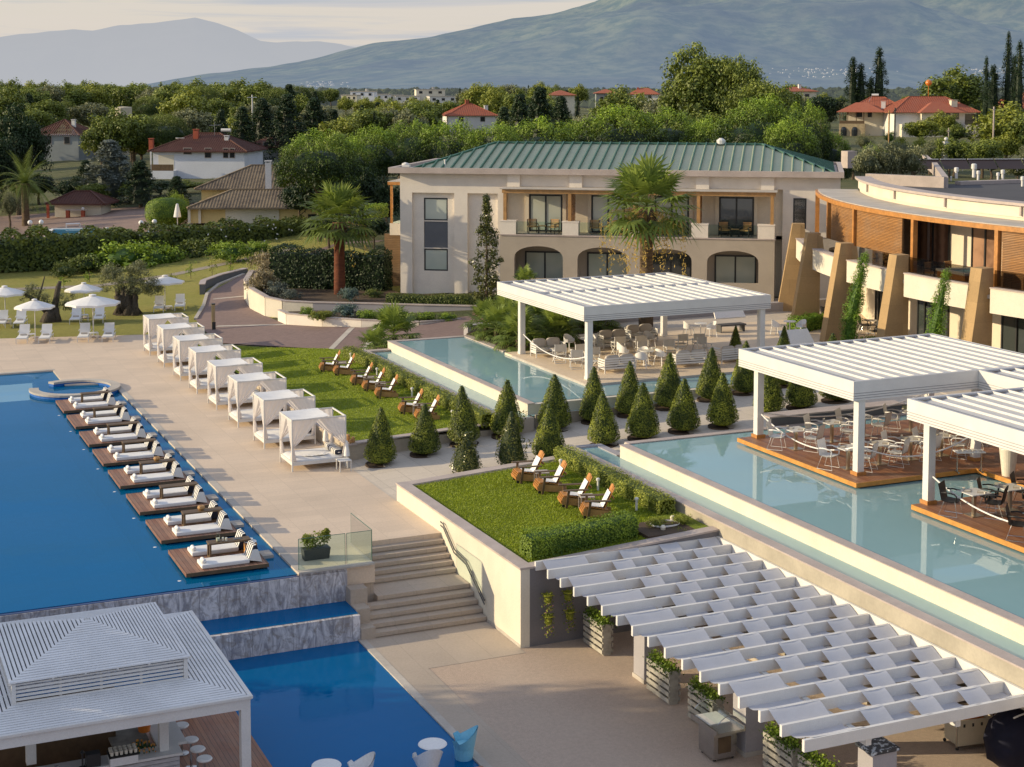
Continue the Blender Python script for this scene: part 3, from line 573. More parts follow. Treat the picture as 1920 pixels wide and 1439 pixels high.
b = MB(); b.box(31.3, 59, 42, 48.6, 1.1, 1.70); rel(b, 31, 41.6, 1.6).build('plinth', 'tile_navy', t)
t = thing('timber_deck', 'reddish timber deck in the pool at the right edge with black chairs', 'deck', (31, 30, 1.6))
b = MB(); b.box(31.0, 60, 22, 38.73, 1.80, 1.85); rel(b, 31, 30, 1.6).build('boards', 'deck_wood', t)
b = MB(); b.box(30.97, 31.0, 22, 38.76, 1.70, 1.85); b.box(31.0, 36.0, 38.73, 38.76, 1.70, 1.85); rel(b, 31, 30, 1.6).build('edge_board', 'yellow_wood', t)
b = MB(); b.box(31.3, 59, 22, 38.4, 1.1, 1.70); rel(b, 31, 30, 1.6).build('plinth', 'tile_navy', t)
# ---------------------------------------------------------------- mountains, modelled as terrain 7 to 20 km away
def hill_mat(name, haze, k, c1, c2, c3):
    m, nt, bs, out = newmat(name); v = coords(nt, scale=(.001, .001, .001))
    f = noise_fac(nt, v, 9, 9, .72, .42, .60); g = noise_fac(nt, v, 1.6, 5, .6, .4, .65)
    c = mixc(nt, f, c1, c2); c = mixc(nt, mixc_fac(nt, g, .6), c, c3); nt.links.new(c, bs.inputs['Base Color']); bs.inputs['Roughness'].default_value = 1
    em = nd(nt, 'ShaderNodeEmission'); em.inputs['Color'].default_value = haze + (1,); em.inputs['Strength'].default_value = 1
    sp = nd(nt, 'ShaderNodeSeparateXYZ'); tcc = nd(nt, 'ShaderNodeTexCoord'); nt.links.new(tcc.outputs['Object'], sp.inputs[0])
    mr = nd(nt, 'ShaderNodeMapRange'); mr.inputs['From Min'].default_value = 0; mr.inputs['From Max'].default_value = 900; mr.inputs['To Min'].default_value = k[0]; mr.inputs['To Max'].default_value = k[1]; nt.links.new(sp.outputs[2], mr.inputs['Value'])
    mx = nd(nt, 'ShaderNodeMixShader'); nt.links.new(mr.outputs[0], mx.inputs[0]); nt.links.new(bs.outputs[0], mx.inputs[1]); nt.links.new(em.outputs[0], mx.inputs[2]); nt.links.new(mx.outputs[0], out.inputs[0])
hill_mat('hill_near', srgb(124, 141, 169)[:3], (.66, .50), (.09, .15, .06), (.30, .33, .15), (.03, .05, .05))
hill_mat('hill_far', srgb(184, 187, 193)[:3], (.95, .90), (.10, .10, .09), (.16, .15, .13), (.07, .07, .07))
def interp(pts, x):
    if x <= pts[0][0]: return pts[0][1]
    for (a, p), (b_, q_) in zip(pts, pts[1:]):
        if x <= b_: return p + (q_ - p) * (x - a) / (b_ - a)
    return pts[-1][1]
def mountain(name, mat_, line, d0, d1, px0, px1, nu, nv, amp, seed, back=1.25):
    b = MB()
    def f(u, v):
        px = px0 + (px1 - px0) * u; t = v * back; d = d0 + (d1 - d0) * t
        top = H + (HZ - interp(line, px)) / F * d1
        k = min(t, 1.0); prof = top * (k ** 1.25 if t <= 1 else 1 - (t - 1) * 1.6)
        x, y, _ = far(px, d)
        n = noise.fractal(Vector((x * .00042 + seed, y * .00042, 0)), .9, 2.1, 7) ; r = 1 - abs(noise.noise(Vector((x * .00055 + seed, y * .00030, 2.2)))) * 2
        env = math.sin(math.pi * min(1, t)) if t < 1 else 0
        return (x, y, prof + amp * env * min(1, top / 700) * (n * .7 + r * .55 - .2) + (0 if t < 1 else -5) + 1.0 * (noise.noise(Vector((x*.004, y*.004, 1))) * 12 * min(1, prof / 60)))
    b.grid(f, nu, nv); o = b.build(name, mat_, smooth=True); struct(o)
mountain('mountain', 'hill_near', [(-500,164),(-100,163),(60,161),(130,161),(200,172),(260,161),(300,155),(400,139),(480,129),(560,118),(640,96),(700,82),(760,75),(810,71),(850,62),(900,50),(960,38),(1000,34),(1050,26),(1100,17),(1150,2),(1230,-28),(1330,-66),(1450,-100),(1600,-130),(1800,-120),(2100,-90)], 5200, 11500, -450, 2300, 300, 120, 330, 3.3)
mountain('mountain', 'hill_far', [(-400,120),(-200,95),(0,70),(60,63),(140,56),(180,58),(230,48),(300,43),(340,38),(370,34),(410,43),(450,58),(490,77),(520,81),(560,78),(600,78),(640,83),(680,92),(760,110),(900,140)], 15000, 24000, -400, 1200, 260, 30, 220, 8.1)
# ---------------------------------------------------------------- hotel block (local axes: x along the facade, -y towards the viewer, z up from 0)
HA = math.atan2(-.5731, .8195)
t = hotel = thing('hotel_building', 'two-storey plastered hotel block with green seamed roof and arched ground floor', 'building', (34.42, 95.41, 0), HA)
def wallmb(b, x0, x1, z0, z1, y, d, holes):
    """wall in the xz plane with rectangular holes, front at y, depth d"""
    xs = sorted({x0, x1} | {h[0] for h in holes} | {h[1] for h in holes}); zs = sorted({z0, z1} | {h[2] for h in holes} | {h[3] for h in holes})
    for i in range(len(xs)-1):
        for j in range(len(zs)-1):
            cx_, cz_ = (xs[i]+xs[i+1])/2, (zs[j]+zs[j+1])/2
            if any(h[0] < cx_ < h[1] and h[2] < cz_ < h[3] for h in holes): continue
            b.box(xs[i], xs[i+1], y, y + d, zs[j], zs[j+1])
def window(t, x0, x1, z0, z1, y, glass='window_glass', mull=0, fr=.09, name='window'):
    b = MB(); b.box(x0, x1, y, y+.07, z0, z0+fr); b.box(x0, x1, y, y+.07, z1-fr, z1); b.box(x0, x0+fr, y, y+.07, z0+fr, z1-fr); b.box(x1-fr, x1, y, y+.07, z0+fr, z1-fr)
    for k in range(mull):
        xm = x0 + (x1-x0)*(k+1)/(mull+1); b.box(xm-fr*.55, xm+fr*.55, y, y+.07, z0+fr, z1-fr)
    w = b.build(name, 'dark_metal', t)
    g = MB(); g.box(x0+fr*.8, x1-fr*.8, y+.03, y+.045, z0+fr*.8, z1-fr*.8); g.build('pane', glass, w); return w
# plain left part with two tall recesses
b = MB(); wallmb(b, 0, 7.05, .6, 9.3, 0, .30, [(.80, 3.62, .6, 8.03), (4.5, 6.5, .6, 8.03)])
b.box(.02, 7.03, .30, .55, .6, 9.29) if 0 else None
wallmb(b, 0, 7.05, .6, 9.3, .302, .2, [(1.52, 3.12, 2.9, 4.35), (1.52, 3.12, 6.2, 7.68), (1.52, 3.12, 4.41, 6.13)])
b.box(7.05, 28.1, 0, .3, 8.52, 9.3); b.box(24.6, 28.1, 0, .3, .6, 8.52); b.box(0, .3, .502, 12, .6, 9.3); b.box(27.8, 28.1, .3, 12, .6, 9.3); b.box(.3, 27.8, 11.7, 12, .6, 9.3)
for x in (7.17, 11.2, 15.22, 19.23, 23.25): b.box(x, x + .82, -.22, -.001, 8.5, 9.28)
b.build('facade', 'plaster', t)
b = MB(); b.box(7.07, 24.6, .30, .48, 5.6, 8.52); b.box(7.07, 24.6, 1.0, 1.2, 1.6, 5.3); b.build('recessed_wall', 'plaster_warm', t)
window(t, 1.52, 3.12, 6.2, 7.68, .33, 'window_blind'); window(t, 1.52, 3.12, 2.9, 4.35, .33, 'window_blind')
b = MB(); b.box(1.54, 3.10, .36, .42, 4.41, 6.13); b.build('spandrel_panel', 'slate_grey', t)
window(t, 25.25, 26.05, 2.2, 8.0, -.03, 'window_glass', name='slit_window')
b = MB(); b.box(-.62, 28.3, -.62, -.3, 9.32, 9.68); b.box(-.5, 28.3, -.5, 0, 9.30, 9.318); b.box(-.62, -.3, -.3, 12.4, 9.32, 9.68); b.box(28.0, 28.3, -.3, 12.4, 9.32, 9.68); b.box(-.3, 28.0, 12.1, 12.4, 9.32, 9.68); b.box(-.28, 27.98, -.28, 12.08, 9.32, 9.5); b.build('eaves', 'coping', t)
# roof with standing seams
r0x, r1x, zr0, zr1 = 5.15, 23.1, 9.56, 11.05; ex0, ex1, ey0, ey1 = .9, 27.75, -.2, 12.1
b = MB(); b.add([(ex0,ey0,zr0),(ex1,ey0,zr0),(ex1,ey1,zr0),(ex0,ey1,zr0),(r0x,6,zr1),(r1x,6,zr1)], [(0,1,5,4),(1,2,5),(2,3,4,5),(3,0,4)])
rf = b.build('roof', 'roof_green', t)
b = MB(); n_ = 42
for k in range(1, n_):
    x = ex0 + (ex1-ex0)*k/n_
    yt = ey0 + (6-ey0)*min(1, max(0, (x-ex0)/(r0x-ex0)), max(0, (ex1-x)/(ex1-r1x)))
    zt = zr0 + (zr1-zr0)*(yt-ey0)/(6-ey0)
    if yt > ey0 + .2: b.bar((x, ey0, zr0+.09), (x, yt, zt+.09), .07, .17)
for k in range(1, 14):
    for (xe, xr) in ((ex0, r0x), (ex1, r1x)):
        y = ey0 + (ey1-ey0)*k/14; s_ = min((y-ey0)/(6-ey0), (ey1-y)/(ey1-6)); s_ = max(0, min(1, s_))
        b.bar((xe, y, zr0+.05), (xe+(xr-xe)*s_, y, zr0+(zr1-zr0)*s_+.05), .07, .18)
b.build('seam', 'seam_green', rf)
b = MB(); b.bar((r0x,6,zr1+.07),(r1x,6,zr1+.07),.16,.12)
for (xe,ye,xr) in ((ex0,ey0,r0x),(ex1,ey0,r1x),(ex0,ey1,r0x),(ex1,ey1,r1x)): b.bar((xe,ye,zr0+.07),(xr,6,zr1+.07),.14,.1)
b.build('ridge_cap', 'seam_green', rf)
b = MB(); b.lathe([(.05,0),(.05,.6),(.08,.6),(.08,.68)], 8, (2.9, .5, 9.5)); b.box(.1,.6,.1,.5,9.69,9.8); b.ball((.3,.25,9.85),.2,1,sc=(1.4,.7,.7)); b.lathe([(.28,0),(.3,.25),(.1,.4)], 10, (20.4, 6, 11.1)); b.build('vent_pipe', 'white_paint', t)
# projecting balcony block with four arches
BV = -1.8
def arch_wall(b, x0, x1, z0, z1, arches, y0, y1, spring, seg=14):
    cur = x0
    for (a0, a1, zb, ztop) in arches:
        b.box(cur, a0, y0, y1, z0, z1); 
        if zb > z0: b.box(a0, a1, y0, y1, z0, zb)
        xm = (a0+a1)/2; hw = (a1-a0)/2; zs = spring; rise = ztop - zs
        for k in range(seg):
            t0, t1 = math.pi*(1-k/seg), math.pi*(1-(k+1)/seg)
            p0 = (xm+hw*math.cos(t0), zs+rise*math.sin(t0)**.85); p1 = (xm+hw*math.cos(t1), zs+rise*max(0,math.sin(t1))**.85)
            b.hexa([(p0[0],y0,p0[1]),(p1[0],y0,p1[1]),(p1[0],y1,p1[1]),(p0[0],y1,p0[1])],[(p0[0],y0,z1),(p1[0],y0,z1),(p1[0],y1,z1),(p0[0],y1,z1)])
        cur = a1
    b.box(cur, x1, y0, y1, z0, z1)
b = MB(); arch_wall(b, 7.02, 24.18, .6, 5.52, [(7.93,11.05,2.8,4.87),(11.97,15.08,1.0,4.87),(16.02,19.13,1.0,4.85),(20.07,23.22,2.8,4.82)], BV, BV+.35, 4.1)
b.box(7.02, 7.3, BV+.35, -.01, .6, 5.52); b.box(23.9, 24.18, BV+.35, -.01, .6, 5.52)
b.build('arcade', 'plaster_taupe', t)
b = MB(); b.box(7.0, 24.22, BV-.05, .29, 5.52, 5.60); b.build('balcony_slab', 'coping', t)
for i in range(4):
    x = (7.93, 11.97, 16.02, 20.07)[i]; window(t, x+.35, x+2.95, 2.0, 4.35, .98-.9, 'window_blind' if i in (0,1,3) else 'window_glass', 1, .1, 'glass_door')
    window(t, x+.6, x+2.75, 5.62, 8.0, .21, ('window_blind','window_blind','window_blind','window_glass')[i], 1, .1, 'glass_door')
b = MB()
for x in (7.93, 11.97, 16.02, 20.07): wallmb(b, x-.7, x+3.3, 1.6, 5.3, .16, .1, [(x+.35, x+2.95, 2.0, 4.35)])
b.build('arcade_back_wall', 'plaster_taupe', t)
b = MB()
for x in (7.93, 11.97, 16.02, 20.07):
    b.box(x+.35, x+.58, .18, .298, 5.61, 8.25); b.box(x+2.77, x+3.0, .18, .298, 5.61, 8.25); b.box(x+.58, x+2.77, .18, .298, 8.02, 8.25)
b.build('door_surround', 'plaster_warm', t)
for i, x in enumerate((7.02, 11.01, 15.1, 19.1, 23.15)):
    b = MB(); b.box(x, x+1.02, BV-.02, BV+.6, 5.601, 6.40); b.box(x-.03, x+1.05, BV-.05, BV+.63, 6.40, 6.47); b.build('balcony_pier', 'plaster', t)
b = MB()
for x in (8.04, 12.03, 16.12, 20.12): b.box(x, x+2.97, BV+.06, BV+.075, 5.62, 6.42)
b.build('glass_balustrade', 'glass', t)
b = MB(); b.box(7.12, 24.2, BV+.1, BV+.3, 8.2, 8.45)
for x in (7.2, 11.35, 15.4, 19.4, 23.9): b.box(x, x+.2, BV+.12, BV+.3, 6.47, 8.2)
b.box(7.12, 7.24, BV+.3, -.01, 8.25, 8.42); b.box(24.0, 24.2, BV+.3, -.01, 8.25, 8.42); b.build('pergola_frame', 'timber', t)
b = MB(); b.box(7.0, 24.3, BV-.05, -.01, 8.452, 8.51); b.build('balcony_roof', 'kerb_stone', t)
b = MB()
for x in (11.5, 15.55, 19.55):
    for k in range(24): b.box(x, x+.06, BV+.32, .1, 6.0+k*.09, 6.05+k*.09)
b.build('louvre_screen', 'louver_wood', t)
# balcony at the far left of the block
b = MB(); b.box(-1.6, -.02, 3.2, 8.5, 4.9, 5.7); b.build('side_balcony', 'plaster', t)
b = MB(); b.box(-1.55,-1.4,3.2,3.35,5.7,8.3); b.box(-.2,-.05,3.2,3.35,5.7,8.3); b.box(-1.7,-.02,3.1,3.3,8.3,8.5); b.box(-1.7,-1.5,3.3,8.5,8.3,8.5); b.build('side_pergola', 'orange_wood', t)
b = MB(); b.box(-1.7,-.02,3.1,8.5,8.5,8.54); b.build('side_canopy', 'kerb_stone', t)
b = MB(); b.box(-1.55,-.2,3.22,3.24,5.7,6.7); b.build('side_glass', 'glass', t)
b = MB(); b.box(-2.2, -.01, 4.0, 4.2, .6, 4.9); b.build('slatted_wall', 'fence_wood', t)
# balcony furniture: things of their own
def to_h(x, y, z): c_, s_ = math.cos(HA), math.sin(HA); return (34.42 + c_*x - s_*y, 95.41 + s_*x + c_*y, z)
bc = thing('balcony_chair', '', 'chair', (0,0,0))
b = MB(); b.box(-.3,.3,-.3,.3,.38,.44); b.build('seat', 'timber', bc)
b = MB()
for k in range(5): b.box(-.3,.3,.27,.31,.46+k*.09,.52+k*.09)
b.build('backrest', 'timber', bc)
b = MB()
for sx in (-.3,.3):
    for sy in (-.28,.28): b.bar((sx,sy,0),(sx,sy,.6 if sy<0 else .85),.045)
    b.bar((sx,-.3,.6),(sx,.3,.62),.05)
b.build('frame', 'dark_metal', bc); S_bc = Series(bc)
btab = thing('balcony_table', '', 'table', (0,0,0)); b = MB(); b.box(-.25,.25,-.25,.25,.45,.49); b.build('tabletop', 'timber', btab)
b = MB(); [b.bar((sx,sy,0),(sx,sy,.45),.04) for sx in (-.22,.22) for sy in (-.22,.22)]; b.build('leg_frame', 'dark_metal', btab); S_bt = Series(btab)
for i, x in enumerate((7.93, 11.97, 16.02, 20.07)):
    nm = ('leftmost', 'second', 'third', 'rightmost')[i]
    S_bc.put(to_h(x+1.0, -.75, 5.6), HA + R(20), f'slatted wooden chair at the left of the {nm} hotel balcony', group='chairs on the hotel balconies')
    S_bc.put(to_h(x+2.3, -.75, 5.6), HA - R(20), f'slatted wooden chair at the right of the {nm} hotel balcony', group='chairs on the hotel balconies')
    S_bt.put(to_h(x+1.65, -.8, 5.6), HA, f'small wooden table between the chairs of the {nm} hotel balcony', group='tables on the hotel balconies')
# ---------------------------------------------------------------- curved wing with leaning stone pillars
WC = (84.6, 57.0)
t = wing = thing('hotel_wing', 'curved hotel wing with slatted timber balconies and flat dark roof', 'building', (WC[0], WC[1], 0))
def cyl(r, a): a = R(a); return (-r*math.cos(a), r*math.sin(a))
def band(b, r0, r1, z0, z1, a0, a1, step=2.0):
    n = max(1, int(abs(a1-a0)/step))
    for i in range(n):
        p, q_ = a0+(a1-a0)*i/n, a0+(a1-a0)*(i+1)/n
        c4 = [cyl(r0,p), cyl(r0,q_), cyl(r1,q_), cyl(r1,p)]
        b.hexa([c+(z0,) for c in c4], [c+(z1,) for c in c4])
A0, A1 = -40, 33
PA = [31.0, 22.1, 13.7, 5.0, -4.0, -12.9, -21.8]
b = MB(); band(b, 33.0, 34.0, 1.0, 8.9, A0, A1); b.build('wall', 'plaster_warm', t)
b = MB(); band(b, 33.6, 34.05, 8.9, 9.45, A0, A1+1.5); b.build('parapet', 'plaster_cream', t)
b = MB(); band(b, 33.3, 34.25, 9.45, 9.58, A0, A1+1.5); b.build('parapet_coping', 'coping', t)
b = MB(); pts = [cyl(33.5, a) for a in range(A0, A1+3, 2)] + [(25, 18), (45, 10), (45, -30)]; b.prism(pts, 8.6, 8.98); b.build('roof', 'roof_dark', t)
b = MB(); band(b, 34.0, 37.6, 5.55, 5.72, A0, A1+1); b.build('balcony_floor', 'kerb_stone', t)
b = MB(); band(b, 34.05, 36.4, 8.72, 8.76, A0, A1+2.5); o = b.build('canopy', 'kerb_stone', t)
b = MB(); band(b, 36.3, 36.55, 8.50, 8.72, A0, A1+2.5)
for k in range(74): a = A0 + k; p, q_ = cyl(34.1, a), cyl(36.3, a); b.bar(p+(8.66,), q_+(8.66,), .06, .12)
b.build('canopy_beam', 'orange_wood', t)
for i in range(len(PA)-1):     # white parapet bands between the pillars
    b = MB(); band(b, 37.3, 37.75, 4.95, 6.05, PA[i]-1.0, PA[i+1]+.4, 1.5); b.build('balcony_parapet', 'plaster_cream', t)
    b = MB(); band(b, 37.25, 37.8, 6.05, 6.10, PA[i]-1.0, PA[i+1]+.4, 1.5); b.build('parapet_cap', 'coping', t)
    b = MB(); band(b, 37.5, 37.515, 6.10, 6.85, PA[i]-1.0, PA[i+1]+.4, 1.5); b.build('glass_balustrade', 'glass_smoke', t)
def radial_box(b, a, r0, r1, w, z0, z1):
    c0 = Vector(cyl(1, a)); n2 = Vector((-c0.y, c0.x)) * (w/2); q = [c0*r0-n2, c0*r0+n2, c0*r1+n2, c0*r1-n2]
    b.hexa([(p.x,p.y,z0) for p in q][::-1], [(p.x,p.y,z1) for p in q][::-1])
for i, a in enumerate([34.0, 24.2, 16.2, 5.9, -3.6, -12.4, -20]):
    b = MB(); radial_box(b, a, 36.3, 36.55, .22, 5.72, 8.5); b.build('canopy_post', 'orange_wood', t)
for i, (a0, a1) in enumerate(((23.6, 16.5), (15.9, 7.7), (-3.9, -12.1), (-12.8, -20))):   # slatted screens
    b = MB()
    for k in range(36): band(b, 36.36, 36.40, 5.8+k*.075, 5.85+k*.075, a1, a0, 3)
    b.build('slatted_screen', 'louver_wood', t)
    b = MB(); band(b, 36.30, 36.33, 5.75, 8.5, a1, a0, 3); b.build('screen_backing', 'brown_wood', t)
def wwin(a0, a1, z0, z1, r, glass, name='glass_door', mull=1):
    b = MB(); band(b, r, r+.08, z0, z0+.08, a0, a1, 9); band(b, r, r+.08, z1-.08, z1, a0, a1, 9)
    for k in range(mull+2): a = a0 + (a1-a0)*k/(mull+1); radial_box(b, a, r, r+.08, .09, z0+.08, z1-.08)
    w = b.build(name, 'dark_metal', t); g = MB(); band(g, r+.02, r+.035, z0+.05, z1-.05, a0, a1, 9); g.build('pane', glass, w)
wwin(11.95, 6.9, 5.8, 8.3, 34.02, 'window_curtain'); wwin(3.65, .4, 5.8, 8.3, 34.02, 'window_curtain'); wwin(-15, -19, 5.8, 8.3, 34.02, 'window_curtain')
for (a0, a1) in ((22, 18), (11.7, 6.8), (-.2, -6.5), (-8.5, -14)): wwin(a0, a1, 1.9, 4.8, 34.02, 'window_glass', 'restaurant_window', 3)
b = MB(); 
for a in (30, 24.5, 10.2, -.8, -9.0): radial_box(b, a, 34.0, 34.07, .16, 5.72, 8.7)
for a in (26, 17, 7.5, -2.0): radial_box(b, a, 34.06, 34.16, .10, 8.98, 9.45)
b.build('pilaster', 'coping', t)
for i, a in enumerate(PA[:6]):
    c0 = Vector(cyl(1, a)); n2 = Vector((-c0.y, c0.x))
    def pc(r, w, z): p = c0*r + n2*w; return (p.x, p.y, z)
    b = MB(); zb, zt, w = 1.2, 6.9, .34
    b.hexa([pc(38.85,-w,zb), pc(38.85,w,zb), pc(37.25,w,zb), pc(37.25,-w,zb)], [pc(37.95,-w,zt), pc(37.95,w,zt), pc(37.25,w,zt), pc(37.25,-w,zt)])
    b.build('stone_pillar', 'sandstone', t)
# stepped parapet pieces, chimneys and plant on the roofs behind
def wbox(name, m, label, cat, x0, x1, y0, y1, z0, z1): b = MB(); b.box(x0, x1, y0, y1, z0, z1); o = b.build(name, m); tag(o, label, cat); return o
def RP(px, py, z): return P(px, py, z)
x, y, _ = RP(1598, 308, 9.2); wbox('roof_chimney', 'coping', 'pale capped chimney on the flat roof beyond the green roof', 'chimney', x-.42, x+.42, y, y+.8, 8.9, 10.15)
# low curved screen wall on the flat roof
b = MB(); p0 = RP(1625, 345, 9.0); p1 = RP(1772, 352, 9.0); p2 = RP(1752, 322, 9.0); p3 = RP(1733, 306, 9.0)
for a_, c_ in ((p0, p1), (p1, p2), (p2, p3)): b.bar((a_[0],a_[1],9.25), (c_[0],c_[1],9.25), .35, .75)
o = b.build('roof_upstand', 'coping'); tag(o, 'pale curved upstand wall around the planted light well on the roof', 'roof wall')
t = thing('solar_collector', 'long row of dark solar panels propped on the flat roof at the right', 'solar panel', RP(1790, 322, 9.0)); t.scale = (.85, .6, .62); t.rotation_euler = (0, 0, -YAW+R(4))
for k in range(6):
    xx = -3.3 + k*2.3
    b = MB(); b.add([(xx,-.6,.3),(xx+2.2,-.6,.3),(xx+2.2,.9,1.25),(xx,.9,1.25)], [(0,1,2,3)]); b.bar((xx,.9,1.25),(xx+2.2,.9,1.25),.12,.12); b.build('panel', 'panel_dark' , t)
    b = MB(); b.bar((xx+.3,-.5,0),(xx+.3,.9,1.2),.06); b.bar((xx+1.9,.9,0),(xx+1.9,.9,1.2),.06); b.build('strut', 'steel', t)
b = MB(); [b.bar((-3.3+k*2.3,.92,1.33),(-1.15+k*2.3,.92,1.33),.16,.12) for k in range(6)]; b.build('header_pipe', 'white_paint', t)
vp = thing('roof_vent', '', 'vent', (0,0,0)); b = MB(); b.lathe([(.13,0),(.13,.62),(.2,.62),(.2,.95),(.12,1.0)], 10); b.build('pipe', 'white_paint', vp); S_vp = Series(vp)
for k, (px, py, s_) in enumerate(((1793,335,1.2),(1826,333,1.5),(1834,338,1.0),(1871,340,.9),(1880,338,1.1),(1783,340,.5),(1917,350,1.0))):
    S_vp.put(RP(px, py, 8.98), 0, 'white capped vent pipe, ' + ('leftmost tall one by the collectors','tallest of the roof pipes','next to the tallest on its right','left one of the pair near the roof edge','right one of the pair near the roof edge','shortest stub of the roof pipes','at the far right edge of the roof')[k], s_*.6, 'vent pipes on the flat roof')
wbox('roof_duct', 'coping', 'low pale duct box lying on the dark flat roof', 'duct', *(lambda p: (p[0]-2.5, p[0]+2.5, p[1], p[1]+.5))(RP(1862, 345, 9.0)), 8.985, 9.2)
# ---------------------------------------------------------------- planters and walls along the drive
def poly_wall(name, label, pts, z_top, thick, m, m2=None, zbot=None, cat='wall'):
    o0 = (pts[0][0], pts[0][1], 0); t = thing(name, label, cat, o0); b = MB(); c_ = MB()
    for i in range(len(pts)-1):
        (x0,y0),(x1,y1) = pts[i], pts[i+1]; z0 = z_top[i] if isinstance(z_top, list) else z_top; z1 = z_top[i+1] if isinstance(z_top, list) else z_top
        d = Vector((x1-x0, y1-y0)).normalized(); n2 = Vector((-d.y, d.x))*thick/2; q = [(x0-n2.x,y0-n2.y),(x1-n2.x,y1-n2.y),(x1+n2.x,y1+n2.y),(x0+n2.x,y0+n2.y)]
        zb = min(ramp(x0), ramp(x1)) - .15
        rr_ = lambda p, z: (p[0]-o0[0], p[1]-o0[1], z)
        b.hexa([rr_(p, zb) for p in q], [rr_(q[0],z0),rr_(q[1],z1),rr_(q[2],z1),rr_(q[3],z0)])
        n3 = n2*1.25; q = [(x0-n3.x,y0-n3.y),(x1-n3.x,y1-n3.y),(x1+n3.x,y1+n3.y),(x0+n3.x,y0+n3.y)]
        c_.hexa([rr_(q[0],z0),rr_(q[1],z1),rr_(q[2],z1),rr_(q[3],z0)], [rr_(q[0],z0+.06),rr_(q[1],z1+.06),rr_(q[2],z1+.06),rr_(q[3],z0+.06)])
    b.build('wall', m, t); c_.build('coping', 'coping', t); return t
poly_wall('planter_wall', 'curved cream planter wall along the drive below the tall fan palm', [(27.6,107.5),(26.0,102.8),(25.3,98.5),(25.3,94.8),(26.0,93.5),(27.6,92.4)], [1.9,1.85,1.8,1.7,1.6,1.55], .3, 'plaster_cream')
poly_wall('planter_wall', 'upper grey planter wall in front of the low clipped hedge', [(27.6,92.4),(30.1,90.85),(33.5,88.5),(37.1,86.2),(38.3,86.9)], 1.55, .3, 'wall_lilac')
poly_wall('planter_wall', 'lower planter wall curving in front of the yellow shrubs', [(25.45,92.4),(25.5,90.8),(27.0,88.4),(28.8,86.5),(31.6,84.4),(35.3,84.5)], [1.2,1.2,1.2,1.2,1.2,1.2], .25, 'plaster')
poly_wall('drive_wall', 'dark curved kerb wall on the lawn side of the brick drive', [(24.0,107.3),(24.6,109.5),(26.6,112.6),(29.2,115.5)], [1.1,1.1,1.1,1.1], .35, 'slate_grey')
b = MB(); pts = [(21.3,97.2),(22.9,102),(24.25,106.9),(26.0,110.8),(28.7,114.2)]
for i in range(len(pts)-1): (x0,y0),(x1,y1) = pts[i], pts[i+1]; b.bar((x0,y0,zr(x0,.05)),(x1,y1,zr(x1,.05)),.22,.12)
o = b.build('drive_kerb', 'kerb_stone'); tag(o, 'pale kerb line between the garden lawn and the brick drive', 'kerb')
b = MB(); b.prism([(25.5,95),(27.6,92.6),(30.1,91.0),(33.5,88.7),(37.1,86.4),(38,88),(37,93),(34.4,95.4),(34,110),(28,107)], 1.0, 1.42); struct(b.build('planting_bed', 'soil'))
b = MB(); b.prism([(25.7,92.4),(25.7,91),(28.9,86.8),(31.6,84.7),(35.2,84.8),(36.8,86.1),(33.3,88.3),(27.5,92.2)], .5, 1.1); struct(b.build('planting_bed', 'soil'))
x, y, _ = P(893, 637, .9); wbox('stone_bench', 'wall_lilac', 'small grey wall block with round light beside the drive', 'wall block', x-.55, x+.9, y-.1, y+.5, .3, 1.75)
# platform behind the lounge terrace
b = MB(); b.box(38, 62, 76.5, 77.0, 1.0, 2.25); o = b.build('terrace_wall', 'wall_lilac'); tag(o, 'low grey wall behind the lounge terrace below the arcade', 'wall')
b = MB(); b.prism([(40,73.6),(62,73.6),(62,92),(56,80.5),(39,91)], 1.5, 1.72); struct(b.build('hotel_forecourt', 'path_stone'))
b = MB(); b.prism([(44,50),(62,50),(62,73.5),(44,73.5)], 1.5, 1.735); struct(b.build('hotel_forecourt', 'path_stone'))

b = MB(); b.prism([(31.32,70.05),(35.9,70.05),(36.1,73.5),(39.9,73.6),(38,80),(36.5,85.8),(35,84.5),(34,80),(31.32,76.5)], 1.0, 1.70); struct(b.build('planting_bed', 'soil'))

t = thing('hot_tub', 'white hot tub with timber side on the balcony between two stone pillars', 'hot tub', (WC[0]+cyl(36.2,-.2)[0], WC[1]+cyl(36.2,-.2)[1], 5.72), R(-6))
b = MB(); b.box(-.9,.9,-1.1,1.1,0,.62); b.build('side_panel', 'yellow_wood', t); b = MB(); b.box(-.95,.95,-1.15,-.8,.62,.72); b.box(-.95,.95,.8,1.15,.62,.72); b.box(-.95,-.65,-.8,.8,.62,.72); b.box(.65,.95,-.8,.8,.62,.72); b.build('rim', 'white_plastic', t); b = MB(); b.box(-.65,.65,-.8,.8,.621,.64); b.build('water', 'blue_plastic', t)
for k, (a, r0) in enumerate(((4.0,35.6),(3.0,36.6),(-2.6,36.9),(9.6,36.9))):
    c_ = cyl(r0, a); S_bc.put((WC[0]+c_[0], WC[1]+c_[1], 5.72), R((200,20,150,-60)[k]), ('timber chair on the curved balcony by the curtain window','timber chair on the curved balcony left of the hot tub','timber chair on the curved balcony right of the hot tub','timber chair on the curved balcony behind the third pillar')[k], group='chairs on the hotel balconies')
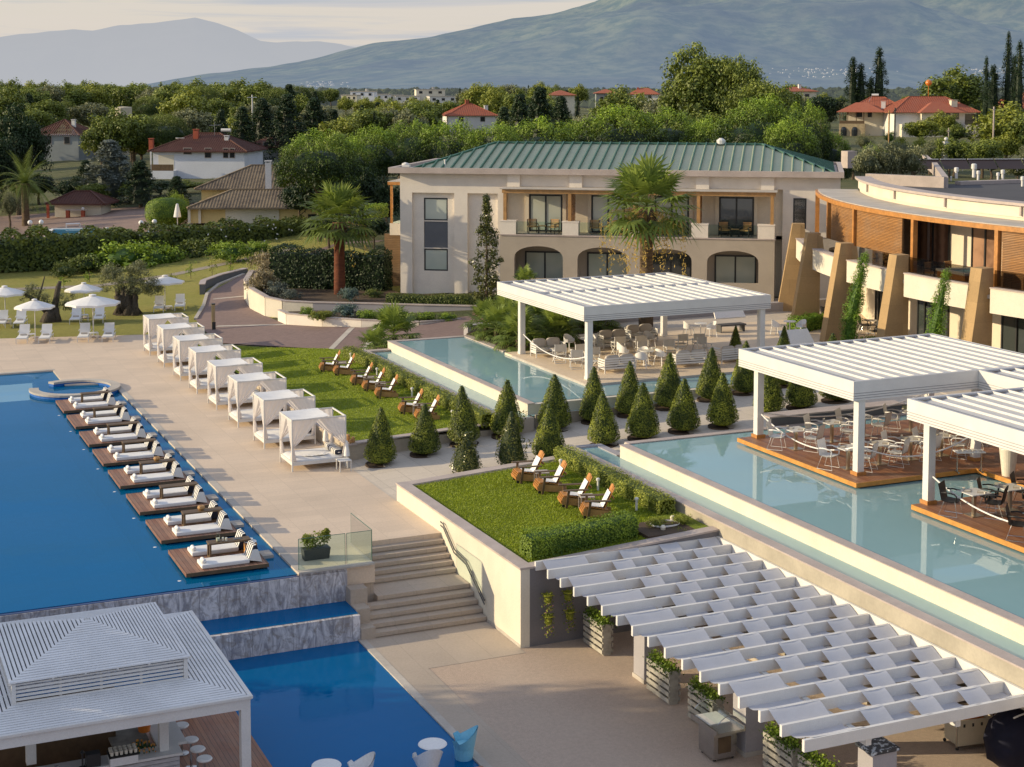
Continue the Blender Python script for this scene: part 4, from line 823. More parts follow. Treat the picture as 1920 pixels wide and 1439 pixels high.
# ---------------------------------------------------------------- white pool pergolas
def pergola(label, x0, x1, y0, y1, posts, floor, top=5.1, fin=.60, cross=None, notch=None):
    ox, oy, oz = x0, y0, floor
    t = thing('pergola', label, 'pergola', (ox, oy, oz)); q = lambda b: rel(b, ox, oy, oz)
    for (px, py) in posts:
        b = MB(); b.box(px-.135, px+.135, py-.135, py+.135, floor+.12, top-.62); p = q(b).build('post', 'white_paint', t)
        b = MB(); w_ = .19 if floor > 1.8 else .15; b.box(px-w_, px+w_, py-w_, py+w_, floor, floor+.12); q(b).build('base', 'orange_wood' if floor > 1.8 else 'white_paint', p)
    hs = [(top-.66, top-.60), (top-.575, top-.515), (top-.49, top-.43), (top-.405, top)]
    for nm, (a, b_, c_, d) in (('fascia', (x0, x0+.05, y0, y1)), ('fascia', (x1-.05, x1, y0, y1)), ('fascia', (x0+.051, x1-.051, y0, y0+.05)), ('fascia', (x0+.051, x1-.051, y1-.05, y1))):
        b = MB()
        for z0, z1 in hs: b.box(a, b_, c_, d, z0, z1)
        q(b).build(nm, 'white_paint', t); b = MB(); g = .02
        b.box(a+g, b_-g, c_+g, d-g, top-.65, top-.40); q(b).build('backing', 'wall_lilac', t)
    b = MB(); b.box(x0+.05, x0+.20, y0+.05, y1-.05, top-.06, top-.005); b.box(x1-.20, x1-.05, y0+.05, y1-.05, top-.06, top-.005); b.box(x0+.2, x1-.2, y0+.05, y0+.15, top-.06, top-.005); b.box(x0+.2, x1-.2, y1-.15, y1-.05, top-.06, top-.005); q(b).build('rim', 'white_slat', t)
    b = MB(); n = int((x1 - x0 - .4) / fin); w = (x1 - x0 - .4) / n
    for k in range(n):
        xa = x0 + .2 + k*w
        for (ya, yb) in ([(y0+.15, y1-.15)] if cross is None else [(y0+.15, cross-.08), (cross+.08, y1-.15)]):
            b.hexa([(xa+.02,ya,top-.20),(xa+w-.01,ya,top-.10),(xa+w-.01,yb,top-.10),(xa+.02,yb,top-.20)], [(xa+.02,ya,top-.17),(xa+w-.01,ya,top-.07),(xa+w-.01,yb,top-.07),(xa+.02,yb,top-.17)])
    q(b).build('roof_panel', 'white_slat', t)
    b = MB()
    for k in range(n + 1):
        xa = x0 + .2 + k*w
        for (ya, yb) in ([(y0+.15, y1-.15)] if cross is None else [(y0+.15, cross-.08), (cross+.08, y1-.15)]): b.box(xa-.035, xa+.015, ya, yb, top-.17, top-.005)
    if cross: b.box(x0+.2, x1-.2, cross-.08, cross+.08, top-.17, top-.01)
    q(b).build('roof_fin', 'white_paint', t)
    return t
pergola('farthest white pergola with slatted roof over the lounge sofas', 31.0, 40.9, 61.8, 71.6, [(31.35,62.0),(31.35,69.35),(40.5,62.0),(40.5,71.3)], 1.76, cross=67.2)
pergola('middle white pergola with slatted roof over the white dining chairs', 31.35, 40.4, 42.35, 49.5, [(31.75,48.7),(31.75,42.55),(36.75,42.55),(40.1,49.2)], 1.85)
pergola('white roof bay joining the middle and the nearest pergola at the right edge', 36.62, 42.2, 34.9, 42.34, [(41.9,35.4),(41.9,41.8)], 1.85)
pergola('nearest white pergola with slatted roof over the black dining chairs', 31.2, 36.6, 31.6, 39.35, [(31.55,38.65),(31.55,32.2),(36.3,32.2)], 1.85)
# rope or tube rails hanging between the posts
def sag(name, label, a, b_, drop=.38, r=.028, m='white_plastic'):
    b = MB(); pts = []
    for i in range(17):
        t = i/16; pts.append((a[0]+(b_[0]-a[0])*t - a[0], a[1]+(b_[1]-a[1])*t - a[1], (a[2]+(b_[2]-a[2])*t) - drop*4*t*(1-t) - a[2]))
    b.tube(pts, r, 6); o = b.build(name, m, smooth=True, loc=a); tag(o, label, 'rope'); return o
sag('rope_rail', 'white rope sagging between the two left posts of the farthest pergola', (31.35,69.15,2.75), (31.35,62.2,2.75), .5)
sag('rope_rail', 'white rope sagging between the two left posts of the middle pergola', (31.75,48.5,2.75), (31.75,42.75,2.75), .55)
sag('rope_rail', 'white rope sagging along the front of the middle pergola', (31.95,42.55,2.75), (36.55,42.55,2.75), .5)
sag('rope_rail', 'white rope sagging from the left post of the nearest pergola', (31.55,38.45,2.75), (31.55,32.4,2.75), .55)
sag('rope_rail', 'white rope at the far side of the middle pergola', (31.95,48.7,2.75), (39.9,49.2,2.75), .45)
# ---------------------------------------------------------------- lattice pergola with woven sails
LX0, LX1, LZ = 19.11, 25.42, .80; SY = (41.24 - 27.34) / 16
t = thing('lattice_pergola', 'low white beam pergola woven with rows of sagging grey sailcloth strips', 'pergola', (LX0, 27.34, -1.8)); ql = lambda b: rel(b, LX0, 27.34, -1.8)
for k in range(17):
    y = 41.24 - k*SY
    b = MB(); b.box(LX0, LX1-.03, y, y+.09, LZ-.27, LZ); ql(b).build('cross_beam', 'white_paint', t)
b = MB(); b.box(LX1-.02, LX1+.06, 26.2, 41.28, LZ-.27, LZ+.02); ql(b).build('end_beam', 'white_paint', t)
b = MB()
for x in (20.9, 23.4): b.box(x-.07, x+.07, 27.45, 41.2, LZ-.47, LZ-.28)
ql(b).build('bearer', 'white_paint', t)
# woven cloth: strips run along y, over one beam and under the next, alternately
NS = 7; sw = (LX1 - LX0 - .45) / 6.3
edges = [LX0 + .22, LX0 + 1.75]
x_ = LX0 + 1.75
cols = [(LX0+.22, LX0+1.62)]
xx = LX0 + 2.10
while xx + .62 < LX1 + .02: cols.append((xx, xx+.66)); xx += .70
for ci, (xa, xb) in enumerate(cols):
    b = MB(); nseg = 6; vs = []; ph = ci % 2; rr = random.Random(ci)
    rows = []
    for k in range(17):
        y = 41.24 - k*SY + .045; over = (k + ph) % 2 == 0; z = LZ + .015 if over else LZ - .24
        rows.append((y, z))
    prof = []
    for k in range(16):
        (ya, za), (yb, zb) = rows[k], rows[k+1]; j = rr.uniform(-.02, .02)
        for s_ in range(nseg):
            u = s_/nseg
            z = za + (zb-za)*(.5-.5*math.cos(math.pi*u)) - (.07+j)*math.sin(math.pi*u)
            prof.append((ya + (yb-ya)*u, z))
    prof.append(rows[-1])
    n0 = len(prof); mid = (xa+xb)/2
    vs = []
    for (y, z) in prof:
        for x, dz in ((xa, 0), (xa+(xb-xa)*.33, -.012), (xa+(xb-xa)*.67, -.014), (xb, 0)): vs.append((x + rr.uniform(-.006,.006), y, z+dz))
    b.add(vs, [(i*4+j, i*4+j+1, (i+1)*4+j+1, (i+1)*4+j) for i in range(n0-1) for j in range(3)])
    ql(b).build('sail_strip', 'sail', t, smooth=True)
# pillars under the lattice
def pillar(label, x, y, sx, sy, top, capm=None):
    t = thing('pillar', label, 'pillar', (x, y, -1.8)); b = MB(); b.box(-sx/2, sx/2, -sy/2, sy/2, .12, top+1.8); b.build('shaft', 'wall_lilac' if not capm else 'wall_lilac', t)
    b = MB(); b.box(-sx/2-.03, sx/2+.03, -sy/2-.03, sy/2+.03, 0, .12); b.build('plinth', 'kerb_stone', t)
    if capm: b = MB(); b.box(-sx/2-.05, sx/2+.05, -sy/2-.05, sy/2+.05, top+1.8, top+1.87); b.build('cap', capm, t)
pillar('taupe square pillar under the lattice beside the farther planter crate', 20.85, 37.68, .34, .62, .33)
pillar('taupe square pillar under the lattice behind the glass food cart', 20.98, 32.42, .6, .60, .33)
pillar('free pillar with pebbled black cap in front of the lattice', 21.45, 27.85, .66, .55, .02, 'stone_black')
pillar('taupe pillar under the middle of the lattice', 24.6, 37.6, .3, .5, .33)
# ---------------------------------------------------------------- pallet planters
pal = thing('pallet_planter', '', 'planter', (0,0,0))
for sx, nm in ((-.17, 'front'), (.17, 'back')):
    b = MB()
    for k in range(5): b.box(sx-.015, sx+.015, -.62, .62, .05+k*.185, .17+k*.185)
    b.build('slat_side', 'pallet_wood', pal)
b = MB()
for yy in (-.56, 0, .56): b.box(-.13, .13, yy-.04, yy+.04, 0, .92)
for k in range(3): b.box(-.15, .15, -.61, -.585, .1+k*.3, .2+k*.3); b.box(-.15, .15, .585, .61, .1+k*.3, .2+k*.3)
b.build('frame', 'pallet_wood', pal)
b = MB(); rr = random.Random(5)
for k in range(900):
    y = rr.uniform(-.66,.66); x = rr.gauss(0,.13); z = .93 + abs(rr.gauss(0,.11)) - abs(x)*.5
    b.leaf((x,y,z), .075, shade=max(0,min(1,(z-.9)*3+rr.uniform(-.2,.2))), rr=rr)
b.build('foliage', 'leaf_hedge', pal); S_pal = Series(pal)
for (x, y, l) in ((20.75,40.35,'farthest weathered pallet planter beside the grey wall with yellow pots'),(20.72,36.35,'weathered pallet planter full of green beside the taupe pillar'),(20.78,34.2,'weathered pallet planter directly behind the glass food cart'),(20.95,30.85,'nearest weathered pallet planter at the bottom of the picture'),(20.98,29.4,'pallet planter cut off by the bottom edge')):
    S_pal.put((x,y,-1.8), 0, l, group='pallet planters along the lattice pergola')
# ---------------------------------------------------------------- food cart
t = thing('food_cart', 'steel food display cart with curved glass cover in front of a pillar', 'food cart', (20.1, 32.5, -1.8), 0)
b = MB(); b.box(-.33,.33,-.36,.36,.08,.80); b.build('body', 'steel', t)
b = MB(); b.box(-.20,.16,-.375,-.362,.22,.62); b.build('vent_grille', 'brown_wood', t)
b = MB(); b.box(-.42,.42,-.62,.62,.80,.86); b.box(-.42,-.38,-.62,.62,.86,.92); b.box(.38,.42,-.62,.62,.86,.92); b.build('worktop', 'steel', t)
b = MB(); b.box(-.30,.30,-.1,.58,.861,.88); b.build('tray', 'white_plastic', t)
b = MB(); b.grid(lambda u, v: (-.34 + .68*u, -.56 + 1.12*v, .88 + .36*math.sin(math.pi*(.12+.8*u))**.7), 10, 1); b.build('glass_cover', 'glass', t, smooth=True)
b = MB()
for y in (-.56,.56): b.tube([(-.34+.68*i/8, y, .88+.36*math.sin(math.pi*(.12+.8*i/8))**.7) for i in range(9)], .012, 5)
b.build('cover_frame', 'steel', t)
b = MB(); [b.ball((sx,sy,.04),.045,1) for sx in (-.26,.26) for sy in (-.28,.28)]; b.build('castor', 'rubber', t)
# bar stool under the lattice
t = thing('metal_chair', 'dark metal chair in the shade under the lattice beside the second pillar', 'chair', (21.75, 31.6, -1.8), R(200))
b = MB(); b.box(-.2,.2,-.2,.2,.44,.46); b.build('seat', 'brown_wood', t)
for sx in (-.2,.2):
    for sy in (-.2,.2): b = MB(); b.bar((sx*1.15,sy*1.15,0),(sx,sy,.45 if sy<0 else .86),.03); b.build('leg', 'dark_metal', t)
b = MB(); b.box(-.2,.2,.19,.215,.66,.86); b.build('backrest', 'brown_wood', t)
# laundry cart, covered object, white boarded cabinet
x, y, _ = P(1815, 1395, -1.8)
t = thing('laundry_cart', 'beige canvas laundry cart on wheels with metal frame under the lattice', 'laundry cart', (x, y, -1.8), R(-8))
b = MB(); 
for (a, b_, c_, d) in ((-.5,.5,-.32,-.30),(-.5,.5,.30,.32),(-.5,-.48,-.30,.30),(.48,.5,-.30,.30)): b.box(a, b_, c_, d, .12, .78)
b.box(-.48,.48,-.3,.3,.12,.14); b.build('canvas_bin', 'canvas', t)
b = MB(); b.ball((0,0,.62),.3,2,.15,(1.5,.9,.5)); b.build('laundry', 'orange_plastic', t)
b = MB(); b.tube([(.53,-.3,.1),(.53,-.3,.95),(.53,-.2,1.0),(.53,.2,1.0),(.53,.3,.95),(.53,.3,.1)],.016,6); b.tube([(-.53,-.3,.1),(-.53,-.3,.82)],.016,6); b.tube([(-.53,-.33,.1),(.53,-.33,.1)],.016,6); b.build('frame', 'steel', t)
b = MB(); [b.ball((sx,sy,.05),.05,1) for sx in (-.5,.5) for sy in (-.29,.29)]; b.build('wheel', 'rubber', t)
b = MB()
for sx in (-.35,-.1,.15,.4): b.box(sx,sx+.05,-.335,-.322,.6,.68)
b.build('strap', 'dark_metal', t)
x, y, _ = P(1885, 1440, -1.8)
t = thing('covered_cart', 'rounded object wrapped in dark navy cloth with a white hand print of folds at the bottom right', 'covered cart', (x+.1, y-.1, -1.8)); t['label'] = 'rounded bulky object under a dark navy cover in the bottom right corner'
b = MB(); b.ball((0,0,.75),.72,3,.22,(1,.8,1.1), seed=4); b.build('cover', 'navy_cloth', t, smooth=True)
b = MB(); b.tube([(-.25,-.3,1.44),(-.1,-.34,1.50),(.1,-.33,1.52),(.25,-.28,1.48)], .022, 5); b.build('tie_cord', 'white_plastic', t)
x0, y0, _ = P(1840, 1345, -1.8)
b = MB(); b.box(27.6, 30.1, 31.6, 31.7, -1.8, .2); o = b.build('boarded_screen', 'white_boards'); tag(o, 'white boarded screen under the right end of the lattice', 'screen')
# hanging pots on the grey wall
hp = thing('hanging_pot', '', 'flower pot', (0,0,0))
b = MB(); b.lathe([(.0,0),(.10,0),(.125,.2),(.145,.2),(.145,.25),(.11,.25),(.1,.2),(0,.19)], 12); b.build('pot', 'lime_pot', hp, smooth=False)
b = MB(); b.tube([(-.15*math.cos(a),-.15*math.sin(a),.2) for a in [i*math.pi/6 for i in range(13)]], .01, 4); b.bar((0,.12,.2),(-.16,.24,.22),.02); b.build('wall_bracket', 'dark_metal', hp)
b = MB(); rr = random.Random(3)
for k in range(160): y_ = rr.gauss(0,.1); u = rr.random(); b.leaf((rr.gauss(-.02,.09), -.12*u-.04+rr.gauss(0,.04), .28-.62*u*u+rr.gauss(0,.04)), .07, shade=rr.random(), rr=rr)
b.build('trailing_plant', 'leaf_gold', hp)
b = MB(); [b.leaf((rr.gauss(-.03,.08), -.15, -.2+rr.gauss(0,.1)), .05, rr=rr) for k in range(14)]; b.build('flowers', 'flower_pink', hp); S_hp = Series(hp)
for px, py, l in ((1026,1117,'upper left lime flower pot on the grey wall'),(1064,1112,'upper right lime flower pot half hidden by the lattice'),(1027,1157,'lower left lime flower pot with trailing blossom'),(1067,1148,'lower right lime flower pot on the grey wall')):
    r_ = ray(px, py); tt = 41.12/r_[1]; S_hp.put((r_[0]*tt, 41.08, H+r_[2]*tt-.2), 0, l, group='lime flower pots hung on the grey wall')
# ---------------------------------------------------------------- pool bar
BX, BY = 5.45, 37.3
t = thing('pool_bar', 'white slatted pool bar pavilion with raised pyramid cupola standing in the lower pool', 'bar pavilion', (BX, BY, -1.65))
qb = lambda b: rel(b, BX, BY, -1.65)
EX, EY, EZ = 3.17, 3.18, 1.02; CXh, CYh, CZ0, CZ1 = 1.92, 1.98, 1.50, 1.76; RZ = 1.24
def slope_slats(b, ex, ey, ez, cx_, cy_, cz, n, w=.62, th=.025):
    """hipped roof surface of horizontal slats with gaps, all four sides"""
    for k in range(n):
        u0, u1 = k/n, (k+w)/n
        f = lambda u: (ex+(cx_-ex)*u, ey+(cy_-ey)*u, ez+(cz-ez)*u)
        (x0,y0,z0), (x1,y1,z1) = f(u0), f(u1)
        for sgn in (1,-1):
            a = [(BX-x0,BY-sgn*y0,z0-th),(BX+x0,BY-sgn*y0,z0-th),(BX+x1,BY-sgn*y1,z1-th),(BX-x1,BY-sgn*y1,z1-th)]
            if sgn < 0: a = a[::-1]
            b.hexa(a, [(p[0],p[1],p[2]+th) for p in a])
            a = [(BX+sgn*x0,BY-y0,z0-th),(BX+sgn*x0,BY+y0,z0-th),(BX+sgn*x1,BY+y1,z1-th),(BX+sgn*x1,BY-y1,z1-th)]
            if sgn < 0: a = a[::-1]
            b.hexa(a, [(p[0],p[1],p[2]+th) for p in a])
b = MB(); slope_slats(b, EX, EY, EZ, CXh-.04, CYh-.04, RZ, 13, .70, .04); qb(b).build('lower_roof', 'bar_slat', t)
b = MB(); slope_slats(b, CXh+.10, CYh+.10, CZ1, .05, .05, 2.27, 22, .68, .035); qb(b).build('cupola_roof', 'bar_slat', t)
b = MB()
for sx in (-1,1):
    for sy in (-1,1):
        b.bar((BX+sx*EX,BY+sy*EY,EZ-.05),(BX+sx*CXh,BY+sy*CYh,RZ-.05),.06,.05); b.bar((BX+sx*(CXh+.1),BY+sy*(CYh+.1),CZ1-.04),(BX,BY,2.24),.05,.05); b.box(BX+sx*CXh-.045,BX+sx*CXh+.045,BY+sy*CYh-.045,BY+sy*CYh+.045,RZ-.05,CZ1)
for xx in (-1.2,-.4,.4,1.2): b.bar((BX+xx*1.6,BY-EY,EZ-.06),(BX+xx,BY-CYh,RZ-.06),.05,.05); b.bar((BX+xx*.9,BY-CYh-.1,CZ1-.05),(BX+xx*.1,BY-.1,2.2),.04,.04)
for yy in (-1.2,0,1.2): b.bar((BX+EX,BY+yy*1.6,EZ-.06),(BX+CXh,BY+yy,RZ-.06),.05,.05); b.bar((BX-EX,BY+yy*1.6,EZ-.06),(BX-CXh,BY+yy,RZ-.06),.05,.05)
for xx in (-.9,0,.9): b.box(BX+xx-.03,BX+xx+.03,BY-CYh+.02,BY-CYh+.05,RZ-.04,CZ1)
qb(b).build('rafter', 'white_paint', t)
b = MB()
b.add([(BX-EX+.05,BY-EY+.05,EZ-.09),(BX+EX-.05,BY-EY+.05,EZ-.09),(BX+CXh,BY-CYh,RZ-.10),(BX-CXh,BY-CYh,RZ-.10),(BX-EX+.05,BY+EY-.05,EZ-.09),(BX+EX-.05,BY+EY-.05,EZ-.09),(BX+CXh,BY+CYh,RZ-.10),(BX-CXh,BY+CYh,RZ-.10)],[(0,1,2,3),(1,5,6,2),(5,4,7,6),(4,0,3,7)]); b.add([(BX-CXh-.05,BY-CYh-.05,CZ1-.07),(BX+CXh+.05,BY-CYh-.05,CZ1-.07),(BX+CXh+.05,BY+CYh+.05,CZ1-.07),(BX-CXh-.05,BY+CYh+.05,CZ1-.07),(BX,BY,2.13)],[(0,1,4),(1,2,4),(2,3,4),(3,0,4)]); qb(b).build('roof_gap_shade', 'slate_grey', t); b = MB()  # dark sheet added below the slats so the roof gaps look shaded
for k in range(6):
    z = RZ - .04 + k*.088
    b.box(BX-CXh,BX+CXh,BY-CYh-.02,BY-CYh+.01,z,z+.056); b.box(BX-CXh,BX+CXh,BY+CYh-.01,BY+CYh+.02,z,z+.056); b.box(BX-CXh-.02,BX-CXh+.01,BY-CYh+.01,BY+CYh-.01,z,z+.056); b.box(BX+CXh-.01,BX+CXh+.02,BY-CYh+.01,BY+CYh-.01,z,z+.056)
qb(b).build('cupola_louvre', 'white_paint', t)
b = MB(); z0, z1 = EZ-.30, EZ-.04
b.box(BX-EX+.02,BX+EX-.02,BY-EY+.02,BY-EY+.10,z0,z1); b.box(BX-EX+.02,BX+EX-.02,BY+EY-.10,BY+EY-.02,z0,z1); b.box(BX-EX+.02,BX-EX+.10,BY-EY+.10,BY+EY-.10,z0,z1); b.box(BX+EX-.10,BX+EX-.02,BY-EY+.10,BY+EY-.10,z0,z1)
b.box(BX-EX-.03,BX+EX+.03,BY-EY-.03,BY-EY+.05,EZ-.05,EZ+.01); b.box(BX+EX-.05,BX+EX+.03,BY-EY+.05,BY+EY,EZ-.05,EZ+.01)
qb(b).build('eaves_beam', 'white_paint', t)
for px, py in ((EX-.13,-EY+.13),(-EX+.13,-EY+.13),(EX-.13,EY-.13),(-EX+.13,EY-.13),(1.52,-1.25),(-1.45,-.75)):
    b = MB(); b.box(BX+px-.11,BX+px+.11,BY+py-.11,BY+py+.11,-1.65 if abs(px)>2 else -.72,EZ-.30); qb(b).build('post', 'white_paint', t)
b = MB(); b.box(BX-3.3,BX+1.9,BY-1.62,BY-1.02,-.78,-.72); b.box(BX+1.42,BX+2.12,BY-1.02,BY+2.0,-.78,-.72)
qb(b).build('counter_top', 'white_paint', t)
b = MB()
for k in range(8): b.box(BX-3.3,BX+1.80,BY-1.56,BY-1.52,-1.65+k*.105,-1.56+k*.105); b.box(BX+1.80,BX+1.84,BY-1.52,BY+2.0,-1.65+k*.105,-1.56+k*.105)
qb(b).build('counter_front', 'white_boards', t)
b = MB(); b.box(BX-2.4,BX+.75,BY+.9,BY+1.0,-1.65,.2); qb(b).build('back_panel', 'brown_wood', t)
b = MB(); b.box(BX-3.3,BX-2.4,BY+.9,BY+1.0,-1.65,.2); qb(b).build('back_cabinet', 'canvas', t); b = MB(); b.box(BX-2.4,BX+.7,BY+.5,BY+.9,-1.65,-.8); qb(b).build('low_cabinet', 'brown_wood', t)
t2 = thing('timber_deck', 'weathered timber deck around the pool bar', 'deck', (BX, BY, -1.8))
b = MB(); b.box(BX-5,9.62,BY-12,40.3,-1.76,-1.66); rel(b, BX, BY, -1.8).build('boards', 'deck_wood', t2)
b = MB(); b.box(BX-5,9.5,BY-12,40.2,-2.4,-1.77); rel(b, BX, BY, -1.8).build('plinth', 'tile_navy', t2)
# stools along the counter
st = thing('bar_stool', '', 'bar stool', (0,0,0)); b = MB(); b.lathe([(0,.70),(.17,.70),(.19,.73),(.17,.76),(0,.76)], 18); b.build('seat', 'white_plastic', st)
b = MB(); b.lathe([(.18,0),(.18,.02),(.03,.04),(.03,.70)], 10); b.build('pedestal', 'steel', st); S_st = Series(st)
for k, y in enumerate((38.55,37.75,36.8,36.2,35.6)):
    S_st.put((7.72+.03*k, y, -1.66), 0, ('farthest','second farthest','middle','second nearest','nearest')[k] + ' round white stool at the right side of the bar counter', group='round white stools at the bar counter')
# things on the counter
def on_counter(px, py, z=-.72): return P(px, py, z)
x, y, _ = on_counter(230, 1427); t3 = thing('ice_box', 'white ice box with black lid rim holding upturned glasses on the bar counter', 'ice box', (x, 35.75, -.72))
b = MB(); b.box(-.32,.32,-.2,.2,0,.2); b.build('body', 'white_plastic', t3); b = MB(); b.box(-.34,.34,-.22,.22,.2,.24); b.build('rim', 'rubber', t3)
b = MB(); rr = random.Random(2)
for i in range(6):
    for j in range(3): b.lathe([(.035,0),(.045,.09),(.0,.10)], 8, (-.27+i*.108, -.14+j*.13, .24))
b.build('glasses', 'ceramic', t3)
bt = thing('bottle', '', 'bottle', (0,0,0)); b = MB(); b.lathe([(.038,0),(.04,.16),(.015,.22),(.014,.29),(0,.29)], 8); b.build('glass_body', 'green_glass', bt); b = MB(); b.lathe([(.017,.27),(.017,.31),(0,.31)],8); b.build('cap', 'amber_glass', bt); S_bo = Series(bt)
for k in range(26):
    S_bo.put((6.35+.07*(k%7)+rr.uniform(-.02,.02), 36.0+.2*(k//7)+rr.uniform(-.04,.04), -.95), 0, 'green bottle in the crowd of bottles behind the bar counter', rr.uniform(.8,1.15), 'bottles crowded behind the bar counter')
x, y, _ = on_counter(265, 1380, -.6); b = MB(); b.lathe([(.12,0),(.17,.28),(.18,.28),(.14,0)], 14); o = b.build('ice_bucket', 'orange_plastic', loc=(6.75, 37.3, -.72)); tag(o, 'orange plastic bucket behind the bar counter', 'bucket')
b = MB(); b.box(1.42+BX-.9,BX+1.41,BY-1.0,BY+1.9,-1.0,-.95); o = b.build('back_shelf', 'pallet_wood'); tag(o, 'wooden shelf behind the bar counter carrying the bottles', 'shelf')
b = MB(); b.lathe([(.09,0),(.09,.04),(.02,.06),(.02,.35),(.06,.38),(.0,.45)], 10); o = b.build('beer_tap', 'dark_metal', loc=(5.05,35.75,-.72)); tag(o, 'black beer tap standing on the bar counter', 'tap')
b = MB(); b.lathe([(.06,0),(.06,.2),(.05,.22),(0,.22)], 12); o = b.build('canister', 'steel', loc=(4.45,35.62,-.72)); tag(o, 'small steel canister on the left part of the bar counter', 'canister')
b = MB(); b.box(-.16,.16,-.12,.12,0,.3); o = b.build('coffee_machine', 'dark_metal', loc=(5.3,35.85,-.72)); tag(o, 'black machine beside the ice box on the bar counter', 'machine')
# white chairs and tables in the lower pool
def shell_chair(name, label, m, loc, rz):
    t = thing(name, label, 'chair', loc, rz)
    b = MB()
    def f(u, v):
        a = -math.pi*.80 + 1.60*math.pi*u; e = abs(math.sin(a*.5)); back = .5+.5*math.cos(a)
        r = .27 + .09*v; h = .40 + v*(.10 + .38*back**2 + (.10 if abs(a) > 2.0 else 0))
        return (r*math.sin(a)*1.05, r*math.cos(a), h*1.0 if v > 0 else .38)
    b.grid(f, 24, 4); b.grid(lambda u, v: ((f(u,v)[0])*.93, (f(u,v)[1])*.93, f(u,v)[2]-.002), 24, 4); b.build('shell', m, t, smooth=True)
    b = MB(); b.lathe([(0,.36),(.26,.38),(.25,.42),(0,.42)], 20); b.build('seat', m, t)
    b = MB(); b.lathe([(.20,0),(.22,.02),(.26,.37),(0,.37)], 16); b.build('base', m, t)
def round_table(label, loc):
    t = thing('round_table', label, 'table', loc); b = MB(); b.lathe([(0,.70),(.34,.70),(.36,.72),(.34,.74),(0,.74)], 28); b.build('tabletop', 'white_plastic', t)
    b = MB(); b.lathe([(.22,0),(.22,.02),(.035,.05),(.035,.70)], 12); b.build('pedestal', 'white_plastic', t)
tx = P(811, 1394, -1.15); round_table('round white table standing in the pool shallows beside the blue chair', (tx[0], tx[1], -1.89))
tx = P(870, 1405, -1.6); shell_chair('shell_chair', 'pale blue moulded armchair on the pool edge by the round table', 'blue_plastic', (tx[0], tx[1], -1.89), R(-115))
tx = P(802, 1432, -1.5); shell_chair('shell_chair', 'white moulded armchair seen from behind in front of the round table', 'white_plastic', (tx[0], tx[1], -1.89), R(178))
tx = P(612, 1434, -1.15); round_table('round white table cut off by the bottom edge of the picture', (tx[0], tx[1], -1.89))
tx = P(676, 1444, -1.4); shell_chair('shell_chair', 'white moulded armchair with only its tips showing at the bottom edge', 'white_plastic', (tx[0], tx[1], -1.89), R(-100))
b = MB(); p = [P(830,1439,-1.7),P(912,1419,-1.7)]; b.box(13.0,14.38,31.0,34.15,-1.80,-1.70); o = b.build('timber_platform', 'deck_wood_y'); tag(o, 'corner of a dark timber platform beside the pool edge at the bottom', 'platform')
b = MB(); b.box(10.6,14.3,31.5,36.6,-2.4,-1.90); struct(b.build('pool_shelf', 'floor_low'))
# ---------------------------------------------------------------- canopy daybeds
cb = thing('canopy_daybed', '', 'canopy daybed', (0,0,0)); WX, WY, HT = 2.17, 1.70, 2.04
b = MB()
for x in (0, WX):
    for y in (0, WY): b.box(x-.025,x+.025,y-.025,y+.025,0,HT-.05)
for y in (0, WY): b.box(-.025,WX+.025,y-.025,y+.025,HT-.05,HT)
for x in (0, WX): b.box(x-.025,x+.025,.025,WY-.025,HT-.05,HT)
b.box(1.45,1.48,.025,WY-.025,HT-.045,HT-.01); b.build('frame', 'white_paint', cb)
b = MB(); b.box(.03,WX-.03,.0,.04,.22,.36); b.box(.03,WX-.03,WY-.04,WY,.22,.36); b.box(0,.04,.04,WY-.04,.22,.36); b.box(WX-.04,WX,.04,WY-.04,.22,.36); b.box(.04,WX-.04,.04,WY-.04,.22,.26); b.build('bed_frame', 'white_paint', cb)
b = MB(); b.grid(lambda u, v: (.05+(WX-.1)*u, .05+(WY-.1)*v, .46 + .015*math.sin(u*9)*math.sin(v*7) - (.06 if u in (0,1) or v in (0,1) else 0)), 16, 12); b.box(.05,WX-.05,.05,WY-.05,.26,.40); b.build('mattress', 'fabric_white', cb, smooth=True)
def curtain(ax, ay, bx, by, tie=.95, side=1, depth=1.0, low=.40):
    """panel hung along a..b, gathered and tied to the post at a"""
    m_ = MB(); rr = random.Random(int(ax*100+ay*10+bx))
    dx, dy = bx-ax, by-ay; L = math.hypot(dx, dy); nx, ny = -dy/L, dx/L
    def f(u, v):
        # v 0 top .. 1 tie;  u 0 post .. 1 far end
        k = 1 - v**.85; w = u*(k*.94+.06); sagz = HT-.05 - (HT-.05-tie)*v; sagz -= (1-v)*v*u*.55
        pl = .03*math.sin(u*24 + v*2)*(.35+.65*v) 
        return (ax + dx*w + nx*pl, ay + dy*w + ny*pl, sagz)
    m_.grid(f, 26, 12)
    def g(u, v):
        w = .035 + .055*v; pl = .045*math.sin(u*13)
        return (ax + dx/L*(w*2*u) + nx*pl*(.4+v), ay + dy/L*(w*2*u) + ny*pl*(.4+v), tie - (tie-low)*v)
    m_.grid(g, 10, 5)
    return m_
curtain(0,0, 1.08,0).build('curtain', 'curtain', cb, smooth=True); curtain(WX,0, 1.08,0,).build('curtain', 'curtain', cb, smooth=True)
curtain(0,WY, 1.08,WY).build('curtain', 'curtain', cb, smooth=True); curtain(WX,WY, 1.08,WY).build('curtain', 'curtain', cb, smooth=True)
curtain(0,.02, 0,.85, .9).build('curtain', 'curtain', cb, smooth=True); curtain(0,WY-.02, 0,.85, .9).build('curtain', 'curtain', cb, smooth=True)
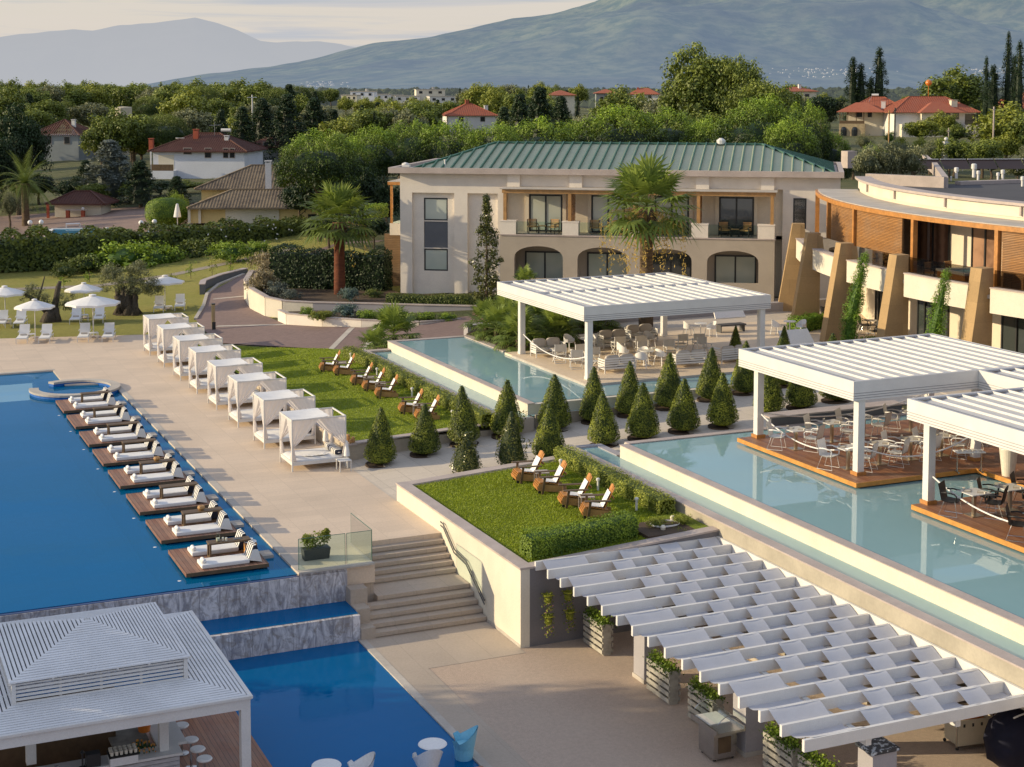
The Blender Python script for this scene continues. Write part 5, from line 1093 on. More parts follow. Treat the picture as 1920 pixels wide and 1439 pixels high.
b = MB(); b.grid(lambda u, v: (.0+1.55*u*(1-.22*abs(v-.5)*0) - .25*u*math.sin(math.pi*v)*0, WY*v, HT+.012 - .07*math.sin(math.pi*v)*math.sin(math.pi*u) - .012*math.sin(v*19+u*5)), 14, 14)
b.build('canopy_cloth', 'fabric_white', cb, smooth=True)
def cushion(name, m, parent, c, s, rot=0):
    m_ = MB(); sx, sy, sz = s
    def f(u, v):
        a, e = u*2*math.pi, (v-.5)*math.pi; ce = math.cos(e); sg = lambda w, p: math.copysign(abs(w)**p, w)
        return (c[0]+sx/2*sg(ce,.4)*sg(math.cos(a),.45), c[1]+sy/2*sg(ce,.4)*sg(math.sin(a),.45), c[2]+sz/2*sg(math.sin(e),.7))
    m_.grid(f, 20, 8); o = m_.build(name, m, parent, smooth=True); return o
cushion('pillow', 'stripes_y', cb, (1.92,.45,.56), (.34,.74,.22)); cushion('pillow', 'stripes_y', cb, (1.92,1.22,.56), (.34,.74,.22))
b = MB(); b.tube([(.16,.25,.53),(.16,.62,.53)], .07, 10); b.build('towel_roll', 'fabric_white', cb, smooth=True)
S_cb = Series(cb)
wt = thing('side_table', '', 'side table', (0,0,0)); b = MB(); b.box(-.25,.25,-.25,.25,.41,.44); b.build('tabletop', 'white_paint', wt)
for sx in (-.22,.22):
    for sy in (-.22,.22): b = MB(); b.box(sx-.018,sx+.018,sy-.018,sy+.018,0,.41); b.build('leg', 'white_paint', wt)
S_wt = Series(wt)
cy8 = [57.84,62.01,66.42,70.47,74.58,78.36,82.48,86.42]
for k, y in enumerate(cy8):
    S_cb.put((16.36, y, 0), 0, f'white curtained canopy daybed, ' + ('nearest of the row, by the steps','second from the near end of the row','third from the near end of the row','fourth from the near end of the row','fourth from the far end of the row','third from the far end of the row','second from the far end of the row','farthest of the row, by the lamp post')[k], group='canopy daybeds in a row along the lawn')
    S_wt.put((18.25 if k == 0 else 18.2, y-.62 if k == 0 else y+2.35, 0), 0, 'small white side table ' + ('in front of the nearest daybed' if k == 0 else f'behind the {ORD[k]} canopy daybed counted from the steps'), group='white side tables beside the canopy daybeds')
fp = thing('folded_parasol', '', 'parasol', (0,0,0)); b = MB(); b.lathe([(.02,1.35),(.05,1.32),(.12,.9),(.16,.6),(.13,.58),(.03,.56)], 12); b.build('canopy', 'fabric_white', fp); b = MB(); b.lathe([(.02,0),(.02,.6)], 8); b.build('pole', 'white_paint', fp); b = MB(); b.lathe([(.2,0),(.2,.05),(.05,.07)], 14); b.build('base', 'kerb_stone', fp); S_fp = Series(fp)
for k, y in enumerate((57.6, 60.4, 64.6, 68.9, 73.0)):
    S_fp.put((18.5, y, 0), 0, f'folded white parasol, {ORD[k]} along the lawn wall counted from the steps', .8, 'folded parasols behind the canopy daybeds')
# things left on the nearest daybed and on the lawn wall
b = MB(); b.grid(lambda u, v: (.55+.95*u+.05*math.sin(9*v), .22+.30*v+.04*math.sin(14*u), .475+.05*abs(noise.noise(Vector((u*6,v*5,3))))+.02), 18, 8); o = b.build('throw_blanket', 'fabric_white', smooth=True, loc=(16.36,57.84,0)); tag(o, 'crumpled pale blanket on the mattress of the nearest canopy daybed', 'blanket')
for k, (x, y) in enumerate(((19.0,59.0),(19.12,58.7),(18.98,58.62))):
    b = MB(); b.lathe([(.07,0),(.08,.02),(.08,.2),(.05,.24)], 10); o = b.build('lantern', 'timber', loc=(x,y,.71)); tag(o, ('largest','middle','smallest')[k]+' small copper lantern on the corner of the lawn wall', 'lantern'); o.scale = ((1.2,1,.7)[k],)*3; o['group'] = 'lanterns on the lawn wall'
# ---------------------------------------------------------------- floating sunbed platforms
sb = thing('sunbed_platform', '', 'sunbed platform', (0,0,0)); PW, PD = 2.55, 2.65
b = MB(); b.box(0,PW,0,PD,.03,.10); b.box(-.025,0,-.02,PD+.02,-.01,.105); b.build('deck', 'bed_wood', sb)
b = MB(); b.box(0,PW+.02,-.025,0,-.01,.105); b.box(0,PW+.02,PD,PD+.025,-.01,.105); b.box(PW,PW+.02,0,PD,-.01,.105); b.build('rim', 'brown_wood', sb)
b = MB()
for x in (.3,PW-.3):
    for y in (.3,PD-.3): b.box(x-.1,x+.1,y-.1,y+.1,-.42,.03)
b.build('pier', 'tile_navy', sb)
for y in (.22, 1.62):
    b = MB(); b.box(.52,2.02,y,y+.72,.105,.235); mt = b.build('mattress', 'fabric_white', sb); m_ = mt.modifiers.new('soft', 'BEVEL'); m_.width = .03; m_.segments = 2
    b = MB(); b.hexa([(2.0,y+.02,.20),(2.42,y+.02,.105),(2.42,y+.70,.105),(2.0,y+.70,.20)], [(2.16,y+.04,.62),(2.26,y+.04,.64),(2.26,y+.68,.64),(2.16,y+.68,.62)]); b.build('back_cushion', 'stripes_y', sb)
    b = MB(); b.tube([(.62,y+.14,.30),(.62,y+.44,.30)], .068, 10); b.ball((.62,y+.16,.32),.07,1); b.build('towel_roll', 'fabric_white', sb, smooth=True)
b = MB()
b.box(.95,2.30,1.10,1.50,.56,.61)
for x in (.97,2.22):
    for y in (1.12,1.42): b.box(x,x+.06,y,y+.06,.10,.56)
    b.box(x,x+.06,1.18,1.42,.12,.17)
b.box(1.03,2.22,1.13,1.17,.12,.16); b.box(1.03,2.22,1.43,1.47,.12,.16); b.build('bench_table', 'brown_wood', sb)
b = MB(); b.box(2.62-.0,2.98,.75,1.35,-.40,.02); 
S_sb = Series(sb)
ys8 = [46.54, 50.34, 54.07, 57.95, 61.72, 65.3, 69.0, 72.6]
nm8 = ('nearest, with a glass jug on its bench','second nearest, with a basket on its bench','third nearest of the row','fourth nearest, with a small basket on its bench','fourth from the far end','third from the far end','second from the far end','farthest of the row, next to the whirlpool')
for k, y in enumerate(ys8):
    S_sb.put((9.8, y, 0), 0, 'sunbed platform in the pool, ' + nm8[k], group='sunbed platforms along the main pool edge')
    b = MB(); b.box(12.44,12.80,y+1.0,y+1.6,-.42,.035); o = b.build('stepping_stone', 'kerb_stone'); tag(o, f'pale stepping block beside the {ORD[k]} nearest sunbed platform', 'stepping stone', 'stepping blocks beside the sunbed platforms')
    b = MB(); b.lathe([(0,.0),(.06,.0),(.06,.02),(0,.025)], 8); o = b.build('pool_light', 'white_plastic', loc=(9.55,y-.1,-.08)); tag(o, f'small round pool light beside the {ORD[k]} sunbed platform from the near end', 'pool light', 'pool lights along the ledge')
t = thing('glass_jug', 'clear glass jug of lemonade on the bench of the nearest sunbed platform', 'jug', (9.8+1.28, 46.54+1.3, .615)); b = MB(); b.lathe([(.06,0),(.07,.12),(.04,.2),(.05,.26),(.045,.26)], 12); b.build('jug', 'glass', t); b = MB(); b.lathe([(.05,.005),(.058,.10),(0,.10)], 12); b.build('drink', 'ceramic', t)
for k, dx in enumerate((.13,.22)): b = MB(); b.lathe([(.03,0),(.035,.11),(.0,.11)], 10); o = b.build('drinking_glass', 'ceramic', loc=(11.1+dx, 47.8-.06*k, .615)); tag(o, ('left','right')[k]+' small tumbler beside the jug on the nearest bench', 'drinking glass')
for k, n_ in ((1,'woven round basket on the bench of the second sunbed platform'),(3,'small woven basket on the bench of the fourth sunbed platform')):
    b = MB(); b.lathe([(.08,0),(.13,.08),(.11,.15),(.04,.16),(.03,.10),(0,.10)], 12); o = b.build('basket', 'timber', loc=(9.8+1.6,ys8[k]+1.3,.615)); tag(o, n_, 'basket')
b = MB(); b.box(-.12,.12,-.08,.08,0,.01); o = b.build('magazine', 'slate_grey', loc=(11.7,47.85,.616)); tag(o, 'dark magazine lying on the bench of the nearest sunbed platform', 'magazine')
t = thing('beach_bag', 'straw beach bag with a pale hat between the cushions of the nearest sunbed platform', 'bag', (12.1, 47.75, .1)); b = MB(); b.box(-.18,.18,-.14,.14,0,.36); b.build('bag', 'yellow_wood', t); b = MB(); b.lathe([(.2,.40),(.19,.42),(.1,.43),(.08,.50),(0,.51)], 14); b.build('hat', 'fabric_white', t)
# ---------------------------------------------------------------- umbrellas and loungers on the garden edge
um = thing('parasol', '', 'parasol', (0,0,0)); b = MB(); b.tube([(0,0,0),(0,0,2.35)], .022, 8); b.build('pole', 'white_paint', um)
b = MB(); n = 8; ap = (0,0,2.46)
for i in range(n):
    a, c_ = 2*math.pi*i/n, 2*math.pi*(i+1)/n; m2 = (a+c_)/2; p0 = (math.cos(a),math.sin(a),2.02); p1 = (math.cos(c_),math.sin(c_),2.02); mi = (math.cos(m2)*.93,math.sin(m2)*.93,2.05); mid = (math.cos(m2)*.5,math.sin(m2)*.5,2.25)
    b.add([ap,p0,mi,p1,mid], [(0,1,4),(1,2,4),(2,3,4),(3,0,4)]); b.add([p0,mi,p1,(p0[0],p0[1],1.90),(mi[0],mi[1],1.93),(p1[0],p1[1],1.90)], [(0,3,4,1),(1,4,5,2)])
b.lathe([(.14,2.45),(.13,2.50),(0,2.54)], 10); b.build('canopy', 'fabric_white', um)
b = MB(); [b.bar((0,0,2.2),(math.cos(2*math.pi*i/n)*.97,math.sin(2*math.pi*i/n)*.97,2.01),.02) for i in range(n)]; b.build('rib_frame', 'white_paint', um)
b = MB(); b.lathe([(.26,0),(.26,.06),(.05,.08)], 14); b.build('base', 'coping', um); S_um = Series(um)
for k, (x, y, s_, l) in enumerate(((11.3,95.3,(1.18,1.18,.93),'white parasol between the two leftmost front loungers'),(14.5,94.1,(1.62,1.62,1.03),'large white parasol over the front loungers right of the dead tree'),(15.2,102.2,(1.22,1.22,.92),'white parasol left of the big olive tree'),(20.6,103.2,(1.32,1.32,.90),'white parasol right of the big olive tree'),(10.3,102.0,(1.35,1.35,.95),'white parasol cut off by the left edge'))):
    S_um.put((x,y,ramp(x)), 0, l, s_, 'white parasols on the garden lawn')
lo = thing('sun_lounger', '', 'sun lounger', (0,0,0))
b = MB(); b.box(-.33,.33,0,.04,.28,.32); b.box(-.33,-.29,.04,1.9,.28,.32); b.box(.29,.33,.04,1.9,.28,.32); b.build('frame', 'white_paint', lo)
for x in (-.31,.31):
    for y in (.06,1.75): b = MB(); b.box(x-.02,x+.02,y-.02,y+.02,0,.28); b.build('leg', 'white_paint', lo)
b = MB(); b.box(-.28,.28,.05,1.15,.30,.35); b.build('seat', 'fabric_white', lo)
b = MB(); b.hexa([(-.29,1.12,.32),(.29,1.12,.32),(.29,1.16,.28),(-.29,1.16,.28)][::1], [(-.29,1.62,.92),(.29,1.62,.92),(.29,1.67,.90),(-.29,1.67,.90)]); b.build('backrest', 'fabric_white', lo)
b = MB(); [b.bar((x,1.1,.52),(x,1.5,.56),.035,.03) for x in (-.33,.33)]; b.build('armrest', 'white_paint', lo)
b = MB(); b.tube([(-.18,.95,.40),(.18,.95,.40)], .05, 8); b.build('towel_roll', 'cushion_grey', lo); S_lo = Series(lo)
for k, (x, y, l) in enumerate(((10.28,93.3,'leftmost of the four front white loungers'),(11.5,92.9,'second of the four front white loungers from the left'),(13.62,92.4,'third of the four front white loungers from the left'),(14.95,91.9,'rightmost of the four front white loungers'),(14.2,99.6,'white lounger left of the pole of the parasol by the olive tree'),(15.6,99.4,'white lounger right of the pole of the parasol by the olive tree'),(19.9,101.9,'white lounger behind the farthest daybed, left one'),(21.2,101.5,'white lounger behind the farthest daybed, right one'),(10.8,99.5,'white lounger beside the dead tree stump at the left'),(9.75,99.9,'white lounger cut off by the left edge'))):
    S_lo.put((x,y,ramp(x)+.005), R(-14), l, group='white sun loungers by the garden lawn')
for k, (x, y) in enumerate(((10.95,94.3),(14.4,93.3),(15.0,100.9),(20.7,102.6),(10.3,101.0))):
    S_wt.put((x,y,.0), 0, 'small white side table under the ' + ('leftmost front parasol','large front parasol','parasol left of the olive tree','parasol right of the olive tree','parasol at the left edge')[k], .95, 'white side tables under the parasols')
# ---------------------------------------------------------------- adirondack chairs
ad = thing('garden_armchair', '', 'garden chair', (0,0,0))
b = MB()
for i in range(4):
    y0 = -.42 + i*.035*0 ; a = math.pi*.5*(i/3); b.box(-.30,.30,-.46+.03*i-.02,-.44+.09*i,.20+.055*i,.235+.055*i)
b.box(-.30,.30,-.47,-.44,.14,.24); b.build('front_slats', 'orange_wood', ad)
b = MB()
for i in range(5): b.box(-.28,.28,-.16+i*.105,-.07+i*.105,.355-.022*i,.375-.022*i)
b.build('seat', 'orange_wood', ad)
b = MB()
for sx in (-.31,.29): b.hexa([(sx,-.45,.12),(sx+.02,-.45,.12),(sx+.02,.55,.0),(sx,.55,.0)], [(sx,-.42,.36),(sx+.02,-.42,.36),(sx+.02,.55,.20),(sx,.55,.20)])
b.build('side_board', 'timber', ad)
for s_ in (-1,1):
    b = MB(); b.bar((s_*.34,-.30,0),(s_*.35,-.22,.58),.045,.08); b.build('leg', 'brown_wood', ad)
    b = MB(); b.box(s_*.38-.07,s_*.38+.07,-.42,.42,.575,.605); b.build('armrest', 'brown_wood', ad)
b = MB()
for i in range(5):
    u = (i-2)/2; x0 = u*.20; top = 1.02 - .05*u*u; yb, yt = .22, .56
    b.hexa([(x0-.045,yb,.26),(x0+.045,yb,.26),(x0+.045,yb+.02,.26),(x0-.045,yb+.02,.26)], [(x0*1.12-.052,yt,top),(x0*1.12+.052,yt,top),(x0*1.12+.052,yt+.02,top),(x0*1.12-.052,yt+.02,top)])
b.box(-.28,.28,.52,.55,.60,.66); b.build('backrest', 'orange_wood', ad)
b = MB(); b.grid(lambda u, v: (-.235+.47*v, *( (-.18+.40*(u/.45), .405-.05*(u/.45)) if u < .45 else (.195+.235*((u-.45)/.55), .36+.46*((u-.45)/.55)) )), 12, 4); 
b.grid(lambda u, v: (-.225+.45*v, *( (-.18+.40*(u/.45), .385-.05*(u/.45)) if u < .45 else (.215+.235*((u-.45)/.55), .35+.46*((u-.45)/.55)) )), 12, 4); b.build('cushion', 'fabric_white', ad)
b = MB(); [b.tube([(sx,-.38,.05),(sx+.03,-.38,.05)], .05, 10) for sx in (-.25,.22)]; b.build('wheel', 'rubber', ad); S_ad = Series(ad)
gt = thing('garden_side_table', '', 'side table', (0,0,0)); b = MB(); b.box(-.24,.24,-.24,.24,.47,.50); b.build('tabletop', 'cushion_grey', gt)
for sx in (-.22,.22):
    for sy in (-.22,.22): b = MB(); b.bar((sx,sy,0),(sx,sy,.47),.03); b.build('leg', 'coping', gt)
S_gt = Series(gt)
for k, (x, y, l) in enumerate(((22.6,73.7,'farthest wooden garden armchair on the upper lawn'),(22.9,72.3,'second farthest wooden garden armchair on the upper lawn'),(22.9,69.6,'far one of the middle trio of garden armchairs'),(22.95,68.0,'central one of the middle trio of garden armchairs'),(22.95,66.2,'near one of the middle trio of garden armchairs'),(22.8,62.6,'wooden garden armchair left of the cone trees on the upper lawn'),(22.95,61.0,'wooden garden armchair half hidden behind a cone tree'))):
    S_ad.put((x+.2, y+.1, l1z(x,y)), R(-101), l + ' with white cushion', scale=1.0, group='wooden garden armchairs on the lawns')
for k, (x, y, l) in enumerate(((22.65,50.0,'farthest wooden garden armchair on the lower lawn'),(22.75,48.35,'second farthest wooden garden armchair on the lower lawn'),(22.75,46.4,'second nearest wooden garden armchair on the lower lawn'),(22.8,44.85,'nearest wooden garden armchair behind the thick hedge'))):
    S_ad.put((x+.15, y, lawn2_z(x)-.04), R(-98-3*k), l + ' with white cushion', scale=1.04, group='wooden garden armchairs on the lawns')
for k, (x, y, z, l) in enumerate(((23.0,49.15,lawn2_z(23)-.04,'between the two far armchairs of the lower lawn'),(23.0,45.6,lawn2_z(23)-.04,'between the two near armchairs of the lower lawn'),(23.2,73.0,l1z(23.2,73),'between the two farthest armchairs of the upper lawn'),(23.2,68.8,l1z(23.2,68.8),'in the middle trio of armchairs, farther one'),(23.2,67.1,l1z(23.2,67.1),'in the middle trio of armchairs, nearer one'),(23.1,61.85,l1z(23.1,61.8),'between the two armchairs behind the cone trees'))):
    S_gt.put((x,y,z), R(-15), 'small grey topped garden table ' + l, group='small garden tables between the armchairs')
# ---------------------------------------------------------------- restaurant furniture
def dining_chair(name, m, leg):
    t = thing(name, '', 'chair', (0,0,0))
    b = MB(); b.grid(lambda u, v: (-.26+.52*v, *( (-.24+.44*(u/.5), .45-.03*math.sin(math.pi*u/.5)+.015*abs(v-.5)) if u < .5 else (.20+.10*((u-.5)/.5), .44+.46*((u-.5)/.5)) )), 12, 4)
    b.grid(lambda u, v: (-.235+.47*v, *( (-.235+.44*(u/.5), .43-.03*math.sin(math.pi*u/.5)) if u < .5 else (.215+.10*((u-.5)/.5), .43+.46*((u-.5)/.5)) )), 12, 4); b.build('seat_shell', m, t, smooth=True)
    for s_ in (-1,1):
        b = MB(); b.tube([(s_*.24,.22,.66),(s_*.27,.05,.68),(s_*.27,-.16,.66),(s_*.26,-.22,.60),(s_*.25,-.2,.44)], .022, 6); b.build('armrest', m, t, smooth=True)
        b = MB(); b.tube([(s_*.20,-.16,.43),(s_*.25,-.24,.015),(s_*.25,.28,.015),(s_*.20,.14,.43)], .012, 5); b.build('sled_leg', leg, t)
    return t
S_wc = Series(dining_chair('dining_chair', 'white_plastic', 'white_paint')); S_bk = Series(dining_chair('dining_chair', 'black_mesh', 'steel'))
dt = thing('dining_table', '', 'dining table', (0,0,0)); b = MB(); b.box(-.37,.37,-.37,.37,.71,.735); b.build('tabletop', 'white_paint', dt)
b = MB(); b.box(-.05,.05,-.05,.05,.02,.71); b.build('column', 'brass_steel', dt); b = MB(); b.box(-.23,.23,-.23,.23,0,.02); b.build('foot', 'brass_steel', dt)
S_dt = Series(dt); 
pl = thing('place_setting', '', 'tableware', (0,0,0)); b = MB(); b.box(-.17,.17,-.12,.12,.0,.004); b.build('napkin', 'cushion_grey', pl); b = MB(); b.lathe([(0,.004),(.07,.004),(.11,.016),(.0,.012)], 14); b.build('plate', 'ceramic', pl)
b = MB(); b.lathe([(.03,.004),(.04,.07),(.035,.07),(0,.02)], 10, (.15,.12,0)); b.build('cup', 'ceramic', pl); S_pl = Series(pl)
DB = 1.85
tabs = [(31.95,46.55,'w','at the left end of the middle deck, far row'),(33.85,47.0,'w','second from the left in the far row'),(31.95,43.4,'w','nearest the left front post'),(33.35,43.5,'w','second from the left in the near row'),(34.75,43.6,'w','third from the left in the near row'),(36.1,43.6,'w','fourth from the left in the near row'),(35.5,47.3,'w','third from the left in the far row'),(37.7,47.3,'w','fourth from the left in the far row'),(37.7,44.6,'w','right of the third post of the middle deck'),(31.95,37.0,'b','leftmost on the deck with the black chairs'),(33.35,37.0,'b','second on the deck with the black chairs'),(34.75,37.1,'b','third on the deck with the black chairs'),(32.0,34.2,'b','in the nearer black chair row'),(33.5,34.3,'b','second in the nearer black chair row')]
rr = random.Random(11)
for k, (x, y, c_, l) in enumerate(tabs):
    S_dt.put((x,y,DB), R(rr.uniform(-3,3)), 'square white dining table ' + l, group='square dining tables on the timber decks')
    sr = S_wc if c_ == 'w' else S_bk; cn = 'white' if c_ == 'w' else 'black'
    sr.put((x-.62, y+.26+rr.uniform(-.05,.05), DB), R(34+rr.uniform(-9,9)), f'{cn} chair, left side of table {l}', group=f'{cn} dining chairs on the timber decks', scale=1.1)
    sr.put((x+.42, y-.50+rr.uniform(-.05,.05), DB), R(-150+rr.uniform(-9,9)), f'{cn} chair, right side of table {l}', group=f'{cn} dining chairs on the timber decks', scale=1.1)
    S_pl.put((x-.15,y+.14,DB+.736), R(45), f'left setting on table {l}', group='place settings on the dining tables')
    S_pl.put((x+.15,y-.14,DB+.736), R(225), f'right setting on table {l}', group='place settings on the dining tables')
x, y, _ = P(1890, 892, DB); t = thing('tall_planter', 'tall tapered cream planter pot on the deck at the right', 'planter', (x, y, DB)); b = MB(); b.lathe([(0,0),(.20,0),(.31,.92),(.30,.95),(.27,.95),(.26,.88),(0,.88)], 24); b.build('pot', 'ceramic', t, smooth=False); b = MB(); b.lathe([(0,.885),(.255,.89)], 16); b.build('earth', 'soil', t)
t = thing('service_table', 'narrow white service table with dishes behind the third post', 'service table', (x-.9, y+.9, DB), R(-20)); b = MB(); b.box(-.5,.5,-.22,.22,.70,.73); b.build('tabletop', 'white_paint', t)
for sx in (-.42,.42): b = MB(); b.box(sx-.02,sx+.02,-.02,.02,.03,.70); b.bar((sx,-.2,.02),(sx,.2,.02),.04); b.build('leg', 'steel', t)
b = MB(); [b.lathe([(0,0),(.07,0),(.08,.05),(0,.05)], 10, (-.35+i*.17,(i%2)*.12-.06,.73)) for i in range(5)]; b.build('dishes', 'ceramic', t)
# lounge
sf = thing('garden_sofa', '', 'sofa', (0,0,0)); b = MB()
for k in range(5): b.box(-.80,.80,.34,.37,.20+k*.11,.27+k*.11)
for s_ in (-.80,.77):
    for k in range(4): b.box(s_,s_+.03,-.34,.34,.24+k*.11,.31+k*.11)
b.box(-.80,.80,-.34,.34,.18,.23)
for x in (-.8,.76):
    for y in (-.34,.32): b.box(x,x+.04,y,y+.04,0,.62)
b.build('slatted_frame', 'white_paint', sf); cushion('seat_cushion', 'cushion_beige', sf, (-.38,-.02,.32), (.74,.66,.16)); cushion('seat_cushion', 'cushion_beige', sf, (.38,-.02,.32), (.74,.66,.16)); cushion('back_cushion', 'cushion_grey', sf, (-.38,.26,.62), (.72,.2,.44)); cushion('back_cushion', 'cushion_grey', sf, (.38,.26,.62), (.72,.2,.44)); S_sf = Series(sf)
LZ1 = 1.76
for x, y, rz, l in ((32.3,68.3,0,'nearest the left post, facing the pool'),(36.5,69.3,0,'at the back of the lounge, left one'),(38.6,70.3,0,'at the back of the lounge, right one'),(33.4,63.2,180,'with its slatted back to the near edge, left one'),(37.1,63.0,176,'with its slatted back to the near edge, middle one'),(39.6,63.2,184,'with its slatted back to the near edge, right one')):
    S_sf.put((x,y,LZ1), R(rz), 'white slatted sofa ' + l, group='white slatted sofas on the lounge terrace')
dc = thing('director_chair', '', 'chair', (0,0,0)); b = MB()
for s_ in (-.27,.27):
    b.box(s_-.018,s_+.018,-.24,-.20,.36,.62); b.box(s_-.018,s_+.018,.20,.24,.36,.92); b.box(s_-.03,s_+.03,-.26,.26,.60,.63); b.bar((s_,-.24,.02),(s_,.24,.40),.03); b.bar((s_,.24,.02),(s_,-.24,.40),.03)
b.box(-.27,.27,-.24,-.21,.0,.03); b.box(-.27,.27,.21,.24,.0,.03); b.build('frame', 'white_paint', dc); b = MB(); b.box(-.25,.25,-.22,.22,.40,.43); b.build('seat', 'cushion_beige', dc); b = MB(); b.box(-.27,.27,.21,.225,.58,.92); b.build('backrest', 'cushion_beige', dc); S_dc = Series(dc)
for k, (x, y, rz) in enumerate(((31.95,66.3,170),(32.8,66.0,185),(32.0,64.6,165),(33.0,64.9,190),(35.6,67.2,175),(36.7,67.0,170),(36.0,65.2,10),(37.3,65.0,-10),(38.8,66.6,180),(39.7,66.4,160),(39.2,65.0,5))):
    S_dc.put((x,y,LZ1), R(rz), f'white folding armchair with beige cloth, {ORD[k]} on the lounge terrace counted from the left', group='white folding armchairs on the lounge terrace')
mc = thing('mesh_armchair', '', 'chair', (0,0,0)); b = MB()
b.grid(lambda u, v: (.29*math.sin(-2.2+4.4*u), .02+.26*math.cos(-2.2+4.4*u), .44+v*(.16+.22*max(0,math.cos(-2.2+4.4*u)))), 16, 3); b.lathe([(0,.42),(.25,.43),(.24,.45),(0,.45)], 16); b.build('shell', 'white_plastic', mc, smooth=True)
for s_ in (-1,1):
    for q_ in (-1,1): b = MB(); b.bar((s_*.25,q_*.24,0),(s_*.2,q_*.18,.43),.03); b.build('leg', 'white_plastic', mc)
S_mc = Series(mc)
for k, (x, y, rz) in enumerate(((33.9,69.2,20),(34.9,68.9,-20),(35.3,66.2,80),(38.0,68.4,10),(34.8,63.4,150),(35.4,64.4,-60),(36.1,63.8,110),(41.6,70.6,80),(42.6,70.0,-90),(46.2,69.2,90),(47.3,68.6,-80),(35.0,65.4,90))):
    S_mc.put((x,y,LZ1), R(rz), f'white woven plastic armchair, {ORD[k]} of its kind on the lounge terrace from the left', group='white woven armchairs on the lounge terrace')
ct = thing('bistro_table', '', 'table', (0,0,0)); b = MB(); b.lathe([(0,.70),(.33,.70),(.33,.73),(0,.73)], 20); b.build('tabletop', 'white_plastic', ct); b = MB(); b.lathe([(.03,.03),(.03,.70)], 8); [b.bar((0,0,.03),(.26*math.cos(a),.26*math.sin(a),.01),.03) for a in (0.4,1.97,3.54,5.11)]; b.build('pedestal', 'white_plastic', ct); S_ct = Series(ct)
for k, (x, y, s_) in enumerate(((32.3,67.3,.6),(34.4,68.3,1),(36.1,68.2,.6),(35.4,63.9,1),(36.7,66.0,.6),(38.2,65.8,.6),(42.1,70.2,1),(46.8,68.9,1),(32.5,64.0,.6),(39.5,64.6,.6))):
    S_ct.put((x,y,LZ1), 0, f'white bistro table, {ORD[k]} on the lounge terrace counted roughly from the left', (1,1,s_) , 'white tables on the lounge terrace')
x, y, _ = P(1370, 622, LZ1); t = thing('reclined_swing_bench', 'white tilted sunshade panel over a low bench behind the lounge chairs', 'bench', (x, y, LZ1)); b = MB(); b.hexa([(-.95,.0,.75),(.95,.0,.75),(.95,.06,.7),(-.95,.06,.7)], [(-.85,.5,1.45),(.85,.5,1.45),(.85,.56,1.42),(-.85,.56,1.42)]); b.build('panel', 'white_plastic', t); b = MB(); b.box(-.8,.8,-.3,.3,.35,.42); [b.box(sx,sx+.04,-.25,.25,0,.35) for sx in (-.75,.7)]; b.build('bench', 'grey_planter', t)
x, y, _ = P(1497, 660, LZ1); t = thing('reclined_swing_bench', 'white tilted sunshade panel beside the second far cone tree', 'bench', (x, y, LZ1)); b = MB(); b.hexa([(-.95,.0,.4),(.95,.0,.4),(.95,.06,.35),(-.95,.06,.35)], [(-.85,.5,1.05),(.85,.5,1.05),(.85,.56,1.02),(-.85,.56,1.02)]); b.build('panel', 'white_plastic', t); b = MB(); b.box(-.8,.8,.1,.4,0,.36); b.build('bench', 'grey_planter', t)
# dark chairs and tables in the shade of the wing
for k, (px, py, rz) in enumerate(((1552,588,90),(1621,606,70),(1640,618,-90))):
    x, y, _ = P(px, py+20, 1.76); S_bk.put((x,y,1.76), R(rz), ('black chair in the shade between the first pillars','black chair in the shade left of the small table by the pillars','black chair in the shade right of the small table by the pillars')[k], 1.1, 'black chairs under the curved wing')
x, y, _ = P(1632, 626, 1.76); S_ct.put((x,y,1.76), 0, 'pale small table between the black chairs under the curved wing', group='white tables on the lounge terrace')
# lamp posts, glass fence, potted shrub
t = thing('lamp_post', 'slim square steel lamp post beside the farthest canopy daybed', 'lamp post', (21.4, 92.7, 0)); b = MB(); b.box(-.09,.09,-.09,.09,0,1.75); b.build('post', 'brass_steel', t); b = MB(); b.box(-.10,.10,-.10,.10,1.75,1.82); b.box(-.11,.11,-.095,-.091,.1,.7); b.build('lamp_head', 'dark_metal', t)
for k, (x0, y0, x1, y1, l) in enumerate(((13.05,45.56,14.55,45.56,'front glass fence panel left of the potted shrub'),(14.6,45.56,15.42,45.56,'front glass fence panel at the corner above the steps'),(15.44,45.6,15.44,47.7,'glass fence panel running back beside the top steps'))):
    b = MB(); b.bar((x0,y0,.56),(x1,y1,.56),.014,.98); o = b.build('glass_fence', 'glass'); b = MB(); b.bar((x0,y0,1.055),(x1,y1,1.055),.018,.014); b.bar((x0,y0,.08),(x0,y0,1.05),.016); b.bar((x1,y1,.08),(x1,y1,1.05),.016); b.build('edge', 'seam_green', o); tag(o, l, 'glass fence', 'glass fence panels at the terrace corner')
t = thing('potted_shrub', 'bushy green shrub in a long dark grey trough behind the glass fence', 'planter', (13.95, 46.75, 0)); b = MB(); b.hexa([(-.40,-.16,0),(.40,-.16,0),(.40,.16,0),(-.40,.16,0)], [(-.44,-.2,.36),(.44,-.2,.36),(.44,.2,.36),(-.44,.2,.36)]); b.build('trough', 'grey_planter', t)
b = MB(); rr = random.Random(9)
for c_ in ((-.22,0,.55,.24),(.05,0,.60,.26),(.30,.02,.66,.2),(.36,.0,.80,.12),(-.3,0,.68,.14)):
    for k in range(260):
        d = Vector((rr.gauss(0,1),rr.gauss(0,1),rr.gauss(0,1))).normalized()*c_[3]*rr.uniform(.5,1.1); b.leaf((c_[0]+d.x,c_[1]+d.y,c_[2]+d.z), .075, shade=max(0,min(1,.5+d.z*1.6)), rr=rr)
b.build('foliage', 'leaf_gold', t)
b = MB()
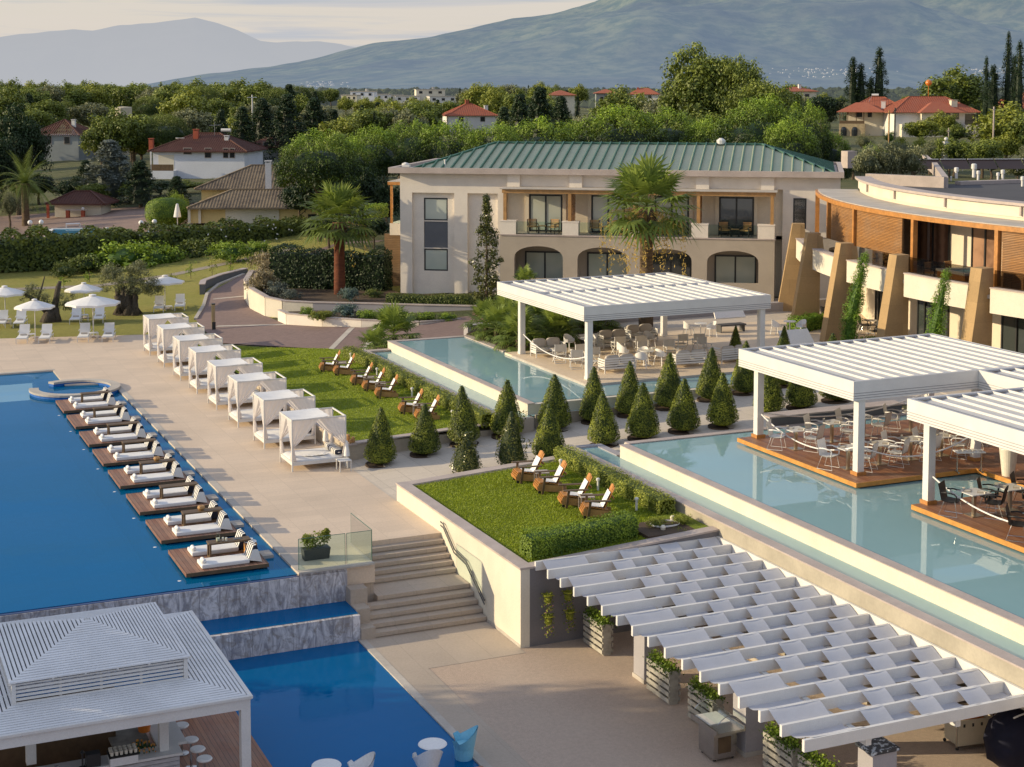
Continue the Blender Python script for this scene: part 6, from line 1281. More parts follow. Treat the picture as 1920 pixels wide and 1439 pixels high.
lb = thing('garden_bollard', '', 'garden light', (0,0,0)); b.lathe([(.04,0),(.04,.36),(.07,.36),(.07,.42),(.03,.45)], 10); b.build('post', 'white_paint', lb); S_lb = Series(lb)
for k, (x, y, z) in enumerate([(24.0,60.2,0),(24.15,65.5,0),(24.3,70.8,0),(24.6,75.8,0)]): S_lb.put((x,y,l1z(x,y)), 0, f'small white garden light against the upper hedge, {ORD[k]} from the near end', group='small white garden lights along the hedges')
for k, (x, y) in enumerate([(24.35,50.4),(24.35,47.4),(24.35,44.6)]): S_lb.put((x,y,lawn2_z(x)-.04), 0, f'small white garden light against the lower hedge, {ORD[k]} from the far end', group='small white garden lights along the hedges')
# ---------------------------------------------------------------- plant helpers
def gauss_dir(rr): return Vector((rr.gauss(0,1), rr.gauss(0,1), rr.gauss(0,1))).normalized()
def puff(b, c, r, n, size, rr, sh, asp=.6, up=.25, flat=1):
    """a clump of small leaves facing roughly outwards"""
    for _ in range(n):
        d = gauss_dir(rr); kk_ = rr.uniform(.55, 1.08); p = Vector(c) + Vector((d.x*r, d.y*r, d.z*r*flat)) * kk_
        nrm = d + gauss_dir(rr) * .5 + Vector((0,0,up)); b.leaf(p, size*rr.uniform(.7,1.3), nrm, max(0, min(1, sh + .28*d.z + .7*(kk_-.85) + rr.uniform(-.14,.14))), asp, rr)  # painted shade: leaves lighter on top and outside, darker below and within
def crown_ellipsoid(rr, c, rad, n_cl, n_leaf, cl_r, size, lower=-.35, core=True, wob=.25, asp=.6):
    b = MB(); 
    if core: b.ball(c, 1, 2, .25, tuple(x*.62 for x in rad), 0.0, rr.random()*9)
    sd_ = rr.random()*20
    for _ in range(n_cl):
        for _t in range(20):
            d = gauss_dir(rr)
            if d.z > lower: break
        k = (1 + wob*noise.noise(d*1.7 + Vector((sd_,0,0)))*2) * rr.uniform(.78, 1.0)
        p = (c[0]+d.x*rad[0]*k, c[1]+d.y*rad[1]*k, c[2]+d.z*rad[2]*k)
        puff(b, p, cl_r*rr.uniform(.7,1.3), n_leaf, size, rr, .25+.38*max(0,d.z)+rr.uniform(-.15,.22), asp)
    return b
def trunk(b, h, r0, r1, rr, lean=0, seg=6, limbs=4, cz=None, spread=1.2):
    pts = [(math.sin(i*.9)*lean*i/seg, math.cos(i*1.3)*lean*i/seg, h*i/seg) for i in range(seg+1)]
    b.tube(pts, [r0 + (r1-r0)*i/seg for i in range(seg+1)], 8)
    for k in range(limbs):
        a = 2*math.pi*k/limbs + rr.random(); z0 = h*rr.uniform(.5,.95); x1 = math.cos(a)*spread; y1 = math.sin(a)*spread
        b.tube([(0,0,z0),(x1*.45,y1*.45,z0+spread*.35),(x1,y1,z0+spread*.95)], [r1*.8, r1*.5, r1*.2], 6)
    return b
TREES = {}
def proto(kind, cat, crown, tr, cm, tm='trunk'):
    t = thing(kind, '', cat, (0,0,0)); crown.build('crown', cm, t); tr.build('trunk', tm, t); return Series(t)
def r_(s): return random.Random(s)
def mk_tree(style, s):
    rr = r_(s)
    if style == 'broad': c = crown_ellipsoid(rr, (0,0,5), (3.1,3.1,2.9), 120, 38, .85, .40, wob=.35); tr = trunk(MB(), 4.2, .28, .15, rr, .1, limbs=5, spread=2)
    elif style == 'oak': c = crown_ellipsoid(rr, (0,0,6), (4.2,4.2,3.8), 260, 48, .85, .32, wob=.25, core=True); tr = trunk(MB(), 4.5, .4, .25, rr, .1, limbs=6, spread=3)
    elif style == 'pine':
        c = MB(); c.ball((0,0,6.4), 1, 2, .2, (2.9,2.9,1.7), 0.0, s)
        for k in range(250):
            d = gauss_dir(rr); d.z = abs(d.z)*1.05 - .36; d.normalize(); kk = rr.uniform(.86,1.02)*(1+.10*noise.noise(d*2.3+Vector((s,0,0))))
            p = (d.x*4.1*kk, d.y*4.1*kk, 6.3+d.z*3.4*kk); puff(c, p, .62, 60, .25, rr, -.14+.80*max(0,d.z)**1.3+rr.uniform(-.12,.20), .35, .5)  # dome tops coloured light, undersides dark, as painted shade
        tr = trunk(MB(), 5.5, .30, .2, rr, .15, limbs=6, spread=2.4)
    elif style == 'conifer':
        c = MB(); c.lathe([(1.2,1.2),(1.0,3.5),(.7,6),(.3,8.2),(.03,9.8)], 8)
        c.sh = [0.0]*len(c.f)
        for k in range(300):
            u = rr.random()**.85; z = .6 + 9.4*u; R_ = 2.75*(1-u)**.85 + .12; a = rr.random()*6.283; R_ *= rr.uniform(.75,1.12)*(1+.18*math.sin(a*5+z*1.4))
            puff(c, (math.cos(a)*R_, math.sin(a)*R_, z), .5, 20, .36, rr, .25+.25*u+rr.uniform(-.18,.25), .35, .3, .6)
        tr = trunk(MB(), 8, .25, .06, rr, 0, limbs=0)
    elif style == 'cypress':
        c = MB(); c.lathe([(.3,.4),(.5,3),(.45,7),(.25,10.5),(.03,12.2)], 8); c.sh = [0.0]*len(c.f)
        for k in range(190):
            u = rr.random(); z = .5 + 12*u; R_ = 1.05*math.sin(math.pi*min(1,(.12+.88*u))**.8)**.6*(1-u*.25); a = rr.random()*6.283; R_ *= rr.uniform(.7,1.1)
            puff(c, (math.cos(a)*R_, math.sin(a)*R_, z), .32, 18, .26, rr, .3+rr.uniform(-.2,.3), .35, .8, 1.6)
        tr = trunk(MB(), 3, .16, .1, rr, 0, limbs=0)
    elif style == 'olive': c = crown_ellipsoid(rr, (0,0,2.6), (2.0,2.0,1.6), 110, 26, .42, .20, wob=.4, asp=.3); tr = trunk(MB(), 2, .25, .15, rr, .15, limbs=5, spread=1.3)
    elif style == 'bush': c = crown_ellipsoid(rr, (0,0,.75), (1.3,1.3,.9), 70, 24, .35, .17, lower=-.6, wob=.35); tr = trunk(MB(), .8, .08, .04, rr, .05, limbs=3, spread=.6)
    return c, tr
def SER(style, s, leaf):
    k = (style, s, leaf)
    if k not in TREES:
        c, tr = mk_tree(style, s)
        nm = {'broad':'broadleaf_tree','oak':'oak_tree','pine':'umbrella_pine','conifer':'conifer','cypress':'cypress_tree','olive':'olive_tree','bush':'shrub'}[style]
        TREES[k] = proto(nm, 'shrub' if style == 'bush' else 'tree', c, tr, leaf)
    return TREES[k]
NOM = {'broad':(8.0,3.3),'oak':(10.0,4.5),'pine':(9.7,4.3),'conifer':(10.2,2.7),'cypress':(12.3,1.1),'olive':(4.3,2.3),'bush':(1.7,1.5)}
def plant(style, leaf, label, group, px=None, top=None, hw=None, d=None, z0=None, s=0, loc=None, h=None, r=None):
    """tree seen at px with its top at image row top, half width hw pixels, d metres away"""
    if loc is None:
        x, y, _ = far(px, d); z = (ramp(x) if z0 is None else z0) - .1; h = H - (top-HZ)/F*d - z; r = hw/F*d
    else: (x, y, z) = loc
    H0, R0 = NOM[style]; return SER(style, s, leaf).put((x, y, z), rnd.uniform(0, 6.28), label, (r/R0, r/R0, h/H0), group)
# ---------------------------------------------------------------- clipped cone trees
def cone_mesh(s, h=2.3, r=.63, n=4600, r2=0):
    rr = r_(s); b = MB(); prof = lambda u: r*(math.sin(min(1,u/.14)*math.pi/2)**.6)*(1-max(0,(u-.10)/.90)**1.32*.95)
    b.lathe([(max(.01,prof(u)*.86), .08+h*u) for u in (0.02,.08,.15,.3,.5,.7,.85,.97)], 16); b.sh = [0.0]*len(b.f)
    for k in range(n):
        u = 1-math.sqrt(rr.random()*.985); u = min(.995, u); a = rr.random()*6.283; R_ = prof(u)*(1+.07*noise.noise(Vector((math.cos(a)*2.2,math.sin(a)*2.2,u*6+s))))*rr.uniform(.90,1.07)+.02
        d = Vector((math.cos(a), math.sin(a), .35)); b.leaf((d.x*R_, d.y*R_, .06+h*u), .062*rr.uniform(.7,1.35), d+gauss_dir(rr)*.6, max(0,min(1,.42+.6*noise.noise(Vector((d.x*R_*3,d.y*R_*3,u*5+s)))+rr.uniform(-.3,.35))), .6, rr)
    return b
ser = []
for s in (1,2,3):
    t = thing('clipped_cone_tree', '', 'topiary', (0,0,0)); cone_mesh(s).build('foliage', 'leaf_topiary', t)
    b = MB(); b.tube([(0,0,-.05),(0,0,.3)], .05, 6); b.build('trunk', 'trunk', t); b = MB(); b.lathe([(.02,.015),(.52,.015),(.55,.03),(.60,.03),(.60,-.1)], 20); b.build('tree_pit', 'soil', t); ser.append(Series(t))
cones = [(19.75,57.25,2.27),(21.72,57.5,2.05),(23.6,57.9,2.4),(25.5,57.9,2.35),(27.55,58.0-.4,2.3),(29.4,57.6,2.35),(31.1,57.6,2.3),(33.0,57.6,2.4),(35.1,57.7,2.3),(36.9,57.7,2.3),(38.9,57.8,2.2),
         (25.4,53.6,2.15),(28.05,54.1,2.1),(29.75,54.0,2.25),(31.55,53.9,2.15),(33.15,53.5,2.2),(35.8,54.1,2.2),(37.3,54.0,2.1),(39.1,54.0,2.0),(41.6,57.8,2.1)]
for k, (x, y, h) in enumerate(cones):
    rowk = 'rear' if k < 11 or k == 19 else 'front'; i = k if k < 11 else (11 if k == 19 else k - 11)
    q_ = ser[k % 3].put((x, y, ramp(x)), rnd.uniform(0,6), f'clipped dark green cone tree, {ORD[i]} from the left in the {rowk} row', (1.0+rnd.uniform(-.05,.1),)*2 + (h/2.3,), 'clipped cone trees in two rows along the path'); q_.rotation_euler[0] = R(rnd.uniform(-2,2)); q_.rotation_euler[1] = R(rnd.uniform(-2,2))
for (x, y, h, r, s, l) in ((22.05,53.9,1.55,.60,4,'loose round leafy shrub behind the lower lawn wall'),(23.75,53.5,2.15,.60,5,'irregular leafy shrub in front of the tall cone tree'),(20.55,53.2,.80,.72,6,'small round green ball shrub behind the corner of the lower lawn')):
    rr = r_(s+40); b = cone_mesh(s, h, r, 1500) if h > 1 else crown_ellipsoid(rr, (0,0,h*.5), (r*.8,r*.8,h*.46), 60, 45, .1, .085, lower=-.9, wob=.1)
    if h > 1: [puff(b, (rr.gauss(0,.22), rr.gauss(0,.22), h*rr.uniform(.1,.95)), .2, 26, .10, rr, rr.uniform(.3,.8)) for _ in range(30)]; t = thing('leafy_shrub', l, 'shrub', (x,y,ramp(x))); b.build('foliage', 'leaf_magnolia' if h > 1 else 'leaf_bright', t)
    b = MB(); b.tube([(0,0,-.05),(0,0,h*.5)], .04, 6); b.build('stem', 'trunk', t)
# pair of far cones beyond the pergola
for (px, top, base, l) in ((1379,638,668,'far cone tree peeking over the left corner of the middle pergola roof'),(1470,624,668,'far cone tree in front of the tilted white panel')):
    x, y, _ = P(px, base, 1.75); ser[0].put((x, y, 1.75), 0, l, (.55,.55,.65), 'clipped cone trees in two rows along the path')
# ---------------------------------------------------------------- hedges
def hedge(name, label, pts, z0f, h, w, leafm, n_per_m, size, lump=.08, notch=0, seed=1, cat='hedge', stuff=False):
    """hedge along a polyline, pts [(x,y)], z0f(x,y) ground"""
    rr = r_(seed); b = MB(); cum = []; 
    for (x0,y0),(x1,y1) in zip(pts, pts[1:]):
        L = math.hypot(x1-x0, y1-y0); nx, ny = -(y1-y0)/L, (x1-x0)/L; n = int(L/.4)+1
        def f(u, v):
            a = v*math.pi*2; cx_ = math.copysign(abs(math.cos(a))**.35, math.cos(a)); cz_ = math.copysign(abs(math.sin(a))**.35, math.sin(a)); x = x0+(x1-x0)*u; y = y0+(y1-y0)*u
            k = .86*(1+lump*noise.noise(Vector((x*.9,y*.9,seed)))); return (x+nx*cx_*w/2*k, y+ny*cx_*w/2*k, z0f(x,y)+h*(.5+cz_*.5*k)*.96)
        b.grid(f, n, 14, 0.0)
        for k in range(int(L*n_per_m)):
            u = rr.random(); x = x0+(x1-x0)*u; y = y0+(y1-y0)*u; lk = 1+lump*2*noise.noise(Vector((x*.9,y*.9,seed))); 
            if notch and (u*L) % notch < .16: lk *= .88
            hh, ww = h*lk, w*(1+(lk-1)*.7); per = rr.random()*(2*hh+ww)
            if per < hh: o, z, nn = -ww/2, per, (-1,0)
            elif per < hh+ww: o, z, nn = per-hh-ww/2, hh, (0,1)
            else: o, z, nn = ww/2, per-hh-ww, (1,0)
            jit = rr.gauss(0,.02+size*.25); zz = z0f(x,y)+z+(jit if nn[1] else 0); oo = o+(jit if nn[0] else 0)
            nrm = Vector((nx*nn[0], ny*nn[0], nn[1]+.2)) + gauss_dir(rr)*.7
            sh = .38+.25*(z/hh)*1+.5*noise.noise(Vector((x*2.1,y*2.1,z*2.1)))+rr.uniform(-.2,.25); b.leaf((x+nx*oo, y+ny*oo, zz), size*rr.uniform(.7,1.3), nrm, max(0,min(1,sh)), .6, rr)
        for (ex, ey, sg) in ((x0,y0,-1),(x1,y1,1)):
            for k in range(int(w*h*n_per_m/ (2*h+w) * 1.2)):
                o = rr.uniform(-w/2,w/2); z = rr.uniform(0,h); dx, dy = (x1-x0)/L*sg, (y1-y0)/L*sg
                b.leaf((ex+nx*o+dx*.02, ey+ny*o+dy*.02, z0f(ex,ey)+z), size, Vector((dx,dy,.2))+gauss_dir(rr)*.6, rr.uniform(.2,.8), .6, rr)
    o = b.build(name, leafm); tag(o, label, cat); return o
hedge('hedge', 'long clipped hedge between the upper lawn and the lounge pool trough', [(24.85,58.4),(24.85,67),(24.95,77.3)], lambda x,y: l1z(x,y)-.05, .60, .60, 'leaf_gold', 700, .07, .06, 1.9, 1)
hedge('hedge', 'clipped hedge between the lower lawn and the restaurant pool trough', [(25.0,43.7),(25.0,51.7)], lambda x,y: lawn2_z(x)-.08, .58, .62, 'leaf_gold', 900, .06, .07, 1.7, 2)
hedge('hedge', 'thick bright hedge on top of the grey wall at the front of the lower lawn', [(19.3,42.35),(23.0,42.45)], lambda x,y: lawn2_z(x)-.06, .72, .85, 'leaf_hedge', 1600, .06, .12, 0, 3)
hedge('hedge', 'tall oleander hedge closing off the far side of the garden', [(-40,130.5),(12,131.0),(23.5,132.3)], lambda x,y: 0, 2.75, 3.2, 'leaf_oleander', 560, .30, .16, 0, 4)
hedge('hedge', 'right-hand end of the tall oleander hedge behind the brick drive', [(23.7,132.4),(40,136.5)], lambda x,y: 0, 2.75, 3.0, 'leaf_oleander', 560, .30, .14, 0, 14)
hedge('hedge', 'dark laurel hedge behind the tall fan palm on the planter', [(27.9,102.2),(31,99.6),(34.2,97.2)], lambda x,y: 1.3, 2.7, 1.8, 'leaf_dark', 900, .16, .12, 0, 5)
hedge('hedge', 'low clipped hedge along the foot of the hotel facade', [(31.9,90.9),(36.9,87.6)], lambda x,y: 1.4, .62, .7, 'leaf_oleander', 700, .09, .08, 0, 6)
hedge('hedge', 'low hedge block at the foot of the second stone pillar', [(47.6,69.6),(49.9,70.4)], lambda x,y: 1.7, .8, 1.0, 'leaf_bright', 900, .09, .12, 0, 7)
hedge('hedge', 'low green hedge at the foot of the third stone pillar beside the pergola roof', [(47.3,62.6),(49.6,63.0)], lambda x,y: 1.7, .75, 1.2, 'leaf_bright', 900, .09, .12, 0, 8)
hedge('hedge', 'green hedge growing on the side balcony of the hotel block', [(34.2,101.2),(36.5,104.6)], lambda x,y: 5.7, .9, .6, 'leaf_hedge', 500, .12, .2, 0, 9)
b = MB(); rr = r_(77)
for k in range(150): x = rr.uniform(-25,38); b.leaf((x, 129.2+.06*(x+25)*.8+rr.uniform(-.3,1.0), rr.uniform(1.2,2.8)), .22, (0,-1,.4), rr=rr)
o = b.build('blossoms', 'flower_white'); tag(o, 'scattered white blossoms on the tall oleander hedge', 'blossoms', kind='stuff')
# ---------------------------------------------------------------- palms
def fan(b, base, d, pet, R_, rr, droop=.35, n=15, sh=.5):
    base = Vector(base); d = Vector(d).normalized(); side = d.cross(Vector((0,0,1))); side = side.normalized() if side.length > .05 else Vector((1,0,0)); up = side.cross(d).normalized()
    hub = base + d*pet + Vector((0,0,-.10*pet)); b.bar(base, hub, .03, .02)
    for i in range(n):
        a = (i/(n-1)-.5)*math.pi*1.25; dirv = d*math.cos(a)+side*math.sin(a); w = side*math.cos(a)-d*math.sin(a); L = R_*(1-.18*abs(a)/2)*rr.uniform(.85,1.1)
        m1 = hub+dirv*L*.55+up*.04; tip = hub+dirv*L+Vector((0,0,-droop*L*rr.uniform(.6,1.4)))
        ww = R_*.055; b.add([hub, m1-w*ww, tip, m1+w*ww], [(0,1,2,3)], max(0,min(1,sh+rr.uniform(-.25,.25))))
def fan_palm(name, label, loc, h, r_tr, crown_r, nl=44, skirt=0, tm='trunk_palm', seed=1, dead_hang=0, lean=(0,0)):
    rr = r_(seed); t = thing(name, label, 'palm tree', loc); top = Vector((lean[0], lean[1], h))
    b = MB(); b.tube([(lean[0]*u*u, lean[1]*u*u, h*u) for u in [i/10 for i in range(11)]], [r_tr*(1.15-.2*u+(.35*max(0,(u-.72)/.28)**.5 if skirt else .15*max(0,(u-.85)/.15))) for u in [i/10 for i in range(11)]], 14)
    b.build('trunk', tm, t, smooth=True)
    if skirt:
        b = MB()
        for k in range(110):
            a = rr.random()*6.283; z = h*(1-.22*rr.random()**1.0); R_ = r_tr*1.35; p = Vector((lean[0]*(z/h)**2+math.cos(a)*R_, lean[1]*(z/h)**2+math.sin(a)*R_, z))
            b.add([p+Vector((-math.sin(a)*.07, math.cos(a)*.07, 0)), p+Vector((math.sin(a)*.07,-math.cos(a)*.07,0)), p+Vector((math.cos(a)*.16+math.sin(a)*.03, math.sin(a)*.16, -.26)), p+Vector((math.cos(a)*.16, math.sin(a)*.16,-.24))], [(0,1,2,3)])
        b.build('leaf_stubs', 'trunk_palm', t)
    b = MB()
    for k in range(nl):
        u = k/nl; el = R(80 - 112*u**.85 + rr.uniform(-8,8)); a = k*2.39996+rr.uniform(-.2,.2); d = (math.cos(a)*math.cos(el), math.sin(a)*math.cos(el), math.sin(el))
        fan(b, top + Vector((0,0,.05+.25*(1-u))), d, crown_r*rr.uniform(.42,.58), crown_r*.50, rr, .10+.30*u*u, 17, .85-.5*u)
    b.build('crown', 'leaf_palm', t)
    if dead_hang:
        b = MB()
        for k in range(dead_hang):
            a = rr.random()*6.283; rad = crown_r*rr.uniform(.20,.80); z1 = h-rr.uniform(0,.3*crown_r); L = crown_r*rr.uniform(.5,1.15); x, y = top.x+math.cos(a)*rad, top.y+math.sin(a)*rad
            b.tube([(top.x,top.y,h),(x,y,z1+.1),(x,y,z1-L*.3)], .012, 3, cap=False)
            for j in range(16): zz = z1-L*rr.random(); b.leaf((x+rr.gauss(0,.07),y+rr.gauss(0,.07),zz), .20, (rr.gauss(0,1),rr.gauss(0,1),.1), rr.random(), .3, rr)
        b.build('dead_leaves', 'leaf_dead', t)
    return t
x, y, _ = P(637, 551, 1.45); fan_palm('fan_palm', 'tall fan palm with reddish trunk in front of the dark laurel hedge', (x, y, 1.4), 4.7, .33, 3.0, 40, 1, 'trunk_red', 3, 3)
x, y, _ = P(1211, 613, 1.72); fan_palm('fan_palm', 'tall fan palm with hanging yellow dead leaves in front of the arcade', (x, y, 1.6), 6.6, .36, 3.25, 42, 1, 'trunk_palm', 8, 60)
x, y, _ = P(985, 590, 1.7); fan_palm('fan_palm', 'small fan palm whose crown shows above the farthest pergola', (x, y, 1.6), 1.75, .12, 1.15, 22, 0, 'trunk_palm', 5)
x, y, _ = P(745, 650, .8); fan_palm('fan_palm', 'low bushy fan palm at the end of the upper hedge by the pool', (x-.3, y-.3, .8), .55, .14, 1.9, 34, 0, 'trunk_palm', 6)
x, y, _ = P(710, 665, .8); fan_palm('fan_palm', 'small fan palm clump left of the low bushy one', (x-.2, y, .75), .3, .1, 1.3, 22, 0, 'trunk_palm', 7)
rr = r_(21)
bp = [(31.9,71.0),(32.6,72.4),(32.0,74.0),(33.4,74.6),(34.2,71.2),(34.9,72.8),(33.5,76.3),(35.2,74.8),(36.4,75.4),(37.6,75.0),(32.2,75.8),(38.9,75.6),(36.2,77.4),(34.6,78.2)]
for k, (x, y) in enumerate(bp):
    fan_palm('bush_palm', f'bushy fan palm {("at the pool corner","just behind the pool corner","left of the palm thicket","in the middle of the palm thicket","behind the left sofa","behind the second sofa","at the back left of the palm thicket","deep in the palm thicket","behind the middle of the lounge","behind the right of the lounge","by the grey wall block","at the right end of the palm thicket","at the back of the thicket below the arcade","farthest back in the palm thicket")[k]}', (x, y, 1.6), .55, .12, 1.55, 24, 0, 'trunk_palm', 30+k)['group'] = 'bushy fan palms behind the lounge pool'
def date_palm(label, loc, h, cr, seed=1, n=52):
    rr = r_(seed); t = thing('date_palm', label, 'palm tree', loc); b = MB(); b.tube([(0,0,h*u/8) for u in range(9)], [.42-.05*u/8+(.12 if u>6 else 0) for u in range(9)], 12); b.build('trunk', 'trunk_palm', t)
    b = MB()
    for k in range(n):
        u = k/n; el = R(80-105*u+rr.uniform(-6,6)); a = k*2.39996; L = cr*rr.uniform(1.1,1.3); d = Vector((math.cos(a)*math.cos(el), math.sin(a)*math.cos(el), math.sin(el))); p = Vector((0,0,h)); pts = [p.copy()]
        for j in range(9): d = (d + Vector((0,0,-.13-.05*(1-abs(d.z))))).normalized(); p = p + d*L/9; pts.append(p.copy())
        b.tube(pts, .025, 3, .008, cap=False)
        for j in range(1,10):
            dd = (pts[j]-pts[j-1]).normalized(); sd2 = dd.cross(Vector((0,0,1))).normalized()
            for q_ in range(3):
                o = pts[j-1].lerp(pts[j], q_/3)
                for s_ in (-1,1):
                    ll = cr*.19*math.sin(math.pi*(.15+.8*(j+q_/3)/10)); tip = o+(sd2*s_+dd*.7+Vector((0,0,-.15))).normalized()*ll; b.add([o-dd*.03, tip, o+dd*.03], [(0,1,2)], max(0,min(1,.7-.5*u+rr.uniform(-.2,.2))))
    b.build('crown', 'leaf_palm', t)
x, y, _ = far(45, 165); date_palm('date palm with arching fronds beyond the oleander hedge at the left', (x, y, 0), 4.6, 3.6, 4)
# ---------------------------------------------------------------- special trees of the garden
def old_olive(label, loc, seed, crown=True):
    rr = r_(seed); t = thing('olive_tree', label, 'tree', loc); b = MB()
    for k in range(13):
        a = k*2.4; r0 = .62*rr.uniform(.4,1); top = (math.cos(a)*r0*1.35, math.sin(a)*r0*.9, rr.uniform(1.1,1.9)); b.tube([(math.cos(a)*r0*1.25,math.sin(a)*r0,-.1),(math.cos(a+.5)*r0*.8,math.sin(a+.5)*r0*.8,.6),top], [.36*rr.uniform(.7,1.2),.25,.16], 9)
    b.build('trunk', 'olive_bark', t, smooth=True)
    if crown:
        c = MB()
        for (cx_, cy_, cz_, rx, rz) in ((-.9,0,2.15,1.05,.85),(.1,.1,2.35,1.1,.8),(1.0,0,2.1,1.0,.85),(.75,.2,2.95,.55,.5),(-1.1,0,2.8,.6,.45),(1.65,-.2,1.7,.5,.55),(.0,-.6,1.9,.9,.6)):
            q = crown_ellipsoid(rr, (cx_,cy_,cz_), (rx,rx,rz), 34, 42, .28, .13, lower=-.7, core=False, wob=.4, asp=.3); c.v_off = len(c.v); n0 = len(c.v); c.v += q.v; c.f += [tuple(i+n0 for i in f) for f in q.f]; c.sh += q.sh
        c.build('crown', 'leaf_olive', t)
    return t
x, y, _ = P(240, 590, 0); old_olive('ancient olive tree with a massive gnarled trunk between the parasols', (x, y, 0), 5)
x, y, _ = P(92, 603, 0); t = thing('olive_stump', 'hollow old olive stump with a bare limb beside the left parasols', 'tree', (x, y, 0)); b = MB(); rr = r_(3)
for k in range(9): a = k*2.4; r0 = .45*rr.uniform(.4,1); b.tube([(math.cos(a)*r0*1.3,math.sin(a)*r0,-.1),(math.cos(a)*r0*.8+.1,math.sin(a)*r0*.7,.5),(math.cos(a)*r0*.9+.15,math.sin(a)*r0*.6,rr.uniform(.7,1.1))], [.3,.24,.14], 8)
b.tube([(.3,0,.6),(.5,0,1.5),(.62,0,2.2),(.75,0,2.55)], [.24,.2,.17,.10], 8); b.tube([(-.2,0,.7),(-.8,0,1.4),(-1.4,0,1.8),(-1.9,0,2.0)], [.2,.14,.09,.05], 7); b.tube([(-.7,0,1.3),(-.4,0,2.2),(-.2,0,2.9)], [.10,.06,.03], 6); b.tube([(-1.2,0,1.7),(-1.3,0,2.2)], [.08,.04], 6)
b.build('trunk', 'olive_bark', t, smooth=True); c = MB()
for (cx_, cz_, r0) in ((-.7,1.7,.7),(-1.1,2.1,.4),(.9,1.3,.55),(1.2,1.0,.4),(-.3,1.4,.5)): q = crown_ellipsoid(rr, (cx_,-.1,cz_), (r0,r0,r0*.8), 16, 40, .22, .12, lower=-.9, core=False, wob=.5, asp=.3); n0 = len(c.v); c.v += q.v; c.f += [tuple(i+n0 for i in f) for f in q.f]; c.sh += q.sh
c.build('sprouts', 'leaf_olive', t)
b = MB(); rr = r_(6); x, y, _ = P(912, 578, 1.5); t = thing('magnolia_tree', 'slender glossy magnolia growing against the hotel facade', 'tree', (x, y, 1.4))
for k in range(200):
    u = rr.random(); z = .3+6.6*u; R_ = (.95-.55*abs(u-.42)*1.2)*(1-u**3)*rr.uniform(.4,1.05); a = rr.random()*6.283; puff(b, (math.cos(a)*R_, math.sin(a)*R_, z), .24, 26, .16, rr, .35+rr.uniform(-.25,.35), .5, .3)
b.build('crown', 'leaf_magnolia', t); b = MB(); b.tube([(0,0,0),(.03,0,3),(0,0,6.7)], [.1,.07,.02], 7); [b.tube([(0,0,z),(math.cos(z*2.1)*.7,math.sin(z*2.1)*.7,z+.5)], [.035,.01], 5) for z in (1,1.6,2.2,2.9,3.5,4.1,4.8,5.4)]; b.build('trunk', 'trunk', t)
for (px, base, top, ln, l) in ((1664,634,502,1.0,'slim leaning cypress at the left of the fourth stone pillar'),(1826,650,528,.75,'slim leaning cypress at the left of the fifth stone pillar')):
    aa_ = R(7.2 if ln == 1 else -2.3); x, y = 84.6-39.5*math.cos(aa_), 57+39.5*math.sin(aa_); rr = r_(px); b = MB(); hh = 5.0 if ln == 1 else 4.9
    b.tube([(.05,0,.2),(ln*.19+.1,-.05,hh*.5),(ln*.6+.17,-.14,hh*.9)], [.24,.27,.06], 8); b.sh = [0.0]*len(b.f)
    for k in range(260):
        u = rr.random(); R_ = .42*math.sin(math.pi*min(1,(.18+.80*u)))**.7*rr.uniform(.5,1.05)+.02; a = rr.random()*6.283; puff(b, (math.cos(a)*R_+ln*.75*u*u*.9+.2*u, math.sin(a)*R_-.2*u, .1+hh*u), .15, 26, .10, rr, .4+rr.uniform(-.25,.3), .35, 1.0, 1.7)
    t = thing('leaning_cypress', l, 'tree', (x, y, 1.7)); b.build('crown', 'leaf_bright', t); b = MB(); b.tube([(0,0,0),(.15,0,hh*.4),(.7*ln,0,hh*.9)], [.06,.05,.02], 6); b.build('trunk', 'trunk', t)
# shrubs: planter borders, garden edge
rr = r_(50)
for k, (px, row, z, hh, rw, leaf, l) in enumerate(((492,545,1.5,1.5,1.4,'leaf_drygrass','dry pale ornamental grass at the bend of the planter wall'),(505,520,1.5,1.9,1.6,'leaf_drygrass','taller dry grass shrub behind the bend of the planter wall'),(520,552,1.5,.9,1.0,'leaf_grey','grey lavender shrub on the planter beside the bend'),(545,560,1.5,.7,.9,'leaf_grey','low grey shrub left of the tall fan palm'),(655,562,1.5,.85,.8,'leaf_blue','round blue grey shrub at the foot of the tall fan palm'),(700,555,1.5,.5,.9,'leaf_oleander','small green shrub right of the tall fan palm'),(595,598,1.2,.55,.7,'leaf_gold','yellow flowering shrub in the lower planter, left one'),(612,596,1.2,.5,.6,'leaf_gold','yellow flowering shrub in the lower planter, right one'),(575,590,1.2,.55,.6,'leaf_hedge','small green shrub at the left end of the lower planter'),(650,592,1.2,.8,1.1,'leaf_blue','feathery blue green shrub in the lower planter'),(690,597,1.2,.6,.9,'leaf_hedge','dark green perennial left in the lower planter'),(725,598,1.2,.6,.9,'leaf_hedge','dark green perennial in the middle of the lower planter'),(765,600,1.2,.55,.9,'leaf_hedge','dark green perennial with yellow blooms in the lower planter'),(800,600,1.2,.55,.9,'leaf_hedge','dark green perennial near the right of the lower planter'),(838,600,1.2,.5,.8,'leaf_hedge','last green perennial at the right end of the lower planter'))):
    x, y, _ = P(px, row, z); plant('bush', leaf, l, None, loc=(x, y, z-.1), h=hh, r=rw*.8, s=k%3)
